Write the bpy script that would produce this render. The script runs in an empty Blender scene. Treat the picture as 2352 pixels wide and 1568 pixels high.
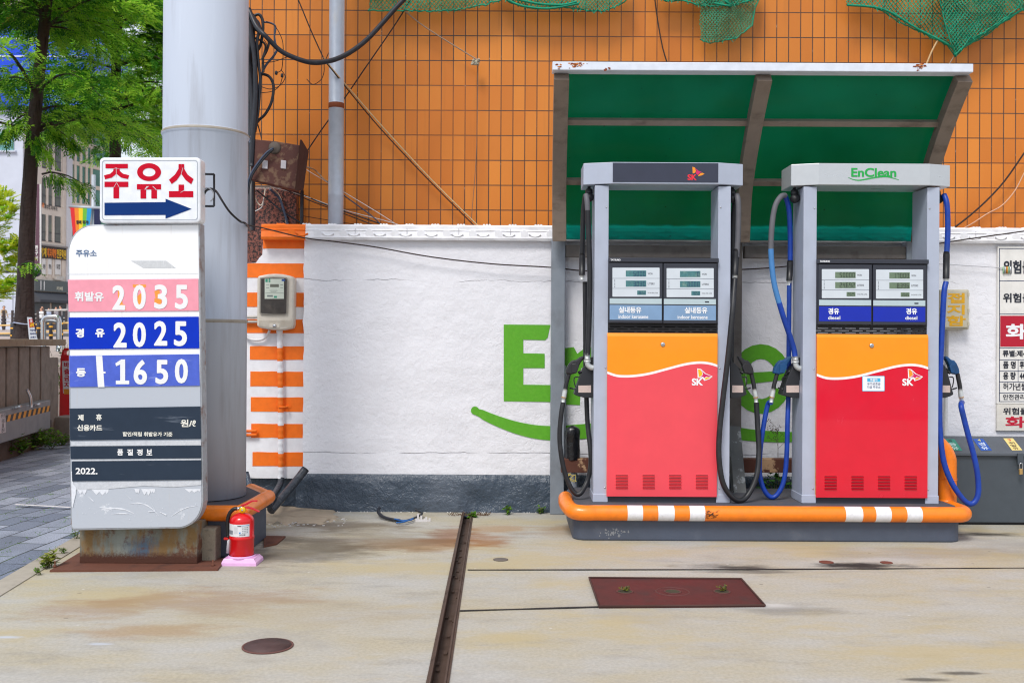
import bpy, bmesh, math, random
from mathutils import Vector, Matrix, noise as mnoise
R = math.radians
C = bpy.context.scene.collection
SC = bpy.context.scene
random.seed(7)

# ---------------------------------------------------------------- camera, sky, sun, exposure
F, CX, CY, EYE, ROLL = 2287.0, 1176.0, 784.0, 1.45, 0.0055
cam = bpy.data.cameras.new('camera'); cam.sensor_width = 36; cam.lens = 35.0 * (F / 2286.7)
cam.clip_start = 0.05; cam.clip_end = 2000
cam.dof.use_dof = True; cam.dof.focus_distance = 7.4; cam.dof.aperture_fstop = 4.5
camo = bpy.data.objects.new('camera', cam); C.objects.link(camo); SC.camera = camo
_r, _u = Vector((math.cos(ROLL), 0, math.sin(ROLL))), Vector((-math.sin(ROLL), 0, math.cos(ROLL)))
camo.matrix_world = Matrix(((_r.x, _u.x, 0, 0), (_r.y, _u.y, -1, 0), (_r.z, _u.z, 0, EYE), (0, 0, 0, 1)))

W = bpy.data.worlds.new('World'); SC.world = W; W.use_nodes = True
wn = W.node_tree; sky = wn.nodes.new('ShaderNodeTexSky'); sky.sky_type = 'NISHITA'; sky.sun_disc = False
SUN_EL, SUN_AZ = 52.0, 205.0            # azimuth clockwise from +Y: behind the camera, slightly left
sky.sun_elevation = R(SUN_EL); sky.sun_rotation = R(SUN_AZ); sky.dust_density = 2.0; sky.air_density = 1.0; sky.ozone_density = 1.0
wn.nodes['Background'].inputs['Strength'].default_value = 0.115
_tc = wn.nodes.new('ShaderNodeTexCoord'); _nz = wn.nodes.new('ShaderNodeTexNoise'); _nz.inputs['Scale'].default_value = 2.2; _nz.inputs['Detail'].default_value = 7; _nz.inputs['Roughness'].default_value = 0.6
_mr = wn.nodes.new('ShaderNodeMapRange'); _mr.inputs[1].default_value = 0.34; _mr.inputs[2].default_value = 0.62; _mr.inputs[3].default_value = 0.15; _mr.inputs[4].default_value = 0.95
_cl = wn.nodes.new('ShaderNodeMixRGB'); _cl.inputs[2].default_value = (7.2, 7.6, 8.2, 1)           # bright cloud over the blue
wn.links.new(_tc.outputs['Generated'], _nz.inputs['Vector']); wn.links.new(_nz.outputs[0], _mr.inputs[0]); wn.links.new(_mr.outputs[0], _cl.inputs[0]); wn.links.new(sky.outputs[0], _cl.inputs[1])
wn.links.new(_cl.outputs[0], wn.nodes['Background'].inputs['Color'])
sl = bpy.data.lights.new('sun', 'SUN'); sl.energy = 1.9; sl.angle = R(18); sl.color = (1.0, 0.96, 0.91)
so = bpy.data.objects.new('sun', sl); C.objects.link(so)
_d = Vector((math.sin(R(SUN_AZ)) * math.cos(R(SUN_EL)), math.cos(R(SUN_AZ)) * math.cos(R(SUN_EL)), math.sin(R(SUN_EL))))
so.rotation_euler = _d.to_track_quat('Z', 'Y').to_euler(); so.location = (0, -5, 20)
SC.view_settings.view_transform = 'Standard'; SC.view_settings.look = 'None'; SC.view_settings.gamma = 1.0
SC.view_settings.exposure = 0.34
SC.cycles.filter_width = 1.15; SC.cycles.sampling_pattern = "BLUE_NOISE"; SC.cycles.sample_clamp_indirect = 4; SC.cycles.use_adaptive_sampling = False; SC.cycles.max_bounces = 8; SC.cycles.transparent_max_bounces = 12; SC.cycles.caustics_reflective = False; SC.cycles.caustics_refractive = False

# ---------------------------------------------------------------- measuring helpers (photo measure -> metres)
def ray(x, y):
    dx, dy = x - CX, y - CY
    return Vector(((dx * math.cos(ROLL) + dy * math.sin(ROLL)) / F, 1.0, (dx * math.sin(ROLL) - dy * math.cos(ROLL)) / F))
def P(x, y, Y):
    d = ray(x, y); return Vector((d.x * Y, Y, EYE + d.z * Y))
def G(x, y, z=0.0):
    d = ray(x, y); return P(x, y, (z - EYE) / d.z)
def onplane(x, y, p, n):
    d = ray(x, y); o = Vector((0, 0, EYE)); return o + d * ((p - o).dot(n) / d.dot(n))
def Zm(x0, y0, s):
    return lambda x, y: ((x0 + x / s) / 1.714286, (y0 + y / s) / 1.714286)
def lin(r, g, b):
    f = lambda c: (c / 255 / 12.92) if c <= 10 else ((c / 255 + 0.055) / 1.055) ** 2.4
    return (f(r), f(g), f(b), 1.0)

# ---------------------------------------------------------------- materials
def newmat(name):
    m = bpy.data.materials.new(name); m.use_nodes = True
    return m, m.node_tree, m.node_tree.nodes['Principled BSDF']
def coordn(nt, stretch=(1, 1, 1), rot=(0, 0, 0), loc=(0, 0, 0)):
    tc = nt.nodes.new('ShaderNodeTexCoord'); mp = nt.nodes.new('ShaderNodeMapping')
    mp.inputs['Scale'].default_value = stretch; mp.inputs['Rotation'].default_value = rot; mp.inputs['Location'].default_value = loc
    nt.links.new(tc.outputs['Object'], mp.inputs['Vector']); return mp.outputs[0]
def noisen(nt, vec, scale, detail=5, rough=0.55):
    n = nt.nodes.new('ShaderNodeTexNoise'); n.inputs['Scale'].default_value = scale; n.inputs['Detail'].default_value = detail
    n.inputs['Roughness'].default_value = rough; nt.links.new(vec, n.inputs['Vector']); return n.outputs[0]
def rampn(nt, fac, p0, p1, v0=0.0, v1=1.0):
    n = nt.nodes.new('ShaderNodeMapRange'); n.inputs[1].default_value = p0; n.inputs[2].default_value = p1
    n.inputs[3].default_value = v0; n.inputs[4].default_value = v1; n.interpolation_type = 'SMOOTHSTEP'
    nt.links.new(fac, n.inputs[0]); return n.outputs[0]
def mathn(nt, op, a, b=None, clamp=False):
    n = nt.nodes.new('ShaderNodeMath'); n.operation = op; n.use_clamp = clamp
    for i, v in enumerate((a, b)):
        if v is None: continue
        if isinstance(v, (int, float)): n.inputs[i].default_value = v
        else: nt.links.new(v, n.inputs[i])
    return n.outputs[0]
def mixn(nt, fac, a, b, mode='MIX'):
    n = nt.nodes.new('ShaderNodeMixRGB'); n.blend_type = mode
    for i, v in enumerate((fac, a, b)):
        if isinstance(v, (int, float)): n.inputs[i].default_value = v
        elif isinstance(v, tuple): n.inputs[i].default_value = v
        else: nt.links.new(v, n.inputs[i])
    return n.outputs[0]
def bumpn(nt, h, bsdf, strength, dist, prev=None):
    n = nt.nodes.new('ShaderNodeBump'); n.inputs['Strength'].default_value = strength; n.inputs['Distance'].default_value = dist
    nt.links.new(h, n.inputs['Height'])
    if prev is not None: nt.links.new(prev, n.inputs['Normal'])
    nt.links.new(n.outputs[0], bsdf.inputs['Normal']); return n.outputs[0]
def stain(nt, col, vec_src, c, r, colr, strength, nz):
    """a blotch of its own shape at point c (metres) with radii r"""
    tc = nt.nodes.new('ShaderNodeMapping'); tc.inputs['Scale'].default_value = tuple(1 / v for v in r)
    tc.inputs['Location'].default_value = tuple(-a / b for a, b in zip(c, r)); nt.links.new(vec_src, tc.inputs['Vector'])
    l = nt.nodes.new('ShaderNodeVectorMath'); l.operation = 'LENGTH'; nt.links.new(tc.outputs[0], l.inputs[0])
    d = mathn(nt, 'SUBTRACT', 1.0, l.outputs['Value']); d2 = mathn(nt, 'ADD', d, mathn(nt, 'MULTIPLY', mathn(nt, 'SUBTRACT', nz, 0.5), 2.4))
    f = mathn(nt, 'MULTIPLY', rampn(nt, d2, 0.0, 0.8), strength)
    return mixn(nt, f, col, colr)
def paint(name, col, rough=0.5, metal=0.0, dirt=0.0, dcol=(0.09, 0.07, 0.055, 1), scale=4.0, stretch=(1, 1, 1), bump=0.0, bscale=60.0,
          var=0.06, spec=0.5, coat=0.0, lo=0.5, hi=0.75, bdist=0.004):
    m, nt, b = newmat(name)
    v = coordn(nt, stretch); n1 = noisen(nt, v, scale, 6, 0.6)
    c = mixn(nt, 1.0, col, mixn(nt, rampn(nt, noisen(nt, coordn(nt), scale * 2.3, 4), 0.3, 0.7), (1 - var,) * 3 + (1,), (1 + var * .6,) * 3 + (1,)), 'MULTIPLY')
    if dirt: c = mixn(nt, mathn(nt, 'MULTIPLY', rampn(nt, n1, lo, hi), dirt), c, dcol)
    nt.links.new(c, b.inputs['Base Color'])
    nt.links.new(rampn(nt, n1, 0.2, 0.8, max(0.03, rough - 0.08), min(1, rough + 0.1)), b.inputs['Roughness'])
    b.inputs['Metallic'].default_value = metal; b.inputs['Specular IOR Level'].default_value = spec; b.inputs['Coat Weight'].default_value = coat
    if bump: bumpn(nt, noisen(nt, coordn(nt), bscale, 6, 0.6), b, bump, bdist)
    return m
def flat(name, rgb, rough=0.5, metal=0.0, spec=0.5):
    return paint(name, lin(*rgb), rough, metal, var=0.03, spec=spec)

# ---------------------------------------------------------------- objects
WL = {}
def setp(o, label=None, cat=None, group=None, kind=None):
    if label: o['label'] = label
    if cat: o['category'] = cat
    if group: o['group'] = group
    if kind: o['kind'] = kind
    return o
def thing(name, label, cat, loc, group=None):
    o = bpy.data.objects.new(name, None); o.empty_display_size = 0.1; C.objects.link(o); o.location = loc; WL[o.name] = Vector(loc)
    return setp(o, label, cat, group)
def crom(pts, k=6, closed=False):
    pts = [Vector(p) for p in pts]; out = []; n = len(pts)
    if n < 3: return pts
    for i in range(n - 1):
        p0, p1, p2, p3 = pts[max(i - 1, 0)], pts[i], pts[i + 1], pts[min(i + 2, n - 1)]
        for j in range(k):
            t = j / k
            out.append(0.5 * ((2 * p1) + (p2 - p0) * t + (2 * p0 - 5 * p1 + 4 * p2 - p3) * t * t + (3 * p1 - p0 - 3 * p2 + p3) * t ** 3))
    out.append(pts[-1]); return out
class MB:
    def __init__(s): s.v, s.f, s.m, s.sm = [], [], [], []
    def add(s, vs, fs, mi=0, smooth=False):
        o = len(s.v); s.v += [Vector(v) for v in vs]
        for f in fs: s.f.append([i + o for i in f]); s.m.append(mi); s.sm.append(smooth)
        return s
    def box(s, x0, x1, y0, y1, z0, z1, mi=0):
        vs = [(x, y, z) for z in (z0, z1) for y in (y0, y1) for x in (x0, x1)]
        return s.add(vs, [(0, 2, 3, 1), (4, 5, 7, 6), (0, 1, 5, 4), (2, 6, 7, 3), (0, 4, 6, 2), (1, 3, 7, 5)], mi)
    def pbox(s, x0, y0, x1, y1, Y0, Y1, mi=0):
        c = P((x0 + x1) / 2, (y0 + y1) / 2, Y0); w, h = abs(x1 - x0) * Y0 / F / 2, abs(y1 - y0) * Y0 / F / 2
        return s.box(c.x - w, c.x + w, Y0, Y1, c.z - h, c.z + h, mi)
    def extr(s, pts, d, mi=0, cap=True):
        pts = [Vector(p) for p in pts]; d = Vector(d); n = len(pts); q = [p + d for p in pts]
        nrm = Vector((0, 0, 0))
        for i in range(n): nrm += pts[i].cross(pts[(i + 1) % n])
        if nrm.dot(d) > 0: pts = pts[::-1]; q = q[::-1]
        fs = [tuple(range(n)), tuple(range(2 * n - 1, n - 1, -1))] if cap else []
        fs += [(i, i + n, (i + 1) % n + n, (i + 1) % n) for i in range(n)]
        return s.add(pts + q, fs, mi)
    def pprism(s, px, Y0, Y1, mi=0): return s.extr([P(x, y, Y0) for x, y in px], (0, Y1 - Y0, 0), mi)
    def pflat(s, px, Y, mi=0):
        pts = [P(x, y, Y) for x, y in px]; n = Vector((0, 0, 0))
        for i in range(len(pts)): n += (pts[i] - pts[0]).cross(pts[(i + 1) % len(pts)] - pts[0])
        if n.y > 0: pts = pts[::-1]
        return s.add(pts, [tuple(range(len(pts)))], mi)
    def plan(s, xy, z0, z1, mi=0): return s.extr([(x, y, z0) for x, y in xy], (0, 0, z1 - z0), mi)
    def tube(s, pts, r, n=10, mi=0, caps=True, mf=None, rf=None, k=0):
        pts = crom(pts, k) if k else [Vector(p) for p in pts]; m = len(pts); vs = []; up = None
        for i, p in enumerate(pts):
            t = (pts[min(i + 1, m - 1)] - pts[max(i - 1, 0)])
            t = t.normalized() if t.length > 1e-9 else Vector((0, 0, 1))
            if up is None:
                up = Vector((0, 0, 1)) if abs(t.z) < 0.9 else Vector((0, 1, 0))
            up = (up - t * up.dot(t)).normalized(); sd = t.cross(up); rr = rf(i / (m - 1)) if rf else r
            vs += [p + (up * math.cos(a) + sd * math.sin(a)) * rr for a in (2 * math.pi * j / n for j in range(n))]
        for i in range(m - 1):
            fs = [(i * n + j, (i + 1) * n + j, (i + 1) * n + (j + 1) % n, i * n + (j + 1) % n)[::-1] for j in range(n)]
            o = len(s.v) if i == 0 else o
            if i == 0: s.v += vs
            for f in fs: s.f.append([a + o for a in f]); s.m.append(mf(i / (m - 1)) if mf else mi); s.sm.append(True)
        if caps:
            s.f.append([o + j for j in range(n)]); s.m.append(mi); s.sm.append(False)
            s.f.append([o + (m - 1) * n + j for j in range(n)][::-1]); s.m.append(mi); s.sm.append(False)
        return s
    def lathe(s, prof, c, n=24, mi=0, ax='Z', mf=None, caps=True):
        c = Vector(c); vs = []
        for r, h in prof:
            for j in range(n):
                a = 2 * math.pi * j / n; p = Vector((r * math.cos(a), r * math.sin(a), h))
                if ax == 'Y': p = Vector((p.x, p.z, p.y))
                if ax == 'X': p = Vector((p.z, p.x, p.y))
                vs.append(c + p)
        o = len(s.v); s.v += vs
        for i in range(len(prof) - 1):
            for j in range(n):
                s.f.append([o + i * n + j, o + i * n + (j + 1) % n, o + (i + 1) * n + (j + 1) % n, o + (i + 1) * n + j]); s.m.append(mf(i) if mf else mi); s.sm.append(True)
        for i in (0, len(prof) - 1):
            if caps and prof[i][0] > 1e-5:
                s.f.append([o + i * n + j for j in range(n)][::(-1 if i == 0 else 1)]); s.m.append(mi); s.sm.append(False)
        return s
    def build(s, name, mats, parent=None, bevel=0.0, seg=2, label=None, cat=None, group=None, kind=None, origin=None):
        me = bpy.data.meshes.new(name)
        if parent is not None: off = WL[parent.name]
        elif origin is not None: off = Vector(origin)
        else:
            xs = [v.x for v in s.v]; ys = [v.y for v in s.v]; zs = [v.z for v in s.v]
            off = Vector(((min(xs) + max(xs)) / 2, (min(ys) + max(ys)) / 2, min(zs)))
        me.from_pydata([tuple(v - off) for v in s.v], [], s.f)
        for mt in (mats if isinstance(mats, (list, tuple)) else [mats]): me.materials.append(mt)
        me.polygons.foreach_set('material_index', s.m); me.polygons.foreach_set('use_smooth', s.sm); me.update()
        o = bpy.data.objects.new(name, me); C.objects.link(o); WL[o.name] = off
        if parent is not None: o.parent = parent
        else: o.location = off
        if bevel:
            b = o.modifiers.new('bevel', 'BEVEL'); b.width = bevel; b.segments = seg; b.limit_method = 'ANGLE'; b.angle_limit = R(40); b.harden_normals = False
        return setp(o, label, cat, group, kind)
_tc = {}
def glyphs(body, bold):
    k = (body, bold)
    if k not in _tc:
        c = bpy.data.curves.new('t', 'FONT'); c.body = body; c.size = 1; c.offset = bold; c.resolution_u = 4
        o = bpy.data.objects.new('t', c); C.objects.link(o); dg = bpy.context.evaluated_depsgraph_get()
        me = bpy.data.meshes.new_from_object(o.evaluated_get(dg))
        vs = [v.co.copy() for v in me.vertices]; fs = [tuple(p.vertices) for p in me.polygons]
        bpy.data.objects.remove(o); bpy.data.curves.remove(c); bpy.data.meshes.remove(me)
        x0, x1 = min(v.x for v in vs), max(v.x for v in vs); y0, y1 = min(v.y for v in vs), max(v.y for v in vs)
        _tc[k] = ([((v.x - x0) / (x1 - x0) - 0.5, (v.y - y0) / (y1 - y0) - 0.5) for v in vs], fs)
    return _tc[k]
def heavy(bold):
    """a heavier weight than the font has: thin layers of the glyph, each shifted a little and lying 0.1 mm above the last"""
    if bold <= .021: return bold, [(0, 0)]
    e = bold - .012; return .012, [(0, 0)] + [(e * math.cos(R(a)), e * .8 * math.sin(R(a))) for a in range(0, 360, 45)]
def letter(mb, body, x0, y0, x1, y1, Y, bold=0.02, mi=0):
    b0, sh = heavy(bold); vs, fs = glyphs(body, b0); c = P((x0 + x1) / 2, (y0 + y1) / 2, Y); w, h = (x1 - x0) * Y / F, (y1 - y0) * Y / F
    n = max(1, len(body)); e = h * 1.2
    w -= 2 * max(s[0] for s in sh) * e; h -= 2 * max(s[1] for s in sh) * e
    for k, (sx, sy) in enumerate(sh): mb.add([(c.x + a * w + sx * e, Y - .0001 * k, c.z + b * h + sy * e) for a, b in vs], fs, mi)
def letter3(mb, body, c, U, V, bold=0.02, mi=0):
    vs, fs = glyphs(body, min(bold, .02)); mb.add([c + U * a + V * b for a, b in vs], fs, mi)
def seg7(mb, text, x0, y0, x1, y1, Y, cells, mi=0):
    """seven segment digits, right aligned in `cells` cells"""
    S = {'0': 'abcdef', '1': 'bc', '2': 'abged', '3': 'abgcd', '4': 'fgbc', '5': 'afgcd', '6': 'afgedc', '7': 'abc', '8': 'abcdefg', '9': 'abcdfg'}
    cw = (x1 - x0) / cells; n = len([c for c in text if c != '.']); k = cells - n
    for ch in text:
        if ch == '.':
            mb.pflat([(x0 + cw * k - cw * .12, y1 - 1), (x0 + cw * k + cw * .06, y1 - 1), (x0 + cw * k + cw * .06, y1), (x0 + cw * k - cw * .12, y1)], Y, mi); continue
        a0, a1 = x0 + cw * (k + .14), x0 + cw * (k + .86); t = cw * .2; ym = (y0 + y1) / 2
        bx = {'a': (a0, y0, a1, y0 + t), 'g': (a0, ym - t / 2, a1, ym + t / 2), 'd': (a0, y1 - t, a1, y1), 'f': (a0, y0, a0 + t, ym), 'b': (a1 - t, y0, a1, ym), 'e': (a0, ym, a0 + t, y1), 'c': (a1 - t, ym, a1, y1)}
        for sg in S[ch]:
            u0, v0, u1, v1 = bx[sg]; g = t * .12
            mb.pflat([(u0 + g, v0 + g), (u1 - g, v0 + g), (u1 - g, v1 - g), (u0 + g, v1 - g)], Y - 0.00005 * 'abcdefg'.index(sg), mi)
        k += 1
def rrect(x0, y0, x1, y1, r, n=5):
    out = []
    for cx, cy, a in ((x1 - r, y0 + r, -90), (x1 - r, y1 - r, 0), (x0 + r, y1 - r, 90), (x0 + r, y0 + r, 180)):
        for j in range(n + 1):
            t = R(a + 90 * j / n); out.append((cx + r * math.cos(t), cy + r * math.sin(t)))
    return out
# ---------------------------------------------------------------- setting: ground, forecourt, pavement, street
def concrete():
    m, nt, b = newmat('forecourt concrete')
    tc = nt.nodes.new('ShaderNodeTexCoord'); obj = tc.outputs['Object']
    st = noisen(nt, coordn(nt, (0.8, 1.5, 1)), 1.3, 9, 0.66); st2 = noisen(nt, coordn(nt, (0.7, 2.0, 1), loc=(3, 7, 0)), 2.2, 9, 0.7)
    fine = noisen(nt, coordn(nt), 55, 4, 0.7); med = noisen(nt, coordn(nt, (1, 2, 1)), 6, 7, 0.65)
    c = mixn(nt, rampn(nt, st, 0.32, 0.68), lin(192, 190, 184), lin(190, 181, 158))
    c = mixn(nt, mathn(nt, 'MULTIPLY', rampn(nt, st2, 0.50, 0.74), 0.6), c, lin(158, 154, 146))
    c = mixn(nt, mathn(nt, 'MULTIPLY', rampn(nt, med, 0.56, 0.8), 0.40), c, lin(205, 184, 140))
    c = mixn(nt, mathn(nt, 'MULTIPLY', rampn(nt, med, 0.2, 0.42, 1, 0), 0.35), c, lin(205, 205, 200))
    c = mixn(nt, 1.0, c, mixn(nt, rampn(nt, fine, .3, .7), (0.88, 0.88, 0.88, 1), (1.08, 1.08, 1.08, 1)), 'MULTIPLY')
    nz = noisen(nt, coordn(nt, (0.8, 2.0, 1)), 2.6, 7, 0.65)
    lg = noisen(nt, coordn(nt, (.9, 1.1, 1), loc=(11, 5, 0)), .8, 9, .72); c = mixn(nt, mathn(nt, 'MULTIPLY', rampn(nt, lg, .52, .66), .5), c, lin(164, 160, 154)); c = mixn(nt, mathn(nt, 'MULTIPLY', rampn(nt, lg, .30, .44, 1, 0), .45), c, lin(206, 203, 196))
    yl = noisen(nt, coordn(nt, (.8, 1.6, 1), loc=(2, 9, 4)), .9, 7, .65); c = mixn(nt, mathn(nt, 'MULTIPLY', rampn(nt, yl, .5, .68), .6), c, lin(196, 178, 130))
    def S(x, y, rx, ry, col, k):
        nonlocal c
        g = G(x, y); c = stain(nt, c, obj, (g.x, g.y, 0), (rx, ry, 50), lin(*col), k, nz)
    S(470, 1378, .75, .35, (150, 100, 56), .42); S(200, 1400, .45, .25, (158, 112, 68), .38); S(330, 1450, .5, .2, (168, 128, 80), .45)
    S(980, 1250, .75, .35, (172, 120, 56), .6); S(1035, 1232, .28, .5, (150, 84, 34), .65); S(850, 1240, 1.2, .6, (120, 108, 88), .5)
    S(690, 1265, .7, .6, (92, 86, 76), .65); S(760, 1205, .8, .35, (112, 98, 80), .7); S(650, 1195, .6, .3, (95, 82, 68), .6)
    S(1150, 1215, .4, .25, (176, 128, 66), .5); S(1110, 1240, .25, .4, (160, 100, 44), .5)
    S(1690, 1302, .42, .12, (60, 56, 54), .9); S(1990, 1299, .46, .12, (36, 34, 34), .95); S(1700, 1312, .5, .07, (90, 86, 82), .6)
    S(2262, 1226, .34, .13, (40, 38, 36), .9); S(2120, 1560, .12, .03, (40, 38, 36), .7); S(2210, 1545, .14, .03, (45, 43, 40), .7)  # first blotch paints dark oil and the island's contact shadow together
    S(1750, 1392, .3, .08, (226, 224, 220), .8); S(1800, 1400, .5, .12, (118, 116, 112), .5); S(1300, 1215, .4, .3, (150, 112, 66), .5)
    S(20, 1462, .1, .03, (200, 206, 215), .9); S(228, 1478, .08, .025, (200, 206, 215), .8); S(325, 1570, .09, .03, (190, 192, 196), .8)
    S(2150, 1270, 1.2, .3, (150, 140, 120), .4); S(600, 1400, 1.6, .4, (176, 160, 128), .35)
    # small dark spots
    vo = nt.nodes.new('ShaderNodeTexVoronoi'); vo.inputs['Scale'].default_value = 2.2; nt.links.new(coordn(nt, (1, 1.8, 1)), vo.inputs['Vector'])
    c = mixn(nt, mathn(nt, 'MULTIPLY', mathn(nt, 'LESS_THAN', vo.outputs['Distance'], 0.028), 0.55), c, lin(70, 66, 62))
    vo2 = nt.nodes.new('ShaderNodeTexVoronoi'); vo2.inputs['Scale'].default_value = 3.3; nt.links.new(coordn(nt, (1, 1.5, 1), loc=(9, 4, 0)), vo2.inputs['Vector'])
    c = mixn(nt, mathn(nt, 'MULTIPLY', mathn(nt, 'LESS_THAN', vo2.outputs['Distance'], 0.03), 0.8), c, lin(225, 222, 216))
    c = mixn(nt, 1.0, c, (0.84, 0.84, 0.84, 1), 'MULTIPLY')
    nt.links.new(c, b.inputs['Base Color']); b.inputs['Roughness'].default_value = 0.85; b.inputs['Specular IOR Level'].default_value = 0.25
    bumpn(nt, noisen(nt, coordn(nt), 90, 5, 0.7), b, 0.35, 0.003)
    return m
def pavers():
    m, nt, b = newmat('granite pavers')
    br = nt.nodes.new('ShaderNodeTexBrick'); br.inputs['Scale'].default_value = 1.0
    br.inputs['Brick Width'].default_value = 0.4; br.inputs['Row Height'].default_value = 0.2; br.inputs['Mortar Size'].default_value = 0.006
    br.inputs['Mortar Smooth'].default_value = 0.3; br.inputs['Bias'].default_value = 0.0; br.offset = 0.5
    br.inputs['Color1'].default_value = lin(200, 208, 226); br.inputs['Color2'].default_value = lin(132, 142, 162); br.inputs['Mortar'].default_value = lin(70, 74, 70)
    v = coordn(nt, rot=(0, 0, R(93))); wob = nt.nodes.new('ShaderNodeVectorMath'); wob.operation = 'ADD'
    nn = nt.nodes.new('ShaderNodeTexNoise'); nn.inputs['Scale'].default_value = 1.5; nt.links.new(v, nn.inputs['Vector'])
    sc = nt.nodes.new('ShaderNodeVectorMath'); sc.operation = 'SCALE'; sc.inputs['Scale'].default_value = 0.06; nt.links.new(nn.outputs['Color'], sc.inputs[0])
    nt.links.new(v, wob.inputs[0]); nt.links.new(sc.outputs[0], wob.inputs[1]); nt.links.new(wob.outputs[0], br.inputs['Vector'])
    c = mixn(nt, mathn(nt, 'MULTIPLY', br.outputs['Fac'], rampn(nt, noisen(nt, coordn(nt), 2.5, 3), 0.5, 0.65)), br.outputs['Color'], lin(92, 120, 40))
    sp = noisen(nt, coordn(nt), 130, 3, 0.8); c = mixn(nt, 1.0, c, mixn(nt, rampn(nt, sp, 0.3, 0.7), (0.5, 0.5, 0.5, 1), (1.25, 1.25, 1.25, 1)), 'MULTIPLY')
    c = mixn(nt, mathn(nt, 'MULTIPLY', rampn(nt, noisen(nt, coordn(nt), 1.2, 4), 0.5, 0.8), 0.35), c, lin(86, 90, 98))
    c = mixn(nt, 1.0, c, (0.72, 0.72, 0.72, 1), 'MULTIPLY')
    nt.links.new(c, b.inputs['Base Color']); b.inputs['Roughness'].default_value = 0.8; b.inputs['Specular IOR Level'].default_value = 0.3
    bumpn(nt, mathn(nt, 'SUBTRACT', 1.0, br.outputs['Fac']), b, 0.8, 0.012); return m
M_conc = concrete()
M_asph = paint('asphalt', (0.07, 0.068, 0.066, 1), 0.9, scale=3, var=.15)
M_kerb = paint('kerb stone', lin(168, 160, 146), 0.9, dirt=.5, dcol=lin(96, 92, 84), scale=5, bump=.3, bscale=60)
M_steel = paint('rusty channel steel', lin(86, 68, 58), 0.7, 0.2, dirt=.7, dcol=lin(52, 36, 30), scale=9, bump=.3, bscale=80)
M_dark = flat('dark gap', (34, 32, 32), 0.9)

MB().add([(-400, -200, -.06), (400, -200, -.06), (400, 400, -.06), (-400, 400, -.06)], [(0, 1, 2, 3)]).build('ground', M_asph, kind='structure', origin=(0, 0, 0))
def kx(Y): return -2.87 - (Y - 5.58) * 0.1 if Y > 5.58 else -2.87
def chx(Y): return -0.363 + (8.23 - Y) * 0.01375
mb = MB(); w = .037
mb.add([(chx(-4) - w, -4, 0), (chx(8.8) - w, 8.8, 0), (kx(8.8), 8.8, 0), (kx(5.58), 5.58, 0), (kx(0), -4, 0)], [(0, 1, 2, 3, 4)])
mb.add([(chx(-4) + w, -4, 0), (12, -4, 0), (12, 8.8, 0), (chx(8.8) + w, 8.8, 0)], [(0, 1, 2, 3)])
mb.build('forecourt', M_conc, kind='structure', origin=(0, 0, 0))
# drain channel: a real U of steel with raised lips
mb = MB(); a, e = -4.0, 8.42
for s in (-1, 1):
    def xs(o): return [chx(Y) + s * o for Y in (a, e)]
    for o0, o1, z0, z1 in ((w, w - .008, -.07, .014), (w, w + .012, -.03, .006)):
        A, B = xs(o0), xs(o1)
        mb.add([(A[0], a, z0), (A[1], e, z0), (B[1], e, z0), (B[0], a, z0), (A[0], a, z1), (A[1], e, z1), (B[1], e, z1), (B[0], a, z1)],
               [(4, 5, 6, 7), (0, 1, 5, 4), (2, 3, 7, 6), (0, 3, 2, 1), (1, 2, 6, 5), (3, 0, 4, 7)])
mb.add([(chx(a) - w, a, -.05), (chx(a) + w, a, -.05), (chx(e) + w, e, -.05), (chx(e) - w, e, -.05)], [(0, 1, 2, 3)])
for k in range(26):   # mud and litter in the channel
    Y = random.uniform(4, 8.3); x = chx(Y) + random.uniform(-.03, .03); mb.box(x - .008, x + .008, Y - .02, Y + .02, -.0498, -.042)
mb.build('drain_channel', M_steel, kind='structure', origin=(0, 0, 0))
# joints: sealant strips lying on the slab
def joint(pts, wd, name='slab_joint'):
    mb = MB(); g = [G(x, y) for x, y in pts]; n = 30; L = []
    for i in range(len(g) - 1):
        for j in range(n): L.append(g[i].lerp(g[i + 1], j / n))
    L.append(g[-1]); vs = []
    for p in L:
        h = wd * (0.7 + 0.6 * mnoise.noise(p * 3)); vs += [(p.x, p.y - h, .004), (p.x, p.y + h, .004)]
    mb.add(vs, [(2 * i, 2 * i + 2, 2 * i + 3, 2 * i + 1) for i in range(len(L) - 1)]); mb.build(name, M_dark, kind='structure', origin=(0, 0, 0))
joint([(1074, 1309), (1700, 1308), (2420, 1304)], .016); joint([(1056, 1403), (1374, 1394)], .016)
# kerb strip and granite pavement
mb = MB(); ys = [-4, 2, 5.58, 6.4, 7.2, 8.2, 9.5, 12, 14.5]
inn = [kx(y) for y in ys]; out = [x - .14 for x in inn]
for i in range(len(ys) - 1):
    mb.add([(inn[i], ys[i], .006), (inn[i + 1], ys[i + 1], .006), (out[i + 1], ys[i + 1], .012), (out[i], ys[i], .012), (inn[i], ys[i], -.05), (inn[i + 1], ys[i + 1], -.05)], [(0, 1, 2, 3), (4, 5, 1, 0)])
mb.build('kerb_strip', M_kerb, kind='structure', origin=(0, 0, 0))
mb = MB(); nx, ny = 40, 80; vs = []
for j in range(ny + 1):
    Y = -4 + 20 * j / ny
    for i in range(nx + 1):
        x0 = kx(Y) - .142; X = x0 - 9 * (i / nx) ** 1.3
        vs.append((X, Y, .006 + .018 * mnoise.noise(Vector((X * .9, Y * .9, 0))) * min(1, (x0 - X) * 2)))
mb.add(vs, [(j * (nx + 1) + i, j * (nx + 1) + i + 1, (j + 1) * (nx + 1) + i + 1, (j + 1) * (nx + 1) + i)[::-1] for j in range(ny) for i in range(nx)], smooth=True)
mb.build('pavement', pavers(), kind='structure', origin=(0, 0, 0))
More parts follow.
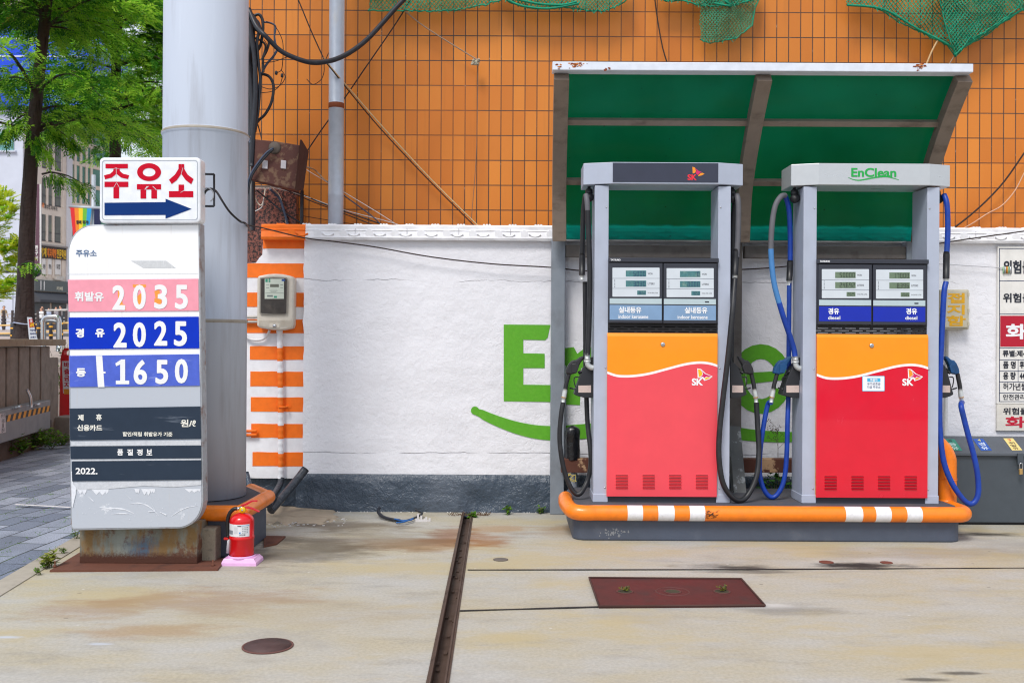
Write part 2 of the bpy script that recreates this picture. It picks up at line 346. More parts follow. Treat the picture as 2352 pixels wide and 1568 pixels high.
mb = MB(); g0, g1 = G(35, 1163), G(165, 1170); mb.add([(g0.x, g0.y - .02, .021), (g1.x, g1.y - .02, .021), (g1.x, g1.y + .02, .021), (g0.x, g0.y + .02, .021)], [(0, 1, 2, 3)])
mb.build('painted_marking', paint('white marking', lin(225, 222, 222), .8, dirt=.6, dcol=lin(150, 150, 160), scale=14), kind='structure', origin=(0, 0, 0))
# street: rises away from the forecourt beyond the planter wall
mb = MB(); M_street = paint('street paving', lin(176, 160, 152), .9, scale=1.2, var=.12, dirt=.3, dcol=lin(120, 116, 114))
mb.add([(-60, 16, 1.0), (2, 16, 1.0), (2, 60, 2.0), (-60, 60, 2.0), (-120, 140, 2.1), (40, 140, 2.1), (-60, 16, -.06), (2, 16, -.06), (2, 60, -.06), (40, 140, -.06)],
       [(0, 1, 2, 3), (3, 2, 5, 4), (6, 7, 1, 0), (7, 8, 2, 1), (8, 9, 5, 2)]); mb.build('street', M_street, kind='structure', origin=(0, 0, 0))
mb = MB(); mb.add([(-30, 40, 1.556), (-5, 40, 1.556), (-5, 47, 1.715), (-30, 47, 1.715)], [(0, 1, 2, 3)])
mb.build('road', M_asph, kind='structure', origin=(0, 0, 0))

# ---------------------------------------------------------------- orange tiled building
def tiles():
    m, nt, b = newmat('orange facade tiles')
    br = nt.nodes.new('ShaderNodeTexBrick'); br.offset = 0.0; br.squash = 1.0; br.inputs['Scale'].default_value = 1.0
    tw, th = .10998, .2285
    br.inputs['Brick Width'].default_value = tw; br.inputs['Row Height'].default_value = th; br.inputs['Mortar Size'].default_value = .0042
    br.inputs['Mortar Smooth'].default_value = 0.15
    br.inputs['Color1'].default_value = lin(222, 136, 52); br.inputs['Color2'].default_value = lin(205, 119, 42); br.inputs['Mortar'].default_value = lin(74, 62, 56)
    tc = nt.nodes.new('ShaderNodeTexCoord'); sp = nt.nodes.new('ShaderNodeSeparateXYZ'); nt.links.new(tc.outputs['Object'], sp.inputs[0])
    cb = nt.nodes.new('ShaderNodeCombineXYZ'); nt.links.new(sp.outputs['X'], cb.inputs['X']); nt.links.new(sp.outputs['Z'], cb.inputs['Y'])
    nt.links.new(cb.outputs[0], br.inputs['Vector'])
    c = br.outputs['Color']; z = sp.outputs['Z']
    cl = noisen(nt, coordn(nt, (1, 1, 1)), .9, 4)
    c = mixn(nt, mathn(nt, 'MULTIPLY', rampn(nt, cl, .45, .7), .35), c, lin(205, 112, 34))
    ws_ = noisen(nt, coordn(nt, (5, 1, .35)), 1.6, 6, .62); c = mixn(nt, mathn(nt, 'MULTIPLY', rampn(nt, ws_, .56, .76), .28), c, lin(160, 94, 42)); c = mixn(nt, mathn(nt, 'MULTIPLY', rampn(nt, ws_, .2, .38, 1, 0), .22), c, lin(236, 168, 92))
    ch = noisen(nt, coordn(nt), 14, 5, .7)
    worn = mathn(nt, 'MULTIPLY', mathn(nt, 'MULTIPLY', br.outputs['Fac'], rampn(nt, ch, .62, .7)), .7); c = mixn(nt, worn, c, lin(200, 180, 165))
    nt.links.new(c, b.inputs['Base Color']); b.inputs['Roughness'].default_value = .42; b.inputs['Specular IOR Level'].default_value = .35
    # fine vertical ribs of each tile + sunken grout
    w = nt.nodes.new('ShaderNodeTexWave'); w.wave_type = 'BANDS'; w.bands_direction = 'X'; w.inputs['Scale'].default_value = 2 * math.pi / (tw / 13) / 20; nt.links.new(cb.outputs[0], w.inputs['Vector'])
    bp = bumpn(nt, w.outputs[0], b, .25, .002); bumpn(nt, mathn(nt, 'SUBTRACT', 1.0, br.outputs['Fac']), b, .9, .006, bp); return m
YT = 9.15
t0 = P(1096.5, 140, YT)                                   # a grout crossing: the texture's origin
def granite():
    m, nt, b = newmat('red brown granite'); n = noisen(nt, coordn(nt), 42, 3, .7); n2 = noisen(nt, coordn(nt, loc=(4, 2, 1)), 55, 2, .6)
    c = mixn(nt, rampn(nt, n, .42, .56), lin(38, 26, 26), lin(142, 84, 70)); c = mixn(nt, rampn(nt, n2, .58, .66), c, lin(24, 18, 20))
    nt.links.new(c, b.inputs['Base Color']); b.inputs['Roughness'].default_value = .3; return m
xl = P(548, 300, YT).x
bt = thing('tiled_building', 'building faced with orange ribbed tiles behind the white wall', 'building', (t0.x, YT, 0))
WL['tiled_building'] = Vector((t0.x, YT, t0.z)); bt.location.z = t0.z
MB().box(xl, 11, YT, YT + 5, -.05, 9).build('wall', tiles(), bt)
g0, g1 = P(540, 430, 9.03), P(681, 430, 9.03)
MB().box(xl - .06, g1.x, 9.03, YT - .002, -.05, g0.z - .004).build('granite_panel', granite(), bt, bevel=.006)
MB().box(xl - .03, g1.x - .004, 9.045, YT - .004, g0.z - .002, g0.z + .02).build('ledge', flat('ledge cement', (110, 98, 92), .9), bt)

# ---------------------------------------------------------------- white rendered wall
YW = 8.5
def plaster(name, col, bump=.55, rough=.75, gl=None, big=1.0):
    m, nt, b = newmat(name); v = coordn(nt)
    n1 = noisen(nt, coordn(nt, (1, 1, 1)), 2.2, 9, .60); n2 = noisen(nt, v, 24, 5, .65)
    mz = nt.nodes.new('ShaderNodeTexNoise'); mz.inputs['Scale'].default_value = 5.5; mz.inputs['Detail'].default_value = 3; mz.inputs['Distortion'].default_value = 1.4; nt.links.new(v, mz.inputs['Vector'])
    ridge = mathn(nt, 'ABSOLUTE', mathn(nt, 'SUBTRACT', mz.outputs[0], .5)); ridge = rampn(nt, ridge, 0.0, .035)
    c = mixn(nt, rampn(nt, noisen(nt, coordn(nt, (1, 1, .35)), 1.3, 4), .5, .8, 0, .12), col, lin(196, 198, 208))
    nt.links.new(c, b.inputs['Base Color']); b.inputs['Roughness'].default_value = rough
    pt = rampn(nt, noisen(nt, coordn(nt, loc=(5, 1, 2)), .9, 3), .42, .62)
    h = mathn(nt, 'ADD', mathn(nt, 'MULTIPLY', n1, 1.5 * big), mathn(nt, 'ADD', mathn(nt, 'MULTIPLY', n2, .13 * big), mathn(nt, 'MULTIPLY', mathn(nt, 'MULTIPLY', ridge, pt), .05 * big)))
    if rough > .5:                                            # a trowel step and a long crack across the plaster
        tc = nt.nodes.new('ShaderNodeTexCoord'); sp = nt.nodes.new('ShaderNodeSeparateXYZ'); nt.links.new(tc.outputs['Object'], sp.inputs[0]); wv = noisen(nt, coordn(nt, (1, 1, .2)), 3.5, 6, .6); cc = lin(150, 150, 160)
        for z_, k_, amp in ((P(1000, 645, 8.5).z, .35, .10), (P(1000, 1040, 8.5).z, .7, .05)):
            d_ = mathn(nt, 'ABSOLUTE', mathn(nt, 'SUBTRACT', mathn(nt, 'ADD', sp.outputs['Z'], mathn(nt, 'MULTIPLY', mathn(nt, 'SUBTRACT', wv, .5), amp)), z_)); ln = mathn(nt, 'MULTIPLY', rampn(nt, d_, .0045, .001), rampn(nt, noisen(nt, coordn(nt), 1.7, 3), .42, .52))
            c = mixn(nt, mathn(nt, 'MULTIPLY', ln, k_), c, cc); h = mathn(nt, 'SUBTRACT', h, mathn(nt, 'MULTIPLY', ln, .25))
        nt.links.new(c, b.inputs['Base Color'])
    bumpn(nt, h, b, bump, .03); return m
M_white = plaster('white plaster', lin(236, 236, 242), .8); M_whites = paint('white wall paint', lin(238, 238, 242), .6, dirt=.2, dcol=lin(205, 200, 196), scale=6, bump=.25, bscale=30)
M_base = plaster('dark blue grey gloss paint', lin(60, 73, 88), 1.3, .22, big=1.3)
M_base.node_tree.nodes['Principled BSDF'].inputs['Specular IOR Level'].default_value = .6
M_orng = paint('orange wall paint', lin(250, 118, 12), .55, dirt=.12, dcol=lin(180, 80, 20), scale=8, bump=.35, bscale=30)
M_green = paint('green wall lettering paint', lin(92, 172, 30), .6, dirt=.25, dcol=lin(130, 190, 70), scale=16, bump=.4, bscale=30)
wl = thing('boundary_wall', 'white plastered boundary wall with dark grey base and striped left end', 'wall', (P(697, 1170, YW).x, YW, 0))
xw0, ztop, zb = P(697, 800, YW).x, P(1200, 552, YW).z, P(1000, 1089, YW).z
XE = 6.5
mb = MB()                                                   # plaster body with a rough left edge
edge = [(xw0 + .012 * mnoise.noise(Vector((0, 0, z * 9))) , z) for z in [zb + (ztop - zb) * i / 40 for i in range(41)]]
mb.extr([(x, YW, z) for x, z in edge] + [(XE, YW, ztop), (XE, YW, zb)], (0, .22, 0)); mb.build('plaster_body', M_white, wl)
mb = MB(); nx = 140; z0 = -.04                               # base course, lumpy face
vs = []; nz = 10
for i in range(nx + 1):
    X = xw0 - .05 + (XE - xw0 + .05) * i / nx
    for j in range(nz + 1):
        z = z0 + (zb + .006 * mnoise.noise(Vector((X * 6, 0, 3))) - z0) * j / nz
        vs.append((X, YW - .028 - (.03 * (1 - j / nz)) - .016 * mnoise.noise(Vector((X * 4, z * 7, 1))) - .006 * mnoise.noise(Vector((X * 17, z * 23, 5))) + (.02 if j == nz else 0), z))
mb.add(vs, [(i * (nz + 1) + j, (i + 1) * (nz + 1) + j, (i + 1) * (nz + 1) + j + 1, i * (nz + 1) + j + 1) for i in range(nx) for j in range(nz)], smooth=True)
mb.box(xw0 - .05, XE, YW + .002, YW + .2, z0, zb - .004); mb.build('base_course', M_base, wl)
# coping of moulded cement blocks
mb = MB(); cz0, cz1 = P(1000, 552, YW - .04).z, P(1000, 520, YW - .04).z; xc0 = P(603, 520, YW).x; xcs = P(704, 520, YW).x
def coping(mb, xa, xb, mi, seed):
    prof = [(.22, 0), (-.05, 0), (-.058, .02), (-.05, .045), (-.044, .075), (-.05, .082), (-.042, .09), (-.042, .118), (-.03, .132), (.24, .14)]
    n = max(2, int((xb - xa) / .03)); vs = []
    for i in range(n + 1):
        X = xa + (xb - xa) * i / n
        for y, z in prof: vs.append((X, YW + y - .004 * mnoise.noise(Vector((X * 11, z * 30, seed))), cz0 + z + .003 * mnoise.noise(Vector((X * 9, 2, z * 20)))))
    k = len(prof); mb.add(vs, [(i * k + j, i * k + j + 1, (i + 1) * k + j + 1, (i + 1) * k + j)[::-1] for i in range(n) for j in range(k - 1)] + [tuple(range(k)), tuple(n * k + j for j in range(k))[::-1]], mi)
    x = math.ceil(xa / .2195) * .2195; q = 0
    while x < xb - .05:
        for d in (-.024, 0, .024): mb.lathe([(.0, .17), (.009, .165), (.011, .15), (.011, -.028)], (x + d, YW - .02 + .02, cz0 + .132), 8, mi, ax='Y')
        xx = x + .1; mb.lathe([(.0, .028), (.018, .022), (.03, .008), (.034, -.01)], (xx, YW - .045, cz0 + .055), 10, mi, ax='Y')
        pts = [(xx + .04 + .1 * t, YW - .052, cz0 + .05 - .018 * math.sin(math.pi * t)) for t in (0, .25, .5, .75, 1)]; mb.tube(pts, .008, 6, mi)
        if q % 2: mb.box(x + .199, x + .2015, YW - .054, YW, cz0 + .004, cz0 + .10, 2 if len(sys_mats) > 2 else mi)
        x += .2195; q += 1
sys_mats = [M_whites, M_orng, paint('coping seam', lin(196, 194, 198), .9)]
coping(mb, xcs + .001, XE, 0, 1); coping(mb, xc0, xcs, 1, 2); mb.build('coping', sys_mats, wl)
# striped pier, set slightly back
YP = YW + .05; mb = MB()
zz = lambda y: P(640, y, YP).z
xr = xw0 + .01; x6, x5 = P(604, 560, YP).x, P(552, 800, YP).x
mb.extr([(xr, YP, zz(1098)), (xr, YP, cz0), (x6, YP, cz0), (x6 - .005, YP, zz(585)), (x6 - .03, YP, zz(592)), (x6 - .06, YP, zz(604)), (x5, YP, zz(606)), (x5, YP, zz(1098))], (0, .2, 0), 0)
Z5 = Zm(960, 800, 2.85)
for ya, yb, xa in ((545, 571, 604), (605, 638, 566), (672, 705, 566), (733, 765, 566), (795, 826, 574), (853, 887, 575), (912, 945, 576), (973, 1005, 577), (1038, 1070, 580)):
    xa = P(xa, ya, YP - .003).x if xa > 570 else x5; n = 10; top, bot = [], []
    for i in range(n + 1):
        X = xa + (xw0 - .004 - xa) * i / n; top.append((X, YP - .003, zz(ya) + .004 * mnoise.noise(Vector((X * 9, 0, ya))))); bot.append((X, YP - .003, zz(yb) + .004 * mnoise.noise(Vector((X * 9, 4, yb)))))
    mb.extr(top + bot[::-1], (0, .006, 0), 1)
mb.build('striped_pier', [M_whites, M_orng], wl)
mb = MB(); mb.box(x5, xr, YP + .06, YP + .2, -.04, zz(1098)); mb.pprism([(640, 1160), (655, 1126), (668, 1110), (700, 1104), (700, 1166)], YP - .02, YP + .1); mb.build('pier_base', M_base, wl, bevel=.01)
# painted letters on the wall (hand painted logo, mostly hidden by the pumps)
mb = MB(); YL = YW - .004
mb.pflat([(1157, 745), (1264, 746), (1258, 775), (1252, 781), (1202, 780), (1202, 811), (1251, 812), (1251, 845), (1202, 845), (1202, 883), (1270, 884), (1270, 923), (1157, 921)], YL)
mb.pflat([(1288, 800), (1318, 797), (1326, 812), (1342, 800), (1380, 795), (1412, 812), (1425, 840), (1425, 945), (1378, 945), (1378, 850), (1360, 838), (1335, 845), (1332, 930), (1288, 928)], YL)
def ring(cx, cy, rx, ry, t, a0, a1, n=22):
    o = [(cx + rx * math.cos(R(a)), cy + ry * math.sin(R(a))) for a in [a0 + (a1 - a0) * i / n for i in range(n + 1)]]
    return o, [(cx + (rx - t) * math.cos(R(a)), cy + (ry - t) * math.sin(R(a))) for a in [a0 + (a1 - a0) * i / n for i in range(n + 1)]]
def band(mb, o, i, Y, mi=0):
    for k in range(len(o) - 1): mb.pflat([o[k], o[k + 1], i[k + 1], i[k]], Y, mi)
o_, i_ = ring(1748, 870, 70, 80, 34, 25, 360); band(mb, o_, i_, YL); mb.pflat([(1714, 856), (1786, 852), (1818, 870), (1714, 882)], YL - .001)
o_, i_ = ring(1565, 850, 80, 100, 36, 50, 310); band(mb, o_, i_, YL); mb.pflat([(1640, 740), (1672, 740), (1672, 945), (1640, 945)], YL)
o_, i_ = ring(1905, 876, 66, 72, 30, 0, 360); band(mb, o_, i_, YL); mb.pflat([(1945, 800), (1980, 800), (1980, 950), (1945, 950)], YL - .001)
o_, i_ = ring(2070, 872, 55, 72, 32, 180, 360); band(mb, o_, i_, YL); mb.pflat([(2015, 870), (2047, 870), (2047, 950), (2015, 950)], YL); mb.pflat([(2093, 870), (2125, 870), (2125, 950), (2093, 950)], YL)
cen = crom([(p[0], p[1], 0) for p in ((1090, 942), (1140, 965), (1200, 985), (1262, 994), (1345, 990), (1480, 978), (1620, 985), (1740, 1000), (1850, 1002), (1960, 985))], 6)
th = lambda t: 10 + 7 * math.sin(math.pi * min(1, t * 1.1)) if t > .04 else 9
band(mb, [(p.x - 2, p.y - th(i / len(cen))) for i, p in enumerate(cen)], [(p.x - 2, p.y + th(i / len(cen))) for i, p in enumerate(cen)], YL - .0015)
mb.pflat([(1091 + 9.5 * math.cos(R(a)), 942.5 + 9.5 * math.sin(R(a))) for a in range(0, 360, 20)], YL - .0022)
mb.build('painted_lettering', M_green, wl)
# ---------------------------------------------------------------- big grey pillar and its plinth
def grey_paint(name, rgb, streak=.45):
    m, nt, b = newmat(name)
    n = noisen(nt, coordn(nt, (3, 3, .28)), 2.2, 6, .6); n2 = noisen(nt, coordn(nt, (1, 1, .5)), 1.2, 4)
    c = mixn(nt, mathn(nt, 'MULTIPLY', rampn(nt, n, .52, .72), streak), lin(*rgb), lin(146, 146, 152))
    c = mixn(nt, mathn(nt, 'MULTIPLY', rampn(nt, n, .25, .4, 1, 0), .4), c, lin(206, 214, 226)); c = mixn(nt, mathn(nt, 'MULTIPLY', rampn(nt, n2, .55, .75), .25), c, lin(150, 146, 140))
    nt.links.new(c, b.inputs['Base Color']); b.inputs['Roughness'].default_value = .68; b.inputs['Specular IOR Level'].default_value = .22
    bumpn(nt, noisen(nt, coordn(nt), 120, 3), b, .1, .002); return m
M_pil = grey_paint('grey pillar paint', (190, 198, 212)); PC = (-2.198, 7.12); PR = .2925
zA, zB = P(470, 291, 6.83).z, P(470, 736, 6.83).z; rim = []
prof = [(PR, .34), (PR, zB - .012), (PR + .006, zB - .006), (PR + .006, zB + .006), (PR, zB + .012), (PR, zA - .03), (PR + .004, zA - .022), (PR + .011, zA - .008), (PR + .011, zA + .004), (PR + .003, zA + .012), (PR, zA + .02), (PR, 7.5)]
M_rim = paint('dirty weld seam', lin(160, 152, 140), .6, dirt=.6, dcol=lin(110, 92, 76), scale=12)
MB().lathe(prof, (PC[0], PC[1], 0), 64, mf=lambda i: 1 if i in (1, 2, 3, 7, 8) else 0).build('canopy_pillar', [M_pil, M_rim], label='tall round grey steel pillar standing on the orange rimmed plinth', cat='pillar')
M_isl = paint('dark blue grey concrete paint', lin(74, 82, 98), .5, dirt=.35, dcol=lin(110, 116, 126), scale=5, bump=.25, bscale=40, lo=.55, hi=.8)
M_top = paint('worn grey concrete top', lin(78, 78, 86), .85, dirt=.6, dcol=lin(104, 88, 80), scale=7, bump=.3, bscale=50)
M_pipe = paint('orange safety pipe paint', lin(250, 132, 20), .38, dirt=.3, dcol=lin(176, 98, 44), scale=11, bump=.15, bscale=40, coat=.15)
M_pipew = paint('white safety band', lin(232, 232, 236), .45, dirt=.35, dcol=lin(150, 146, 142), scale=18)
pl = thing('pillar_plinth', 'low dark concrete plinth with an orange rim pipe under the round pillar', 'plinth', (-2.26, 7.1, 0))
px0, px1, py0, py1 = -2.80, -1.79, 6.62, 7.62
ring_xy = [(px0, py0), (px1, py0), (px1, py1 - .34), (px1 - .2, py1), (px0, py1)]
mb = MB(); mb.plan(ring_xy, 0, .325); mb.build('plinth_block', M_isl, pl, bevel=.02, seg=3)
MB().plan([(px0 + .03, py0 + .03), (px1 - .03, py0 + .03), (px1 - .03, py1 - .35), (px1 - .22, py1 - .03), (px0 + .03, py1 - .03)], .3255, .334).build('plinth_top', M_top, pl)
mb = MB(); pz = .30; mb.tube(crom([(px0, py0, pz), (px1 - .07, py0 - .005, pz), (px1 - .012, py0 + .04, pz), (px1 + .005, py1 - .36, pz), (px1 - .02, py1 - .3, pz), (px1 - .2, py1, pz)], 8), .053, 16)
mb.build('rim_pipe', M_pipe, pl)
M_rust = paint('rusted plate', lin(104, 62, 46), .85, dirt=.7, dcol=lin(62, 40, 34), scale=7, bump=.5, bscale=45)
g = [G(x, y) for x, y in ((606, 1257), (636, 1251), (656, 1234), (606, 1233))]
MB().extr([(p.x, p.y, .0) for p in g], (0, 0, .012)).build('steel_plate', M_rust, label='small rusty steel plate on the concrete behind the fire extinguisher', cat='plate')

# ---------------------------------------------------------------- price sign
YS = 6.28
Z2, Z3, Z1 = Zm(0, 850, 2.6133), Zm(150, 1400, 1.742), Zm(0, 0, 1.568)
ps = thing('price_sign', 'tall fuel price board with rounded corners on a rusty base box', 'sign', (P(310, 1300, 6.4).x, 6.4, 0))
def signwhite():
    m, nt, b = newmat('price board plastic'); tc = nt.nodes.new('ShaderNodeTexCoord'); sp = nt.nodes.new('ShaderNodeSeparateXYZ'); nt.links.new(tc.outputs['Object'], sp.inputs[0])
    z = sp.outputs['Z']; zsplit = P(310, 880, YS).z
    c = mixn(nt, rampn(nt, z, zsplit - .01, zsplit + .01), lin(186, 192, 202), lin(250, 251, 253))
    n = noisen(nt, coordn(nt, (8, 1, .5)), 4, 5); n2 = noisen(nt, coordn(nt), 5, 7, .7)
    c = mixn(nt, mathn(nt, 'MULTIPLY', rampn(nt, n, .62, .75), .25), c, lin(196, 176, 150))
    # worn film low on the board
    f = mathn(nt, 'MULTIPLY', rampn(nt, n2, .60, .66), rampn(nt, z, zsplit - .3, zsplit - .55)); c = mixn(nt, mathn(nt, 'MULTIPLY', f, .75), c, lin(228, 230, 236))
    nt.links.new(c, b.inputs['Base Color']); b.inputs['Roughness'].default_value = .35; return m
M_sgn = signwhite(); M_rim2 = paint('sign edge metal', lin(168, 172, 178), .5, .3, dirt=.7, dcol=lin(120, 70, 36), scale=14)
def arc(cx, cy, r0, r1, a0, a1, n=10): return [(cx + r0 * math.cos(R(a0 + (a1 - a0) * i / n)), cy + r1 * math.sin(R(a0 + (a1 - a0) * i / n))) for i in range(n + 1)]
out = arc(213, 582, 58, 66, 180, 270) + [(459, 513), (467, 1152)] + arc(409, 1152, 57, 61, 0, 90)[1:] + [(169, 1217.5), (162, 1211)]
mb = MB(); mb.pprism(out, YS + .004, YS + .10); mb.build('board_casing', M_rim2, ps, bevel=.004)
inn = arc(214, 582, 55.5, 63, 180, 270) + [(455.5, 516), (463.0, 1152)] + arc(407, 1152, 55.5, 58, 0, 90)[1:] + [(169, 1213.5), (165, 1209)]
mb = MB(); mb.pprism(inn, YS, YS + .02); mb.build('board_face', M_sgn, ps, bevel=.002)
def sheet(name): return lambda rgb, var=.04, d=0.0, dc=(255, 255, 255), sc=9.0, st=(1, 1, 1): paint(name, lin(*rgb), .45, spec=.2, dirt=d, dcol=lin(*dc), scale=sc, stretch=st, var=var, lo=.62, hi=.68)
M_pink = sheet('faded pink acrylic')((244, 160, 176), .05); M_blue = sheet('blue acrylic')((0, 50, 190)); M_vio = sheet('faded blue acrylic')((82, 104, 204), .10, .35, (150, 165, 225), 7, (.6, 1, 2))
M_navy = sheet('dark slate film')((44, 56, 72), .05, .22, (150, 160, 175), 6, (.35, 1, 3)); M_silv = paint('crumpled silver film', lin(205, 208, 214), .3, .0, dirt=.4, dcol=lin(160, 165, 175), scale=30, bump=.5, bscale=40)
M_wht = flat('white lettering', (240, 240, 240), .5); M_slate = flat('grey blue lettering', (112, 134, 166), .6); M_or = flat('orange undercolour', (250, 158, 60), .5)
YF = YS - .006
def panel(quad, mat, draw, nm='price_panel', mats2=None, lab=None):
    p = MB(); p.pprism(quad, YF, YS - .001); po = p.build(nm, mat, ps, bevel=.0008, label=lab)
    l = MB(); draw(l)
    if l.v: l.build('lettering', mats2 or [M_wht, M_or], po)
YLt = YF - .0015
def L2(l, s, a, bold=.03, mi=0, Z=Z2, dy=0): x0, y0 = Z(a[0], a[1]); x1, y1 = Z(a[2], a[3]); letter(l, s, x0, y0, x1, y1, YLt - dy, bold, mi)
def d1(l):
    L2(l, '휘발유', (768, 780, 1068, 878), .04)
    for pts in ([(1212, 760), (1240, 762), (1228, 850), (1214, 870)], [(1222, 850), (1250, 800), (1262, 905), (1285, 915), (1298, 965), (1225, 925)], [(1365, 706), (1502, 706), (1500, 735), (1368, 735)], [(1408, 830), (1455, 790), (1455, 925), (1412, 920)], [(1588, 775), (1640, 760), (1650, 830), (1600, 850)], [(1588, 850), (1665, 850), (1660, 905), (1590, 918)]):
        l.pflat([Z2(*p) for p in pts], YLt + .0008, 1)
    for s, a in (('2', (1155, 712, 1290, 968)), ('0', (1367, 708, 1502, 962)), ('3', (1587, 705, 1722, 958)), ('5', (1800, 708, 1935, 960))): L2(l, s, a, .034)
panel([(155.6, 642.4), (455.2, 639.9), (456, 713.5), (157.4, 715.7)], M_pink, d1, lab='faded pink petrol price panel')
def d2(l):
    L2(l, '경', (777, 1157, 865, 1252), .05); L2(l, '유', (980, 1157, 1077, 1248), .05)
    for s, a in (('2', (1167, 1095, 1305, 1355)), ('0', (1367, 1093, 1502, 1350)), ('2', (1585, 1080, 1722, 1335)), ('5', (1790, 1083, 1925, 1340))): L2(l, s, a, .034)
panel([(157.4, 729), (456, 727), (457.5, 799.7), (158.5, 802)], M_blue, d2, lab='deep blue diesel price panel')
def d3(l):
    L2(l, '등', (260, 85, 328, 145), .06, Z=Z3); l.pflat([Z3(*p) for p in ((396, 0), (440, 0), (455, 215), (410, 215))], YLt + .0008); l.pflat([Z3(*p) for p in ((445, 108), (463, 110), (463, 120), (447, 122))], YLt)
    l.pflat([Z3(*q_) for q_ in ((530, 52), (572, 25), (597, 25), (597, 170), (625, 170), (625, 195), (533, 195), (533, 170), (563, 170), (563, 60), (535, 72))], YLt)
    for s, a in (('6', (655, 28, 748, 198)), ('5', (805, 28, 893, 195)), ('0', (938, 22, 1028, 190))): L2(l, s, a, .034, Z=Z3)
panel([(159, 817), (456.5, 813), (458.6, 885.6), (159.8, 888.7)], M_vio, d3, lab='pale violet blue kerosene price panel with torn white strip')
def d4(l):
    L2(l, '제', (272, 403, 312, 445), .04, Z=Z3); L2(l, '휴', (397, 400, 437, 443), .04, Z=Z3); L2(l, '신용카드', (268, 473, 440, 515), .04, Z=Z3); L2(l, '원/ℓ', (978, 437, 1082, 488), .03, Z=Z3); L2(l, '할인/적립 휘발유가 기준', (580, 522, 922, 553), .03, Z=Z3)
panel([(159.7, 937.9), (460, 933), (461.3, 1007.5), (160.7, 1010.9)], M_navy, d4, 'info_panel', [flat('cream lettering', (232, 230, 220), .6)])
p = MB(); p.pprism([(163, 1014), (461, 1011), (461.5, 1022), (164, 1024)], YF + .002, YS - .001); p.pprism([(163, 1055), (461.5, 1053), (461.8, 1056), (166, 1058.5)], YF + .002, YS - .001); p.pprism([(166, 1107), (462, 1104), (462, 1113), (400, 1118), (330, 1115), (250, 1122), (167, 1124)], YF + .003, YS - .001); p.build('torn_film', M_silv, ps)
p = MB(); random.seed(19)
for c_, w_ in ((((415, 1035), (480, 1045), (540, 1045), (600, 1055), (662, 1082)), 9), (((620, 1018), (680, 1008), (740, 1022), (790, 1055), (832, 1098)), 5), (((910, 1102), (960, 1068), (1020, 1040), (1095, 1026)), 4), (((500, 1085), (580, 1080), (640, 1086)), 4), (((600, 948), (640, 985)), 3), (((770, 1000), (800, 1060), (815, 1100)), 3), (((345, 965), (380, 998)), 6), (((755, 1068), (805, 1066)), 5), (((835, 1070), (880, 1090)), 8)):
    L_ = crom([(a_, b_, 0) for a_, b_ in c_], 4); u_, d_ = [], []
    for i, q_ in enumerate(L_): h_ = w_ * (.35 + .9 * random.random()) * math.sin(math.pi * (i + .4) / (len(L_) + .0)); u_.append(Z3(q_.x, q_.y - h_)); d_.append(Z3(q_.x, q_.y + h_))
    band(p, u_, d_, YS - .0012 - .00004 * w_ - .00001 * len(p.v))
for x_, w_, h_ in ((300, 34, 40), (415, 52, 44), (455, 30, 36), (678, 18, 34), (740, 34, 46), (785, 18, 32), (1050, 44, 26), (1095, 20, 20)):
    p.pflat([Z3(x_ - w_, 912), Z3(x_ + w_, 912), Z3(x_ + w_ * .9, 912 + h_ * .5), Z3(x_ + w_ * .5, 912 + h_), Z3(x_ + w_ * .1, 912 + h_ * .45), Z3(x_ - w_ * .3, 912 + h_ * .95), Z3(x_ - w_ * .7, 912 + h_ * .4)], YS - .0010 - .0002 * (x_ % 7))
p.pflat([Z3(*q_) for q_ in ((226, 790), (238, 800), (240, 880), (262, 905), (258, 950), (246, 1000), (238, 1040), (230, 1030))], YS - .0040)
for i in range(60):
    c_ = Z3(random.uniform(245, 1100), random.uniform(920, 1160)); s_ = random.uniform(.25, 1.1); p.pflat([(c_[0] + s_ * math.cos(R(a_)), c_[1] + s_ * .8 * math.sin(R(a_))) for a_ in range(0, 360, 72)], YS - .0042 - .00002 * i)
p.build('worn_stain', paint('worn white film', lin(226, 229, 236), .6, dirt=.5, dcol=lin(196, 200, 210), scale=40), ps)
def d5(l):
    for i, ch in enumerate('품질정보'): x = (543, 611, 677, 743)[i]; L2(l, ch, (x, 640, x + 40, 683), .035, Z=Z3)
panel([(161, 1025), (461.2, 1022.9), (461.6, 1051.7), (161.8, 1053.7)], M_navy, d5, 'info_panel')
panel([(164.5, 1059.5), (462, 1056.3), (462.3, 1101.3), (165.5, 1104.7)], M_navy, lambda l: L2(l, '2022.', (257, 768, 408, 812), .03, Z=Z3), 'info_panel')
l = MB(); YLt = YS - .0016; L2(l, '주유소', (780, 350, 995, 420), .03); l.build('lettering', M_slate, ps)
l = MB(); l.pflat([Z2(*p) for p in ((1345, 461), (1710, 461), (1810, 537), (1475, 537))], YS - .0012); l.pflat([Z2(*p) for p in ((690, 597), (2040, 594), (2040, 598), (690, 603))], YS - .0012); l.build('worn_patch', paint('grey worn patch', lin(206, 208, 210), .5, dirt=.6, dcol=lin(232, 232, 234), scale=30, stretch=(3, 1, .5)), ps)
YLt = YF - .0015
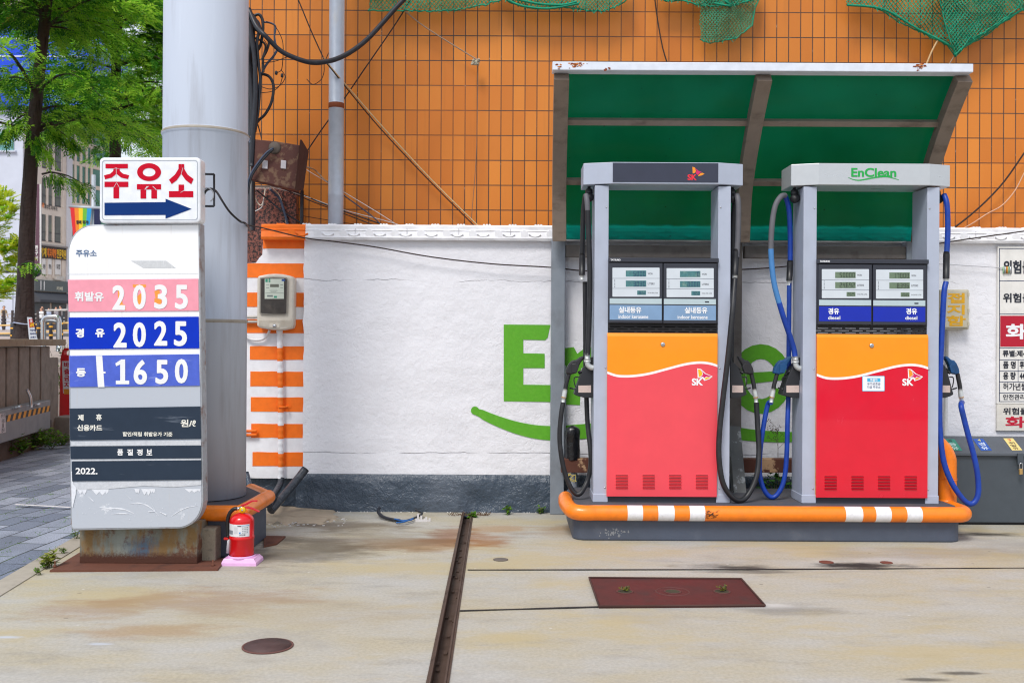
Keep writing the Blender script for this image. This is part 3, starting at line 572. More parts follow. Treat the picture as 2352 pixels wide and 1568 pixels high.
def rustbox():
    m, nt, b = newmat('rusted base steel'); tc = nt.nodes.new('ShaderNodeTexCoord'); sp = nt.nodes.new('ShaderNodeSeparateXYZ'); nt.links.new(tc.outputs['Object'], sp.inputs[0])
    nz = noisen(nt, coordn(nt, (1, 1, .35)), 9, 7, .65); n3 = noisen(nt, coordn(nt), 6, 7, .7); nf = noisen(nt, coordn(nt), 60, 5, .7)
    c = mixn(nt, rampn(nt, noisen(nt, coordn(nt, (2.5, 1, .5)), 3, 4), .4, .6), lin(142, 148, 140), lin(120, 122, 112))
    c = stain(nt, c, tc.outputs['Object'], (P(335, 1255, 6.42).x - WL['price_sign'].x, 0, .10), (.17, 9, .12), lin(76, 100, 124), .9, n3)
    c = mixn(nt, mathn(nt, 'MULTIPLY', rampn(nt, nz, .44, .62), .9), c, lin(134, 102, 54)); c = mixn(nt, mathn(nt, 'MULTIPLY', rampn(nt, n3, .52, .62), .85), c, lin(104, 62, 38))
    up = mathn(nt, 'ADD', sp.outputs['Z'], mathn(nt, 'MULTIPLY', mathn(nt, 'SUBTRACT', nf, .5), .08)); c = mixn(nt, rampn(nt, up, .10, .045), c, lin(74, 40, 26))
    nt.links.new(c, b.inputs['Base Color']); b.inputs['Roughness'].default_value = .8; bumpn(nt, mathn(nt, 'ADD', nf, n3), b, .6, .006); return m
a, e = P(185.5, 1298, 6.42), P(455, 1298, 6.42)
MB().box(a.x, e.x, 6.40, 6.68, .012, P(300, 1200, 6.42).z).build('base_box', rustbox(), ps, bevel=.004)
g = [G(x, y) for x, y in ((114, 1313.5), (499.5, 1310.6), (520, 1286), (184, 1271))]; mb = MB(); mb.extr([(q.x, q.y, .0) for q in g], (0, 0, .012))
for x, y in ((497 - 8, 1303), (126, 1306)): q = G(x, y); mb.lathe([(.012, .012), (.012, .022), (.005, .023), (.005, .05), (0, .051)], (q.x, q.y, 0), 8)
mb.build('base_plate', M_rust, ps)
a, e = P(456, 1292, 6.52), P(497, 1292, 6.52)
MB().box(a.x + .006, e.x, 6.5, 6.68, 0, P(470, 1213, 6.5).z).build('concrete_block', paint('rough concrete block', lin(150, 140, 122), .95, dirt=.7, dcol=lin(98, 92, 84), scale=40, bump=.9, bscale=120), bevel=.012, label='upright rough concrete block between the rusty base box and the plinth', cat='block')

# arrow sign
YA = 6.24
asn = thing('arrow_sign', 'white light box sign with red lettering and a blue arrow above the price board', 'sign', (P(345, 512, YA).x, YA + .06, P(345, 513, YA).z))
M_abox = paint('white sign plastic', lin(240, 243, 248), .3, dirt=.15, dcol=lin(190, 190, 196), scale=9); M_red = flat('crimson sign film', (200, 2, 40), .6, spec=.15); M_arr = flat('navy arrow film', (6, 52, 118), .6, spec=.15)
mb = MB(); mb.pprism(rrect(228, 361.5, 460.5, 512.3, 10), YA, YA + .11); mb.build('light_box', M_abox, asn, bevel=.012, seg=3)
mb = MB(); mb.pprism(rrect(229.5, 363, 464, 510.8, 10), YA + .112, YA + .125); mb.build('back_frame', M_rim2, asn)
mb = MB(); q = [(234.5, 368.5, 454, 371), (234.5, 503, 454, 505.5), (234.5, 371, 237, 503), (451.5, 371, 454, 503)]
o_, i_ = rrect(234, 368, 454.5, 506, 7), rrect(236, 370, 452.5, 504, 6); band(mb, o_ + o_[:1], i_ + i_[:1], YA - .0012); mb.build('face_groove', flat('groove', (176, 182, 192), .5), asn)
l = MB(); YLt = YA - .002
for k_, pts in enumerate(([(651, 1012), (789, 1012), (789, 1040), (651, 1040)], [(700, 1041), (717, 1041), (717, 1074), (690, 1097), (648, 1107), (642, 1083), (680, 1073), (699, 1056)], [(719, 1041), (738, 1041), (740, 1056), (760, 1073), (797, 1082), (790, 1106), (748, 1097), (719, 1074)], [(645, 1122), (792, 1122), (792, 1155), (645, 1155)], [(700, 1156), (735, 1156), (735, 1225), (700, 1225)],
    [(845, 1137), (994, 1137), (994, 1170), (845, 1170)], [(867, 1171), (902, 1171), (902, 1226), (867, 1226)], [(934, 1171), (969, 1171), (969, 1226), (934, 1226)],
    [(1102, 1013), (1118, 1013), (1118, 1074), (1092, 1112), (1060, 1137), (1043, 1110), (1080, 1078), (1102, 1042)], [(1119, 1013), (1137, 1013), (1137, 1042), (1158, 1078), (1195, 1106), (1180, 1138), (1146, 1112), (1119, 1074)], [(1102, 1140), (1136, 1140), (1136, 1179), (1102, 1179)], [(1043, 1180), (1193, 1180), (1193, 1218), (1043, 1218)])): l.pflat([Z1(*q_) for q_ in pts], YLt)
o_ = [Z1(920 + 74 * math.cos(R(a_)), 1063 + 55 * math.sin(R(a_))) for a_ in range(0, 361, 12)]; i_ = [Z1(920 + 39 * math.cos(R(a_)), 1064 + 26 * math.sin(R(a_))) for a_ in range(0, 361, 12)]; band(l, o_, i_, YLt)
l.build('lettering', M_red, asn)
l = MB(); 
for pts in ([(716, 1034), (719, 1034), (719, 1095), (716, 1095)], [(690, 1045), (716, 1036), (742, 1045), (716, 1040)], [(718, 1128), (721, 1128), (702, 1160), (699, 1160)], [(718, 1128), (721, 1128), (740, 1160), (737, 1160)], [(905, 1150), (920, 1150), (895, 1172), (892, 1170)], [(940, 1150), (946, 1150), (968, 1172), (964, 1174)], [(1128, 1036), (1131, 1036), (1120, 1075), (1117, 1075)], [(1112, 1190), (1116, 1190), (1140, 1176), (1136, 1174)]): l.pflat([Z1(*p) for p in pts], YLt - .001)
l.build('peel_crack', flat('peeled film gap', (214, 200, 208), .5), asn)
l = MB(); l.pflat([Z1(*p) for p in ((645, 1252), (1022, 1248), (1022, 1227), (1183, 1290), (1022, 1350), (1022, 1327), (645, 1329))], YLt); l.build('arrow', M_arr, asn)
M_blk = flat('black rubber', (28, 28, 31), .45); M_iron = flat('dark bracket iron', (52, 54, 60), .5, .4)
mb = MB(); zc = [P(*Z1(x, y), YA + .1) for x, y in ((1236, 1075), (1322, 1076), (1322, 1273), (1238, 1273))]
for i in range(3): mb.tube([zc[i], zc[i + 1]], .007, 6)
mb.build('bracket', M_iron, asn)
pp = [P(*Z1(x, y), Y) for x, y, Y in ((1242, 1240, YA + .1), (1262, 1195, YA + .09), (1275, 1176, YA + .09), (1300, 1166, YA + .1), (1325, 1175, YA + .12), (1345, 1195, YA + .2), (1372, 1240, 6.65), (1420, 1310, 6.80), (1480, 1365, 6.88), (1520, 1385, 7.0), (1560, 1450, 8.3))]
MB().tube(pp, .0075, 7, k=5).build('sign_cable', M_blk, label='thin black cable drooping across the grey pillar from the arrow sign', cat='cable')
mb = MB(); cc = P(*Z1(1280, 1205), YA + .09); mb.tube([cc + Vector((math.cos(R(a)) * .04, 0, math.sin(R(a)) * .045)) for a in range(-60, 240, 20)], .004, 6); mb.tube([P(*Z1(1240, 1178), YA + .1), P(*Z1(1275, 1182), YA + .09)], .004, 6); mb.build('wire_loop', flat('grey wire', (150, 152, 158), .5), asn)

# ---------------------------------------------------------------- fire extinguisher on its stand
Z8 = Zm(850, 1900, 4.48); YE = 6.52; k = YE / F / 4.48 / 1.714286
def E8(x, y, Y=YE): return P(*Z8(x, y), Y)
es = E8(510, 1440); zb_ = .0; M_pk = paint('pink plastic', lin(226, 176, 222), .4, dirt=.25, dcol=lin(190, 140, 176), scale=9)
mb = MB(); x0, x1 = E8(190, 1450).x, E8(832, 1450).x; x1 = E8(800, 1450).x; x2, x3 = E8(212, 1300).x, E8(752, 1300).x; zs = E8(500, 1290).z; d0 = YE - .13; w1, w2 = x1 - x0, x3 - x2
c4 = lambda xa, xb, ya, yb, z: [(xa, ya, z), (xb, ya, z), (xb, yb, z), (xa, yb, z)]
lv = [c4(x0, x1, d0, d0 + w1 * .85, 0), c4(x0 + .002, x1 - .002, d0 + .002, d0 + w1 * .85 - .002, .02), c4(x2, x3, d0 + .02, d0 + .01 + w2 * .85, zs), c4(x2 + .004, x3 - .004, d0 + .024, d0 + .006 + w2 * .85, zs + .006)]
mb.add([p for q in lv for p in q], [(i * 4 + j, i * 4 + (j + 1) % 4, i * 4 + 4 + (j + 1) % 4, i * 4 + 4 + j) for i in range(3) for j in range(4)] + [(12, 13, 14, 15)])
ec = Vector(((E8(272, 900).x + E8(690, 900).x) / 2, d0 + .10, 0)); er = 209 * k
mb.lathe([(er + .010, zs + .004), (er + .010, zs + .012), (er + .007, zs + .017), (er + .004, zs + .017), (er + .004, zs + .008)], ec, 32, caps=False)
mb.build('extinguisher_stand', M_pk, bevel=.004, label='pale pink plastic square stand under the red fire extinguisher', cat='stand')
ex = thing('fire_extinguisher', 'small red fire extinguisher with black hose standing on a pink base', 'fire extinguisher', (ec.x, ec.y, zs + .009))
zt = lambda y: E8(480, y, ec.y - er * .6).z
M_er = paint('red enamel', lin(214, 8, 20), .3, coat=.4, var=.03)
prof = [(er * .9, zs + .009), (er, zs + .02), (er, zt(1010)), (er + .0025, zt(1003)), (er + .0025, zt(960)), (er, zt(953)), (er, zt(690))] + [(er * math.cos(R(a)) * .86 + er * .14 * math.cos(R(a)), zt(690) + (zt(545) - zt(690)) * math.sin(R(a))) for a in range(10, 80, 10)] + [(er * .17, zt(545)), (er * .17, zt(515)), (0, zt(514))]
MB().lathe(prof, ec, 36).build('tank', M_er, ex)
M_lab = paint('label paper', lin(222, 224, 228), .5, dirt=.15, dcol=lin(190, 192, 200), scale=20)
def cyl(x0, y0, x1, y1, dr, mb, mi=0, n=12):
    c0 = (E8(272, 0).x + E8(690, 0).x) / 2; vs = []
    for i in range(n + 1):
        t = ((x0 + (x1 - x0) * i / n) - 481) / 209; an = math.asin(max(-.999, min(.999, t)))
        for y in (y0, y1): vs.append((ec.x + (er + dr) * math.sin(an), ec.y - (er + dr) * math.cos(an), zt(y)))
    mb.add(vs, [(2 * i, 2 * i + 1, 2 * i + 3, 2 * i + 2) for i in range(n)], mi)
mb = MB(); cyl(278, 722, 645, 938, .0012, mb, 0, 16); cyl(530, 738, 640, 746, .002, mb, 1); cyl(460, 742, 525, 758, .002, mb, 3); cyl(490, 856, 514, 880, .002, mb, 1, 3); cyl(282, 830, 375, 900, .002, mb, 2)
for i in range(4):
    for j in range(3): cyl(540 + j * 32, 770 + i * 30, 560 + j * 32, 782 + i * 30, .002, mb, 2, 2)
for i in range(6): cyl(395, 775 + i * 18, 465, 781 + i * 18, .002, mb, 4, 3)
vs, fs = glyphs('2033.08', .02); vs2 = []
for a_, b_ in vs:
    t = (540 + a_ * 96 - 481) / 209; an = math.asin(t); vs2.append((ec.x + (er + .002) * math.sin(an), ec.y - (er + .002) * math.cos(an), zt(903 - b_ * 26)))
mb.add(vs2, fs, 3); mb.build('label', [M_lab, flat('label blue', (30, 130, 205)), flat('label grey', (130, 136, 146)), flat('label dark', (64, 66, 74)), flat('label pale grey', (190, 194, 200))], ex)
yv = ec.y
M_chr = paint('brushed chrome', lin(200, 202, 206), .28, .9, var=.05); M_hose = flat('black hose rubber', (24, 25, 28), .42)
mb = MB(); mb.lathe([(.014, zt(520)), (.016, zt(500)), (.016, zt(440)), (.010, zt(430)), (0, zt(429))], ec, 16); q = E8(440, 452, yv); mb.tube([q, E8(368, 452, yv)], .010, 12); mb.build('valve', M_chr, ex)
mb = MB(); q = E8(468, 480, yv - .022); mb.lathe([(0, -.006), (.019, -.006), (.021, .0), (.021, .012)], q, 20, ax='Y'); mb.lathe([(0, -.0), (.006, .0), (.006, .004)], q + Vector((0, -.010, 0)), 10, 1, ax='Y'); mb.build('gauge', [flat('yellow gauge ring', (226, 182, 10), .35), M_chr], ex)
mb = MB()
for pts in ([(440, 392), (500, 372), (625, 312), (720, 312), (735, 322), (720, 332), (640, 336), (540, 392), (470, 418), (444, 415)], [(500, 425), (560, 420), (650, 448), (760, 505), (765, 518), (740, 515), (640, 470), (540, 448), (505, 445)]): mb.extr([E8(x, y, yv - .012) for x, y in pts], (0, .024, 0))
mb.build('handle', paint('red lever enamel', lin(200, 10, 40), .4), ex, bevel=.002)
MB().tube([E8(x, y, yv - .01) for x, y in ((370, 452), (320, 460), (265, 505), (225, 580), (205, 690), (208, 800), (214, 945))], .0125, 12, k=5).build('hose', M_hose, ex)
mb = MB(); mb.box(E8(184, 0).x, E8(262, 0).x, yv - .022, yv + .002, E8(0, 975).z, E8(0, 938).z); mb.build('hose_strap', M_er, ex)
mb = MB(); q = E8(224, 1000, yv - .01); h = E8(0, 985, yv).z - q.z; mb.lathe([(0, h - (E8(0, 985, yv).z - E8(0, 1228, yv).z)), (.0165, h - (E8(0, 985, yv).z - E8(0, 1228, yv).z) + .001), (.0105, h - .028), (.0105, h), (0, h)], q, 16); mb.build('nozzle', paint('grey nozzle plastic', lin(196, 198, 206), .35), ex)

# ---------------------------------------------------------------- electric meter and pipes at the striped pier
YM = YP - .13
em = thing('electric_meter', 'beige electricity meter box with a tinted window on the striped wall end', 'electric meter', (P(*Z5(352, 1425), YP).x, YP, P(*Z5(352, 1425), YP).z))
M_bei = paint('beige plastic', lin(214, 206, 192), .45, dirt=.2, dcol=lin(184, 160, 130), scale=8)
o = [Z5(x, y) for x, y in ((147, 835), (165, 815), (270, 795), (350, 790), (430, 795), (540, 818), (560, 845), (552, 1380), (530, 1405), (430, 1425), (300, 1420), (165, 1395), (145, 1370))]
mb = MB(); mb.pprism(o, YM, YP - .001); mb.build('case', M_bei, em, bevel=.018, seg=4)
w_ = [Z5(x, y) for x, y in ((188, 842), (330, 832), (480, 840), (490, 855), (482, 1235), (470, 1248), (335, 1250), (195, 1243), (182, 1230))]
mb = MB(); mb.pprism(w_, YM - .012, YM + .004); fo = mb.build('window', paint('smoked window', lin(74, 70, 66), .15, var=.15, dirt=.5, dcol=lin(108, 100, 92), scale=10), em, bevel=.006, seg=3)
mb = MB(); cw = sum(x for x, y in w_) / len(w_), sum(y for x, y in w_) / len(w_); wo = [(cw[0] + (x - cw[0]) * 1.03, cw[1] + (y - cw[1]) * 1.02) for x, y in w_]; wi = [(cw[0] + (x - cw[0]) * .955, cw[1] + (y - cw[1]) * .97) for x, y in w_]
band(mb, wo + wo[:1], wi + wi[:1], YM - .0135); mb.build('window_frame', flat('window rim', (140, 134, 124), .5), em)
mb = MB(); S5 = lambda a, b, c, d: [Z5(a, b), Z5(c, b), Z5(c, d), Z5(a, d)]
mb.pflat(S5(234, 848, 450, 1072), YM - .0128, 0); mb.pflat(S5(295, 908, 393, 942), YM - .0134, 1)
for q in ((242, 850, 268, 885), (278, 846, 298, 864), (278, 868, 298, 886), (338, 1040, 372, 1062)): mb.pflat(S5(*q), YM - .0134, 2)
mb.pflat(S5(424, 852, 462, 874), YM - .0134, 3)
for q in ((250, 912, 285, 916), (250, 944, 285, 950), (410, 912, 440, 918), (410, 944, 440, 950), (290, 965, 375, 968), (290, 980, 380, 983), (300, 995, 365, 998), (262, 1030, 325, 1050), (240, 1005, 448, 1008)): mb.pflat(S5(*q), YM - .0136, 4)
mb.build('dial_plate', [flat('dial plate', (206, 214, 200), .5), flat('lcd grey', (108, 112, 100), .4), flat('green mark', (50, 150, 120)), flat('blue mark', (40, 80, 150)), flat('dial print', (120, 130, 126))], em)
mb = MB()
for i in range(30): x = 168 + i * 12.2; mb.pprism(S5(x, 1312, x + 6, 1378 + 8 * math.sin(i / 29 * math.pi)), YM - .004, YM + .002)
mb.pprism(S5(285, 1345, 400, 1392), YM - .006, YM + .002); mb.lathe([(0, -.012), (.014, -.008), (.016, 0)], P(*Z5(345, 1375), YM - .006), 12, 1, ax='Y'); mb.build('terminal_cover', [M_bei, M_chr], em)
mb = MB(); mb.lathe([(0, -.01), (.008, -.008), (.01, 0)], P(*Z5(566, 1160), YP - .06), 10, ax='Y'); mb.build('screw', flat('brass screw', (120, 96, 60), .4, .6), em)
mb = MB(); pts = [P(*Z5(x, y), YP - .03) for x, y in ((287, 1425), (270, 1470), (220, 1520), (150, 1535), (70, 1525), (25, 1490), (0, 1480))]; mb.tube(pts, .011, 8, k=4); mb.build('meter_cable', paint('white cable sheath', lin(226, 226, 228), .5), label='thick white cable curving left from under the electricity meter', cat='cable')
mb = MB()
for yy in (1278, 1330): pa, pb = P(*Z5(-60, yy), YP - .03), P(*Z5(150, yy), YP - .03); mb.tube([pa, pb], .011, 8)
mb.build('short_pipe', paint('grey pipe paint', lin(180, 176, 168), .5, dirt=.4, dcol=lin(214, 160, 40), scale=9), label='pair of short grey pipes joining the meter box to the pillar side', cat='pipe')
xs_, n = P(644, 900, YP).x, 90; pts = []; 
for i in range(n + 1):
    y = 757 + (1098 - 757) * i / n; pts.append(P(642 + 3 * math.sin(i / n * 2), y, YP - .03))
stripes = [(795, 826), (853, 887), (912, 945), (973, 1005), (1038, 1070)]
cd = thing('conduit', 'ribbed conduit painted in white and orange bands running down the striped wall', 'conduit', (pts[-1].x, YP - .03, 0))
mb = MB(); mb.tube(pts, .027, 12, mf=lambda t: 1 if any(a <= 757 + 341 * t <= b for a, b in stripes) else 0, rf=lambda t: .0255 + .0022 * math.sin(t * n * 1.57)); mb.build('painted_tube', [M_whites, M_orng], cd)
pts2 = crom([P(*q) for q in ((647, 1097, YP - .03), (643, 1112, YP - .06), (634, 1128, YP - .2), (624, 1143, YP - .5), (618, 1160, YP - .7))], 16); n2 = len(pts2)
MB().tube(pts2, .027, 12, rf=lambda t: .026 + .002 * math.sin(t * n2 * 1.57)).build('flexible_end', flat('dark flexible conduit', (62, 66, 74), .35), cd)
mb = MB(); q = P(650, 934, YP - .03); mb.box(q.x - .062, q.x + .062, YP - .008, YP - .004, q.z - .012, q.z + .012); mb.tube([(q.x - .03, YP - .006, q.z), (q.x - .028, YP - .06, q.z), (q.x + .028, YP - .06, q.z), (q.x + .03, YP - .006, q.z)], .008, 6); mb.build('clamp', M_orng, cd)
mb = MB()
for y in (990, 999): mb.tube([P(560, y, YP - .03), P(590, y - 1, YP - .03)], .012, 8)
mb.build('pipe_stub', paint('orange painted stub', lin(236, 112, 20), .5), label='two short orange pipe stubs low on the striped wall end', cat='pipe')
MB().tube([P(*q) for q in ((702, 1076, YW - .1), (680, 1104, YW - .16), (650, 1140, YW - .3), (622, 1172, YW - .45))], .034, 14, k=4).build('drain_pipe', paint('black pipe gloss paint', lin(60, 64, 72), .25, dirt=.3, dcol=lin(120, 124, 130), scale=14, bump=.4, bscale=30), label='thick dark grey pipe leaning from the wall foot to the plinth', cat='pipe')
MB().tube([P(*q) for q in ((565, 1085, YP - .05), (572, 1110, YP - .1), (582, 1145, YP - .25))], .025, 10, k=4).build('drain_pipe', M_base, label='short dark pipe just right of the pillar foot behind the plinth', cat='pipe')

# ---------------------------------------------------------------- grey pole, rusty box, cables, ropes
M_galv = paint('galvanised paint', lin(182, 190, 202), .45, .15, dirt=.35, dcol=lin(206, 196, 176), scale=7, stretch=(1, 1, .4))
pole = MB(); a_, b_ = P(774.5, 0, 8.84), P(769.5, 510, 8.84); zr = P(771, 240, 8.77).z; r_ = .0675
pole.lathe([(r_, -.05), (r_, zr - .8), (r_ + .002, zr - .79), (r_, zr - .78), (r_, zr - .022), (r_ + .002, zr - .02), (r_ + .002, zr + .024), (r_, zr + .026), (r_, 7.5)], ((a_.x + b_.x) / 2 + .002, 8.84, 0), 28, mf=lambda i: 1 if i in (4, 5, 6) else 0)
pole.build('steel_pole', [M_galv, paint('rust ring', lin(130, 66, 36), .9, dirt=.6, dcol=lin(90, 46, 30), scale=20)], label='slim grey steel pole with a rust ring rising behind the white wall', cat='pole')
Z4 = Zm(900, 0, 1.651)
def V4(x, y, Y): return P(*Z4(x, y), Y)
jb = thing('junction_box', 'tilted rusty steel box hanging beside the pillar with cables around it', 'junction box', V4(310, 1230, 8.5))
M_jb = paint('flaking rust paint', lin(92, 54, 46), .75, dirt=.65, dcol=lin(140, 112, 88), scale=14, bump=.6, bscale=30, lo=.5, hi=.62)
mb = MB(); mb.extr([V4(x, y, 8.4) for x, y in ((160, 905), (300, 918), (465, 945), (435, 1235), (160, 1170), (138, 1165))], (0, .16, 0)); jf = mb.build('box_body', M_jb, jb, bevel=.006)
mb = MB(); mb.extr([V4(*q) for q in ((465, 908, 8.36), (510, 985, 8.5), (476, 1238, 8.5), (432, 1236, 8.36))], (.012, .01, 0)); mb.build('side_flange', paint('dark rust', lin(70, 40, 32), .85, scale=8, bump=.5), jb)
M_clip = paint('pale clip plastic', lin(206, 200, 204), .5)
for x in (238, 358): mb = MB(); mb.extr([V4(x + a, y, 8.388) for a, y in ((-18, 1040), (16, 1045), (14, 1098), (-20, 1095))], (0, .014, 0)); mb.build('clip', M_clip, jb, bevel=.003)
mb = MB(); mb.lathe([(0, -.02), (.04, -.012), (.055, 0)], V4(300, 962, 8.40), 12, ax='Y'); mb.build('cable_gland', paint('grey putty', lin(104, 94, 86), .95, bump=.6, bscale=60), jb)
def cable(name, pts, r, mat, label, Y=8.5, kk=6, cat='cable', group=None, n=8, Z=Z4):
    MB().tube([P(*Z(q[0], q[1]), q[2] if len(q) > 2 else Y) for q in pts], r, n, k=kk).build(name, mat, label=label, cat=cat, group=group)
M_cab = paint('black cable sheath', lin(34, 36, 44), .42, dirt=.3, dcol=lin(76, 80, 92), scale=20)
M_cab2 = flat('slate blue cable sheath', (66, 78, 100), .45); M_ropeb = flat('dark rope', (58, 46, 42), .9); M_ropet = paint('beige rope', lin(206, 172, 126), .9, scale=60, var=.2); M_ropeg = paint('grey brown rope', lin(160, 138, 118), .9, scale=60, var=.2); M_wirew = flat('white wire', (226, 224, 222), .5)
cable('overhead_cable', [(130, 60, 8.4), (180, 170, 8.35), (240, 235, 8.3), (330, 325), (420, 373), (520, 405), (600, 407), (700, 385), (800, 335), (900, 258), (1000, 152), (1085, 55), (1160, -25), (1230, -120)], .0205, M_cab, 'thick black cable sagging in a curve across the orange tiles', 8.35)
MB().tube([V4(150, 95, 8.62), V4(150, 1500, 8.62)], .03, 10).build('riser_pipe', M_cab, label='black vertical riser pipe close beside the grey pillar', cat='pipe')
mb = MB(); mb.extr([V4(x, y, 8.7) for x, y in ((118, 450), (133, 450), (133, 930), (118, 930))], (0, .05, 0)); mb.build('steel_strip', paint('brown rusty strip', lin(120, 58, 40), .9, dirt=.6, dcol=lin(196, 140, 110), scale=18), label='narrow rusty steel strip right against the pillar edge', cat='bracket')
mb = MB(); mb.extr([V4(x, y, 8.55) for x, y in ((110, 392), (172, 392), (172, 412), (110, 412))], (0, .05, 0)); mb.build('cable_clamp', flat('white clamp', (232, 232, 228), .5), label='small white clamp across the black cables beside the pillar', cat='clamp')
cb_ = [([(125, 60), (145, 130), (150, 210), (140, 300), (130, 400), (150, 560), (165, 760), (150, 900)], .028, M_cab, 'thickest black cable of the bundle hugging the pillar edge'),
       ([(160, 110), (195, 95), (220, 130), (222, 210), (205, 300), (175, 360), (180, 480)], .013, M_cab, 'black cable bent over in a tall hook at the bundle top'),
       ([(165, 130), (190, 145), (205, 200), (190, 240), (175, 330)], .014, M_cab2, 'short taped slate cable inside the hook of the bundle'),
       ([(225, 145), (270, 150), (305, 175), (298, 240), (310, 300), (325, 325)], .008, M_cab2, 'thin slate blue cable kinked out to the right near the top'),
       ([(215, 480), (265, 500), (292, 560), (280, 660), (240, 740), (190, 790), (160, 850)], .0125, M_cab, 'black cable bowed out in a half loop beside the pillar'),
       ([(318, 322), (290, 370), (240, 430), (205, 520), (190, 650), (165, 780), (140, 930)], .0105, M_cab2, 'long slate cable running down left from the thick cable'),
       ([(292, 962), (240, 1000), (170, 1090), (130, 1170), (118, 1250)], .009, M_cab2, 'upper slate cable looping out of the rusty box'),
       ([(292, 972), (260, 1000), (200, 1070), (150, 1150), (125, 1260)], .008, M_cab, 'lower black cable looping out of the rusty box')]
for i, (p_, r_, m_, l_) in enumerate(cb_): cable('hanging_cable', p_, r_, m_, l_, 8.36 if i > 5 else 8.46 + .015 * i, group='cables bundled beside the pillar')
for i_, (p_, r_, l_) in enumerate((([(118, 70), (138, 150), (160, 300), (172, 420), (176, 640), (160, 880), (150, 1080)], .020, 'second thick black cable of the bundle beside the pillar'), ([(140, 90), (178, 130), (196, 190), (186, 290), (196, 420), (205, 520), (195, 700), (172, 860)], .012, 'wavy black cable down the outer side of the bundle'), ([(120, 150), (170, 190), (235, 235), (262, 270), (248, 330), (215, 390)], .011, 'black cable crossing the bundle then dropping back'), ([(130, 240), (200, 260), (240, 300), (225, 380), (228, 470)], .009, 'short black cable looped at the bundle middle'), ([(118, 330), (165, 430), (180, 520), (165, 620), (175, 760), (150, 940)], .016, 'black cable behind the small white clamp'))): cable('hanging_cable', p_, r_, M_cab, l_, 8.40 + .02 * i_, group='cables bundled beside the pillar')
tw = [([(245, 140), (300, 170), (345, 250), (355, 320), (350, 420), (340, 460), (310, 475)], 'thin twisted wire hanging below the thick cable start'), ([(340, 455), (365, 490), (362, 520), (330, 560), (270, 580), (200, 560)], 'thin wire tail curling back to the bundle'), ([(350, 500), (330, 560), (280, 595), (200, 605)], 'lowest thin wire tail curling back to the bundle'),
      ([(225, 410), (300, 400), (380, 372)], 'thin tie wire just under the thick cable'), ([(230, 260), (250, 300), (235, 360), (215, 420)], 'short frayed wire end in the bundle'), ([(650, 345), (635, 380), (622, 420), (620, 470), (600, 520), (548, 550), (508, 515)], 'thin loose wire hook hanging under the thick cable')]
for p_, l_ in tw: cable('loose_wire', p_, .0035, M_ropeb, l_, 8.42, cat='wire', group='loose wires near the rusty box', n=5)
mb = MB(); 
for x, y in ((310, 475), (348, 492)): mb.lathe([(0, -.02), (.012, -.012), (.012, .012), (0, .02)], V4(x, y, 8.42), 8)
mb.build('wire_connector', M_cab, label='pair of black wire end caps hanging near the cable bundle', cat='cap')
YR = 9.05
cable('rope', [(440, -30), (480, 65), (540, 210), (620, 385)], .006, M_ropeb, 'dark rope slanting down from the top edge to the thick cable', YR - .35, 3, 'rope', n=6)
cable('rope', [(640, 415, 8.7), (700, 490, 8.75), (780, 590, 8.9), (990, 840), (1300, 1170), (1625, 1495)], .0055, M_ropeb, 'long dark rope slanting down right across the orange tiles', YR, 3, 'rope', n=6)
cable('rope', [(615, 375, 8.7), (700, 482, 8.75), (790, 585, 8.9), (1010, 835), (1320, 1170), (1650, 1495)], .007, M_ropet, 'long beige rope slanting down right beside the dark rope', YR - .02, 3, 'rope', n=6)
cable('rope', [(1195, -20), (1080, 165), (880, 455), (750, 645), (600, 850), (480, 1030)], .006, M_ropeb, 'dark rope slanting down left behind the grey pole', YR, 3, 'rope', n=6)
cable('rope', [(1125, 55), (1240, 150), (1390, 250), (1620, 392)], .0055, M_ropeg, 'grey brown rope running from the net to a knot', YR - .01, 3, 'rope', n=6)
mb = MB(); kc = V4(1605, 405, YR - .03); random.seed(3)
for i in range(7): mb.tube([kc + Vector((random.uniform(-.04, .04), random.uniform(-.02, .02), random.uniform(-.025, .025))) for _ in range(4)], .007, 6, k=4)
mb.build('rope_knot', paint('pale knot rope', lin(186, 180, 160), .9, scale=60, var=.25), label='pale tangled knot of rope against the orange tiles', cat='knot')
cable('string', [(1622, 415), (1618, 700), (1608, 1050), (1572, 1495)], .003, flat('grey string', (128, 104, 88), .9), 'thin grey string hanging straight down from the knot', YR, 3, 'string', n=5)
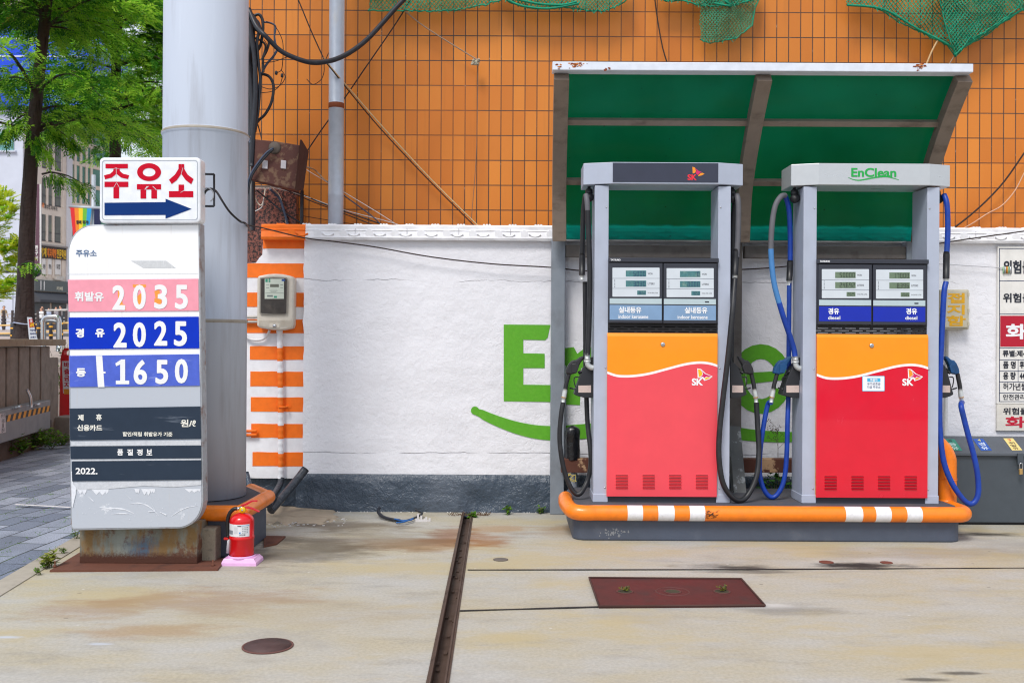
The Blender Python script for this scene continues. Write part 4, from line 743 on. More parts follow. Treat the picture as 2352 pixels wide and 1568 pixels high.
lo = [([(500, 1085, 8.6), (560, 1105), (620, 1165), (660, 1190)], .006, M_ropeg, 'grey wire leaving the rusty box towards the pole'), ([(500, 1100, 8.6), (640, 1185), (760, 1255), (1000, 1400), (1120, 1480)], .0035, M_wirew, 'upper white wire sloping from the rusty box to the wall top'), ([(270, 1215, 8.7), (480, 1270), (750, 1365), (1000, 1430), (1150, 1475)], .0035, M_wirew, 'lower white wire sloping behind the pole to the wall top'),
      ([(300, 1200, 8.7), (480, 1265), (640, 1335), (900, 1425), (1060, 1480)], .006, M_cab, 'black wire sloping from under the rusty box to the coping'), ([(320, 1210, 8.7), (520, 1300), (740, 1385), (960, 1470)], .005, M_cab, 'second black wire under the first towards the coping'), ([(740, 1265), (860, 1350), (950, 1420), (1000, 1475)], .0055, M_cab2, 'slate wire falling steeply from the pole to the coping'), ([(380, 1385), (520, 1410), (700, 1440), (900, 1470)], .003, M_ropeb, 'faint brown wire low behind the pole'),
      ([(180, 1235, 8.9), (260, 1300), (360, 1380), (480, 1455)], .008, M_cab, 'black cable crossing the brown granite panel'), ([(270, 1230, 8.9), (330, 1290), (360, 1370), (385, 1460)], .012, M_cab2, 'thick slate cable down the granite panel'), ([(275, 1215, 8.9), (330, 1270), (355, 1350), (375, 1450)], .005, paint('cream wire', lin(214, 196, 170), .6), 'cream wire beside the thick slate cable'),
      ([(165, 1250, 8.9), (185, 1310), (210, 1335), (228, 1300), (240, 1220)], .0055, paint('cream wire end', lin(222, 210, 190), .6), 'small cream wire loop on the granite panel'), ([(228, 1290, 8.9), (220, 1340), (180, 1370), (130, 1375)], .0045, M_wirew, 'white wire curling towards the pillar on the granite'), ([(190, 810), (215, 900)], .006, M_ropeb, 'short dark wire above the rusty box')]
for p_, r_, m_, l_ in lo: cable('thin_wire', p_, r_, m_, l_, 8.98, cat='wire', group='wires around the rusty box', n=6)
mb = MB(); mb.tube([V4(478, 1240, 8.9), V4(475, 1480, 8.9)], .016, 8); mb.build('riser_pipe', M_cab, label='short black vertical pipe below the rusty box flange', cat='pipe')
CV = lambda x, y: (x, y)
cable('wall_wire', [(560, 515, 8.3), (605, 524, 8.37), (697, 546, 8.40), (770, 555), (860, 567), (990, 590), (1130, 606), (1265, 614), (1345, 622), (1500, 626), (1700, 619), (1815, 611), (1950, 594), (2150, 560), (2352, 531, 8.38), (2420, 522, 8.38)], .0055, M_ropeb, 'long thin wire strung across the white wall face', 8.43, 5, 'wire', n=6, Z=CV)
cable('wall_wire', [(2150, 606), (2250, 612), (2320, 617)], .003, flat('grey thin wire', (170, 170, 176), .6), 'short grey wire on the white wall beside the warning board', 8.46, 2, 'wire', n=5, Z=CV)
Z6 = Zm(3000, 150, 1.5678)
cable('rope', [(1660, 660), (1618, 712), (1500, 880), (1380, 1010), (1260, 1115), (1165, 1185), (1120, 1215)], .008, M_ropeb, 'dark rope curving across the orange tiles right of the canopy', YR, 4, 'rope', n=6, Z=Z6)
cable('rope', [(1660, 760), (1618, 835), (1560, 945), (1480, 1035), (1390, 1085), (1290, 1150), (1200, 1195)], .0055, paint('pale pink rope', lin(214, 170, 140), .9), 'pale rope curving across the orange tiles right of the canopy', YR - .02, 4, 'rope', n=6, Z=Z6)
cable('rope', [(1085, 15), (1050, 80), (1025, 140), (1010, 175)], .008, M_ropet, 'short beige rope hanging from the right green net onto the canopy', YR - .1, 3, 'rope', n=6, Z=Z6)
cable('rope', [(1200, 90), (1170, 140), (1150, 170)], .005, M_ropeg, 'short thin rope under the net tip', YR - .1, 3, 'rope', n=6, Z=Z6)
cable('rope', [(1500, -40), (1508, 30), (1522, 110), (1538, 160)], .006, M_ropeb, 'dark rope hanging down behind the canopy front beam', YR, 3, 'rope', n=6, Z=CV)

# ---------------------------------------------------------------- green nets
M_net = paint('green net string', lin(0, 148, 112), .7, var=.2, scale=20)
def net(name, top, bot, label, seed, cell=.034, r=.0052, Y=9.02, amp=.06, dup=None):
    """top/bot: photo polylines x->y bounding the net; built as hexagonal mesh of strings"""
    rnd = random.Random(seed); mb = MB()
    def itp(L, x):
        for (xa, ya), (xb, yb) in zip(L, L[1:]):
            if xa <= x <= xb: return ya + (yb - ya) * (x - xa) / (xb - xa)
        return L[0][1] if L is top else None
    cp = cell / Y * F; x0, x1 = bot[0][0], bot[-1][0]; nodes = {}; ny = 0
    ncol = int((x1 - x0) / cp); 
    yt = min(y for x, y in top); yb = max(y for x, y in bot); nrow = int((yb - yt) / (cp * .62))
    for j in range(nrow + 1):
        for i in range(ncol + 1):
            x = x0 + (i + (.5 if j % 2 else 0)) * cp; y = yt + j * cp * .62; b = itp(bot, x); t = itp(top, x)
            if b is None or y > b + 1 or y < t: continue
            d = amp * mnoise.noise(Vector((x * .018, y * .012, seed))) + .012 * mnoise.noise(Vector((x * .07, y * .05, seed)))
            xx = x + 5 * mnoise.noise(Vector((x * .03, y * .03, seed + 3))) + rnd.uniform(-.6, .6); yy = y + 4 * mnoise.noise(Vector((x * .03, y * .03, seed + 9))) + rnd.uniform(-.6, .6)
            nodes[(i, j)] = P(xx, yy, Y + d - .05)
    for (i, j), p in nodes.items():
        nb = [(i, j + 1), (i + (1 if j % 2 else -1), j + 1)]
        for q in nb:
            if q in nodes: mb.tube([p, nodes[q]], r, 3, caps=False)
        if not any(q in nodes for q in nb) and rnd.random() < .8: mb.tube([p, p + Vector((rnd.uniform(-.02, .02), -.01, -rnd.uniform(.01, .035)))], r * .9, 3, caps=False)
    for (xa, ya), (xb, yb) in zip(bot, bot[1:]):
        mm = max(2, int(abs(xb - xa) / 6)); mb.tube([P(xa + (xb - xa) * i / mm, ya + (yb - ya) * i / mm + rnd.uniform(-2, 2), Y - .05 + rnd.uniform(-.02, .02)) for i in range(mm + 1)], r * 1.3, 4, caps=False)
    if dup:
        for q in dup: mb.tube([P(x, y, Y - .08) for x, y in q], r * 2.2, 4, caps=False, k=4)
    return mb.build(name, M_net, label=label, cat='net')
net('safety_net', [(845, -75), (1750, -75)], [(845, 24), (880, 24), (1000, 26), (1060, 22), (1120, 10), (1150, 0), (1160, -6)], 'green net strip sagging at the top left of the orange tiles', 1, .034, amp=.03)
net('safety_net', [(1150, -75), (1750, -75)], [(1150, -8), (1175, 8), (1230, 20), (1290, 16), (1330, 22), (1380, 27), (1410, 18), (1440, 0), (1450, -10)], 'green net strip with a knotted swag near the top middle', 2, .032, amp=.04, dup=[[(1165, 0), (1200, 14), (1260, 20), (1330, 8)], [(1170, -6), (1230, 8), (1290, 12), (1325, 4)]])
net('safety_net', [(1505, -75), (1800, -75)], [(1505, -6), (1530, 4), (1560, 0), (1612, 14), (1690, 12), (1745, -4)], 'narrow fringe of green net along the top edge beside the hanging flap', 5, .03, amp=.03)
net('safety_net', [(1612, -75), (1760, -75)], [(1608, 92), (1630, 99), (1655, 96), (1690, 88), (1728, 58), (1734, 20), (1745, -5)], 'torn green net flap hanging down alone above the canopy', 3, .03, .0046, amp=.05, dup=[[(1640, 8), (1680, 14), (1665, 0), (1690, -8)]])
net('safety_net', [(1945, -75), (2460, -75)], [(1945, 12), (1990, 14), (2030, 26), (2062, 50), (2110, 72), (2150, 92), (2175, 104), (2194, 130), (2215, 108), (2260, 84), (2300, 54), (2352, 22), (2420, -10)], 'large green net draped to a point at the top right', 4, .036, .005, amp=.10, dup=[[(1945, 12), (2030, 22), (2110, 68), (2180, 104), (2196, 130)], [(2352, 20), (2300, 52), (2250, 84), (2200, 118)]])
net('safety_net', [(2155, -75), (2460, -75)], [(2155, -20), (2172, 60), (2185, 100), (2194, 126), (2225, 96), (2280, 62), (2352, 10), (2400, -20)], 'second darker layer of green net folded over at the top right', 6, .032, .005, Y=8.95, amp=.06)
# ---------------------------------------------------------------- pump island
isl = thing('pump_island', 'long dark concrete pump island with an orange and white rim pipe', 'pump island', (1.87, 7.8, 0))
def rplan(x0, x1, y0, y1, r, n=6):
    out = []
    for cx, cy, a in ((x0 + r, y0 + r, 180), (x1 - r, y0 + r, 270), (x1 - r, y1 - r, 0), (x0 + r, y1 - r, 90)):
        out += [(cx + r * math.cos(R(a + 90 * j / n)), cy + r * math.sin(R(a + 90 * j / n))) for j in range(n + 1)]
    return out
ix0, ix1, iy0, iy1 = .452, 3.305, 7.275, 8.22
mb = MB(); mb.plan(rplan(ix0, ix1, iy0, iy1, .10), 0, .245); mb.build('island_block', M_isl, isl, bevel=.012)
mb = MB(); mb.plan(rplan(ix0 + .02, ix1 - .02, iy0 + .02, iy1 - .02, .09), .2455, .2535); mb.build('island_top', M_top, isl)
zr = .207; rr = .056; yc = iy0 - .022
path = [(ix0 - .03, iy1 - .5, zr + .03), (ix0 - .035, iy0 + .24, zr + .02), (ix0 + .0, iy0 + .02, zr + .006), (ix0 + .07, yc - .004, zr), (ix0 + .16, yc, zr)]
bands = [(1440, 1475), (1510, 1547), (1582, 1617), (1938, 1977), (2007, 2042), (2078, 2113)]
bx = [(P(a, 1176, yc).x, P(b, 1176, yc).x) for a, b in bands]
pts = crom(path, 6); xs_ = sorted([v for b in bx for v in b] + [ix0 + .2 + .05 * i for i in range(55) if ix0 + .2 + .05 * i < ix1 - .14])
pts += [Vector((x, yc, zr)) for x in xs_]
pts += crom([(ix1 - .12, yc, zr), (ix1 - .03, yc + .006, zr), (ix1 + .02, iy0 + .04, zr), (ix1 + .03, iy0 + .16, zr), (ix1 + .03, iy1 - .4, zr)], 8); npt = len(pts)
def mfp(t):
    i = int(round(t * (npt - 1))); x = (pts[i].x + pts[min(i + 1, npt - 1)].x) / 2
    return 1 if any(a < x < b for a, b in bx) and abs(pts[i].y - yc) < .001 else 0
mb = MB(); mb.tube(pts, rr, 18, mf=mfp)
random.seed(11)
for i in range(40):                                            # scraped marks after the third white band
    x0 = P(1618 + 26 * random.random(), 1176, yc).x; a = R(random.uniform(-28, 28)); L = random.uniform(.006, .018)
    c = Vector((x0, yc - (rr + .0008) * math.cos(a), zr + (rr + .0008) * math.sin(a))); t = Vector((L, 0, L * .35)); u = Vector((0, math.sin(a), math.cos(a))) * .0012
    mb.add([c - t - u, c + t - u, c + t + u, c - t + u], [(0, 1, 2, 3)], 2)
mb.build('rim_pipe', [M_pipe, M_pipew, flat('black scrape', (30, 26, 24), .7)], isl)
mb = MB(); random.seed(5)
for i in range(46):
    x, y = random.gauss(1408, 14), random.gauss(1222, 5); c = P(x, y, iy0 - .0012 - .00004 * i); s = random.uniform(.004, .014)
    mb.add([c + Vector((s * random.uniform(.3, 1) * math.cos(R(a)), 0, s * random.uniform(.3, 1) * math.sin(R(a)))) for a in range(0, 360, 60)], [tuple(range(6))])
mb.build('scrape_stain', flat('scraped concrete', (128, 132, 138), .9), isl)

# ---------------------------------------------------------------- sloping green canopy
M_rib = paint('weathered canopy steel', lin(134, 120, 108), .7, .1, dirt=.65, dcol=lin(84, 70, 58), scale=5, stretch=(1, 1, 2.2), bump=.25, bscale=30)
M_post = paint('grey post steel', lin(136, 144, 154), .45, .15, dirt=.5, dcol=lin(104, 104, 108), scale=5, stretch=(1, 1, .6), bump=.15, bscale=30)
M_bar = paint('brown grey bar', lin(108, 102, 98), .7, dirt=.6, dcol=lin(66, 58, 52), scale=6, stretch=(1, 1, 1), bump=.3)
def greenglass():
    m = bpy.data.materials.new('green polycarbonate'); m.use_nodes = True; nt = m.node_tree; nt.nodes.clear(); o = nt.nodes.new('ShaderNodeOutputMaterial')
    tr = nt.nodes.new('ShaderNodeBsdfTransparent'); tr.inputs[0].default_value = (.06, .70, .60, 1)
    pb = nt.nodes.new('ShaderNodeBsdfPrincipled'); pb.inputs['Roughness'].default_value = .24; pb.inputs['Specular IOR Level'].default_value = .4
    v = coordn(nt); sp = noisen(nt, coordn(nt, (1, 1, 1)), 38, 2, .5); cl = noisen(nt, v, 1.6, 4)
    st_ = noisen(nt, coordn(nt, (.6, 1, 2.5)), 2.6, 6, .6); c = mixn(nt, rampn(nt, cl, .35, .65), (.010, .06, .06, 1), (.022, .14, .13, 1)); c = mixn(nt, mathn(nt, 'MULTIPLY', rampn(nt, st_, .5, .72), .6), c, (.06, .11, .08, 1)); c = mixn(nt, rampn(nt, sp, .72, .76), c, (.004, .01, .008, 1)); nt.links.new(c, pb.inputs['Base Color'])
    tl = nt.nodes.new('ShaderNodeBsdfTranslucent'); nt.links.new(mixn(nt, rampn(nt, cl, .3, .7), (.02, .19, .20, 1), (.05, .38, .35, 1)), tl.inputs[0])
    m1 = nt.nodes.new('ShaderNodeMixShader'); m1.inputs[0].default_value = .62; nt.links.new(pb.outputs[0], m1.inputs[1]); nt.links.new(tl.outputs[0], m1.inputs[2])
    rf = nt.nodes.new('ShaderNodeBsdfRefraction'); rf.inputs['Color'].default_value = (.05, .80, .70, 1); rf.inputs['Roughness'].default_value = .5; rf.inputs['IOR'].default_value = 1.15
    m0 = nt.nodes.new('ShaderNodeMixShader'); m0.inputs[0].default_value = .65; nt.links.new(tr.outputs[0], m0.inputs[1]); nt.links.new(rf.outputs[0], m0.inputs[2])
    m2 = nt.nodes.new('ShaderNodeMixShader'); nt.links.new(rampn(nt, sp, .72, .76, .58, .05), m2.inputs[0]); nt.links.new(m1.outputs[0], m2.inputs[1]); nt.links.new(m0.outputs[0], m2.inputs[2])
    nt.links.new(m2.outputs[0], o.inputs[0]); return m
M_glz = greenglass()
_pr = [Vector((0, y, z)) for y, z in ((8.28, 2.295), (8.19, 2.66), (8.023, 2.925), (7.835, 3.14), (7.664, 3.31), (7.456, 3.49))]
_cv = crom(_pr, 8); _cl_ = [0.0]
for _i in range(1, len(_cv)): _cl_.append(_cl_[-1] + (_cv[_i] - _cv[_i - 1]).length)
def cpt(t):
    s = max(0, min(1, t)) * _cl_[-1]
    for i in range(1, len(_cv)):
        if s <= _cl_[i] + 1e-9: k = (s - _cl_[i - 1]) / (_cl_[i] - _cl_[i - 1]); return _cv[i - 1].lerp(_cv[i], k), (_cv[i] - _cv[i - 1]).normalized()
cb0, cb1 = Vector((0, 8.42, P(1500, 562, 8.42).z)), Vector((0, 7.15, P(1750, 163, 7.15).z + .01))
def cp(t, X, off=0.0):
    p, d = cpt(t); n = Vector((0, d.z, -d.y)); n = n if n.z > 0 else -n
    p = p + n * off; return Vector((X, p.y, p.z))
def tof(x, y):
    best = min(((abs((EYE - p.z) + ray(x, y).z * p.y), i) for i, p in enumerate(_cv))); return _cl_[best[1]] / _cl_[-1]
cn = thing('pump_canopy', 'sloping green plastic canopy on steel ribs above the two fuel pumps', 'canopy', (1.8, 8.4, 0))
xa, xm, xb = .386, 1.895, 3.364
def bar(mb, p, q, w, h, up, mi=0):
    d = (q - p).normalized(); s = d.cross(up).normalized() * w / 2; u = s.cross(d).normalized() * h / 2
    mb.extr([p - s - u, p + s - u, p + s + u, p - s + u], q - p, mi)
for X, x2, nm in ((xa, xa - .027, 'rib'), (xm, xm - .024, 'rib'), (xb, xb, 'rib')):
    mb = MB(); N_ = 24; vs = []
    for i in range(N_ + 1):
        t = i / N_ * .985; xc = X + (x2 - X) * t; vs += [cp(t, xc - .056, -.003), cp(t, xc + .056, -.003), cp(t, xc + .056, -.10), cp(t, xc - .056, -.10)]
    mb.add(vs, [(4 * i + j, 4 * i + (j + 1) % 4, 4 * i + 4 + (j + 1) % 4, 4 * i + 4 + j) for i in range(N_) for j in range(4)] + [(3, 2, 1, 0), (4 * N_, 4 * N_ + 1, 4 * N_ + 2, 4 * N_ + 3)]); mb.build(nm, M_rib, cn, bevel=.004)
zt_ = 2.31
MB().box(xa - .058, xa + .058, 8.36, 8.47, 0, zt_).build('post', M_post, cn, bevel=.006)
mb = MB(); mb.box(xa + .0585, xa + .075, 8.44, 8.46, .35, 1.25); mb.build('hinge_plate', paint('white chipped plate', lin(190, 196, 204), .5, dirt=.6, dcol=lin(120, 96, 76), scale=14), cn)
MB().box(xm - .075, xm + .030, 8.34, 8.45, P(1685, 986, 8.35).z, zt_).build('post', M_bar, cn, bevel=.006)
mb = MB(); p0, p1 = P(1684, 985, 8.33), P(1698, 1143, 7.98); bar(mb, p0, p1, .105, .10, Vector((1, 0, 0))); mb.build('brace', paint('grey chipped brace', lin(104, 106, 106), .6, .1, dirt=.6, dcol=lin(186, 192, 196), scale=8, lo=.58, hi=.64), cn, bevel=.004)
MB().box(xb - .055, xb + .055, 8.36, 8.46, 0, zt_).build('post', M_post, cn, bevel=.006)
for A, B in ((xa + .06, xm - .058), (xm + .058, xb + .15)):
    MB().box(A, B, 8.375, 8.44, P(1500, 592, 8.4).z, P(1500, 564, 8.4).z).build('back_rail', M_bar, cn, bevel=.004)
ts = (0.0, tof(1752, 413), tof(1752, 275), 1.0); span = ((xa + .05, xm - .05, xa + .05, xm - .05), (xm + .05, xb - .05, xm + .05, xb - .02))
for A, B, A2, B2 in span:
    for t in ts[1:3]:
        mb = MB(); bar(mb, cp(t, A - .02, -.025), cp(t, B + .02, -.025), .05, .045, Vector((0, -.6, .8))); mb.build('purlin', M_rib, cn, bevel=.003)
    for t0_, t1_ in zip(ts, ts[1:]):
        M_ = 10; vs = []
        for i in range(M_ + 1):
            t = t0_ + .003 + (t1_ - t0_ - .006) * i / M_; vs += [cp(t, A - .045 - .02 * t, .003), cp(t, B + .045 - (.02 if B < 3 else 0) * t, .003), cp(t, B + .045 - (.02 if B < 3 else 0) * t, .008), cp(t, A - .045 - .02 * t, .008)]
        MB().add(vs, [(4 * i + j, 4 * i + (j + 1) % 4, 4 * i + 4 + (j + 1) % 4, 4 * i + 4 + j) for i in range(M_) for j in range(4)] + [(3, 2, 1, 0), (4 * M_, 4 * M_ + 1, 4 * M_ + 2, 4 * M_ + 3)]).build('glazing_panel', M_glz, cn)
YFB = 7.36; fa, fb = P(1269, 153, YFB), P(2236, 153, YFB)
zf0, zf1 = P(1752, 163.5, YFB).z, P(1752, 144, YFB).z
mb = MB(); mb.box(fa.x, fb.x, YFB, YFB + .12, zf0, zf1); mb.build('front_beam', paint('white gutter paint', lin(222, 228, 240), .35, dirt=.12, dcol=lin(180, 186, 200), scale=7, stretch=(.4, 1, 1)), cn, bevel=.005)
M_rs = paint('rust bloom', lin(132, 62, 30), .9, dirt=.7, dcol=lin(84, 42, 28), scale=40); M_rs2 = paint('rust run', lin(206, 132, 70), .9, scale=40, var=.2)
mb = MB(); random.seed(2)
for cx, cy, w_, n in ((1325, 149, 20, 34), (2115, 152, 13, 26), (1283, 152, 5, 8), (1398, 161, 10, 6)):
    for i in range(n):
        x, y = random.gauss(cx, w_ * .5), min(161.5, max(145.5, random.gauss(cy, 3.5))); c = P(x, y, YFB - .0013 - random.random() * .001); s = random.uniform(.004, .016)
        mb.add([c + Vector((s * random.uniform(.4, 1.3) * math.cos(R(a)), 0, s * .55 * random.uniform(.4, 1) * math.sin(R(a)))) for a in range(0, 360, 45)], [tuple(range(8))], 0 if random.random() < .6 else 1)
mb.build('rust_stain', [M_rs, M_rs2], cn)

# ---------------------------------------------------------------- fuel pumps
M_pg = paint('pump grey paint', lin(176, 184, 202), .38, dirt=.16, dcol=lin(136, 136, 140), scale=4, stretch=(1, 1, .4), var=.04); M_pgs = paint('brushed header metal', lin(196, 200, 204), .32, .3, scale=12, stretch=(.2, 1, 1), var=.02)
M_bez = paint('charcoal bezel plastic', lin(48, 51, 62), .45, var=.05); M_dk = flat('dark recess', (26, 26, 30), .7); M_lp = flat('display panel', (208, 216, 224), .4); M_ln = flat('panel line', (84, 90, 110), .6)
M_pale = flat('pale strip', (182, 200, 206), .4); M_lcdg = paint('lcd olive', lin(108, 128, 104), .2, var=.12, scale=30); M_lcdt = paint('lcd teal', lin(72, 124, 128), .2, dirt=.5, dcol=lin(140, 160, 140), scale=26, var=.15); M_dig = flat('lcd digit', (34, 42, 40), .5); M_digb = flat('lcd blue digit', (14, 52, 92), .5)
M_txt = flat('panel print', (70, 74, 84), .6); M_wl = flat('white print', (240, 242, 246), .5)
M_dor = paint('pump orange enamel', lin(252, 150, 0), .35, var=.025, coat=.15); M_drf = paint('faded coral enamel', lin(236, 76, 88), .42, var=.035, scale=2, dirt=.35, dcol=lin(232, 64, 84), lo=.4, hi=.7); M_drr = paint('crimson enamel', lin(222, 0, 44), .2, var=.03, coat=.6, dirt=.12, dcol=lin(200, 40, 70), scale=3)
M_band = flat('white wave band', (246, 246, 248), .4); M_ylw = flat('logo yellow', (246, 190, 20), .45); M_mag = flat('logo magenta', (214, 24, 100), .45); M_lor = flat('logo orange', (244, 150, 30), .45); M_lred = flat('logo red', (238, 40, 60), .45); M_enc = flat('green logo', (20, 168, 70), .45)
M_hblk = paint('black fuel hose', lin(30, 31, 35), .45, dirt=.35, dcol=lin(70, 70, 74), scale=9, var=.1); M_hgry = paint('dusty hose', lin(96, 96, 102), .6, var=.1); M_hblu = paint('blue fuel hose', lin(10, 60, 160), .45, var=.15, dirt=.35, dcol=lin(40, 80, 130), scale=8); M_hblu2 = paint('bleached blue hose', lin(70, 130, 190), .5, var=.1); M_nzb = paint('blue nozzle guard', lin(10, 70, 120), .4, var=.15, dirt=.4, dcol=lin(14, 34, 62), scale=12); M_nzk = paint('black nozzle guard', lin(36, 36, 40), .4, var=.12)
M_whm = paint('pale cast metal', lin(196, 200, 200), .4, .3, var=.1); M_hol = paint('black holster plastic', lin(34, 36, 42), .45, var=.08); M_pnk = paint('worn sticker', lin(204, 184, 176), .5, dirt=.4, dcol=lin(160, 140, 134), scale=40)
YF7 = 7.45
def wings(mb, ox, oy, s, Y, white):
    T = lambda L: [(ox + x * s, oy + y * s * .86) for x, y in L]
    if white: mb.pflat(T([(-2, -3), (18, 2), (42, 28), (78, 46), (62, 62), (34, 73), (28, 60), (12, 55), (0, 55)]), Y, 0)
    mb.pflat(T([(2, 2), (14, 5), (22, 20), (26, 34), (12, 48), (6, 50)]), Y - .0006, 1)
    mb.pflat(T([(16, 7), (38, 30), (72, 46), (56, 50), (44, 46), (36, 56), (28, 48), (14, 50), (28, 36), (26, 22)]), Y - .0006, 2)
    mb.pflat(T([(72, 49), (58, 59), (38, 67), (36, 60), (46, 50), (58, 53)]), Y - .0006, 1)
ZL = Zm(2350, 1000, 4.2764)
def pump(label, dx, dy, L):
    """dx, dy: photo offset of this pump against the coral one; L: its own looks"""
    S = lambda x, y: (x + dx, y + dy); Y0, Y1 = YF7, YF7 + .28; ctr = P(*S(1521, 1150), Y0); zb = .2535
    rt = thing('fuel_pump', label, 'fuel pump', (ctr.x, YF7 + .14, zb), 'fuel pumps on the island')
    X = lambda x: P(x + dx, 800 + dy, Y0).x
    Zz = lambda y: P(1521 + dx, y + dy, Y0).z
    hx = [X(v) for v in L['post']]; zh = Zz(427)
    for i in (0, 2):
        mb = MB(); mb.box(hx[i], hx[i + 1], Y0, Y1, zb, zh); mb.box(hx[i] - .004, hx[i + 1] + .004, Y0 - .004, Y1 + .004, zb, zb + .062)
        pm = mb.build('column', L.get('pg', M_pg), rt, bevel=.004)
        mb = MB()
        for y in (476, 845, 1120): mb.lathe([(0, -.005), (.005, -.004), (.006, 0)], (hx[i + 1] - .018 if i == 0 else hx[i] + .018, Y0, Zz(y)), 8, ax='Y')
        mb.build('screw', M_chr, pm)
    # header with chamfered front corners
    a0, a1, a2, a3 = [X(v) for v in L['head']]; zt0, zt1 = Zz(424), Zz(374.5); yb = Y1 + .02
    mb = MB(); mb.extr([(a0, Y0 + .03, zt0), (a1, Y0 - .03, zt0), (a2, Y0 - .03, zt0), (a3, Y0 + .03, zt0), (a3, yb, zt0), (a0, yb, zt0)], (0, 0, zt1 - zt0)); hd = mb.build('header', L['hm'], rt, bevel=.004)
    YH = Y0 - .03
    Zh = lambda y: zt1 - (y - 374.5) * (zt1 - zt0) / 49.5
    if L['logo'] == 'dark':
        mb = MB(); mb.box(a1 + .008, a2 - .008, YH - .003, YH + .002, zt0 + .012, zt1 - .006); dp = mb.build('sign_panel', paint('dark header film', lin(50, 54, 72), .35, var=.06), hd)
        q = Zm(2100, 150, 1.568); l = MB(); letter(l, 'SK', *q(952, 842), *q(1008, 878), YH - .0035, .04, 0); T = lambda Lp: [q(x, y) for x, y in Lp]
        l.pflat(T([(982, 795), (998, 800), (1004, 822), (996, 834), (984, 836)]), YH - .0035, 1); l.pflat(T([(998, 803), (1020, 820), (1040, 828), (1026, 834), (1016, 846), (1002, 834), (1008, 820)]), YH - .0036, 2); l.pflat(T([(1057, 838), (1040, 848), (1018, 853), (1020, 846), (1030, 836), (1042, 832)]), YH - .0035, 1)
        l.build('logo', [M_lred, M_lor, M_mag], dp)
    else:
        q = Zm(3000, 150, 1.5678); l = MB(); letter(l, 'EnClean', *q(552, 802), *q(830, 858), YH - .0015, .035)
        cen = [(533, 860), (560, 872), (600, 878), (660, 868), (720, 858), (770, 856), (815, 866), (846, 876)]; up_, dn_ = [], []
        for i, p in enumerate(crom([(a, b, 0) for a, b in cen], 4)): w_ = 1.2 + 3 * math.sin(math.pi * i / 28); up_.append(q(p.x, p.y - w_)); dn_.append(q(p.x, p.y + w_))
        band(l, up_, dn_, YH - .002); l.build('logo', M_enc, hd)
    mb = MB()
    for s in (0, 1):
        xx = (a0 + .05) if s == 0 else (a3 - .06); mb.lathe([(.022, -.07), (.03, -.05), (.026, -.02), (.012, -.012), (.012, .002)], (xx, Y0 + .12, zt0), 12); mb.lathe([(0, -.028), (.034, -.022), (.036, 0), (.034, .022), (0, .028)], (xx, Y0 + .1, zt0 - .085), 14, ax='Y')
    mb.build('hose_swivel', M_hblk, rt)
    # display unit
    x0, x1 = X(L['dsp'][0]), X(L['dsp'][1]); D = lambda x, y: tuple(a + b for a, b in zip(ZL(x, y), (L['ddx'], L['ddy'])))
    mb = MB(); DY = Y0 - .03; pz = lambda y: P(*D(1100, y), DY).z
    mb.box(x0, x1, DY - .008, Y1 - .06, pz(140), pz(66)); mb.box(x0, x1, Y0 - .012, Y1 - .06, pz(1165), pz(141)); du = mb.build('display_unit', M_bez, rt, bevel=.004)
    l = MB(); letter(l, 'TATSUNO', *D(230, 84), *D(400, 114), DY - .0095, .05); l.build('maker_lettering', M_wl, du)
    for c in (0, 1):
        ox, oy = (0, 0) if c == 0 else (912, 8); B = lambda x, y: D(x + ox, y + oy)
        mb = MB(); mb.pbox(*B(208 if c == 0 else 212, 152), *B(1104, 1160), DY - .002, Y0 - .013); fr = mb.build('display_panel', M_bez, du, bevel=.003); YB = DY - .002
        mb = MB(); mb.pprism([B(*p) for p in rrect(263, 230, 1057, 718, 10, 3)], YB - .0015, YB + .001); mb.build('face_plate', M_lp, fr); YB2 = YB - .0018
        mb = MB(); 
        for y in (410, 578): mb.pflat([B(263, y - 3), B(1057, y - 3), B(1057, y + 3), B(263, y + 3)], YB2, 0)
        for i in range(6): y = 432 + i * 23; mb.pflat([B(296, y - 6), B(308, y - 6), B(308, y + 6 + (8 if i == 5 else 0)), B(296, y + 6 + (8 if i == 5 else 0))], YB2, 0)
        letter(mb, 'WON', *B(858, 316), *B(937, 348), YB2, .02, 1); letter(mb, 'LITERS', *B(858, 484), *B(972, 517), YB2, .02, 1); letter(mb, 'WON PER LITER', *B(855, 645), *B(1028, 665), YB2, .01, 1); mb.build('lettering', [M_ln, M_txt], fr)
        for q, (u0, v0, u1, v1, cells) in enumerate(((488, 278, 832, 380, 6), (488, 447, 832, 550, 6), (680, 615, 828, 687, 4))):
            mb = MB(); mb.pprism([B(u0, v0), B(u1, v0), B(u1, v1), B(u0, v1)], YB2 - .0006, YB2 + .001, 0); seg7(mb, L['num'][c][q], *B(u0 + 14, v0 + 12), *B(u1 - 8, v1 - 8), YB2 - .0012, cells, 1); mb.build('screen', L['lcd'], fr)
        mb = MB(); mb.pbox(*B(217, 748), *B(1093, 840), YB - .0015, YB + .001, 0)
        if c: mb.pbox(*B(910, 787), *B(978, 810), YB - .0022, YB, 1)
        mb.build('card_strip', [M_pale, M_bez], fr)
        mb = MB(); mb.pbox(*B(217, 858), *B(1093, 1108), YB - .0022, YB + .001); lb = mb.build('fuel_label', L['lab'], fr); l = MB()
        for s, a, bo in L['txt'][c]: letter(l, s, *L['tz'](a[0], a[1]), *L['tz'](a[2], a[3]), YB - .0036, bo)
        l.build('lettering', M_wl, lb)
    # slotted grille between display and door
    mb = MB(); g0, g1 = pz(1330), pz(1166); rows = [(g0 + (g1 - g0) * f0, g0 + (g1 - g0) * f1) for f0, f1 in ((.10, .18), (.34, .42), (.58, .66))]; z = g0
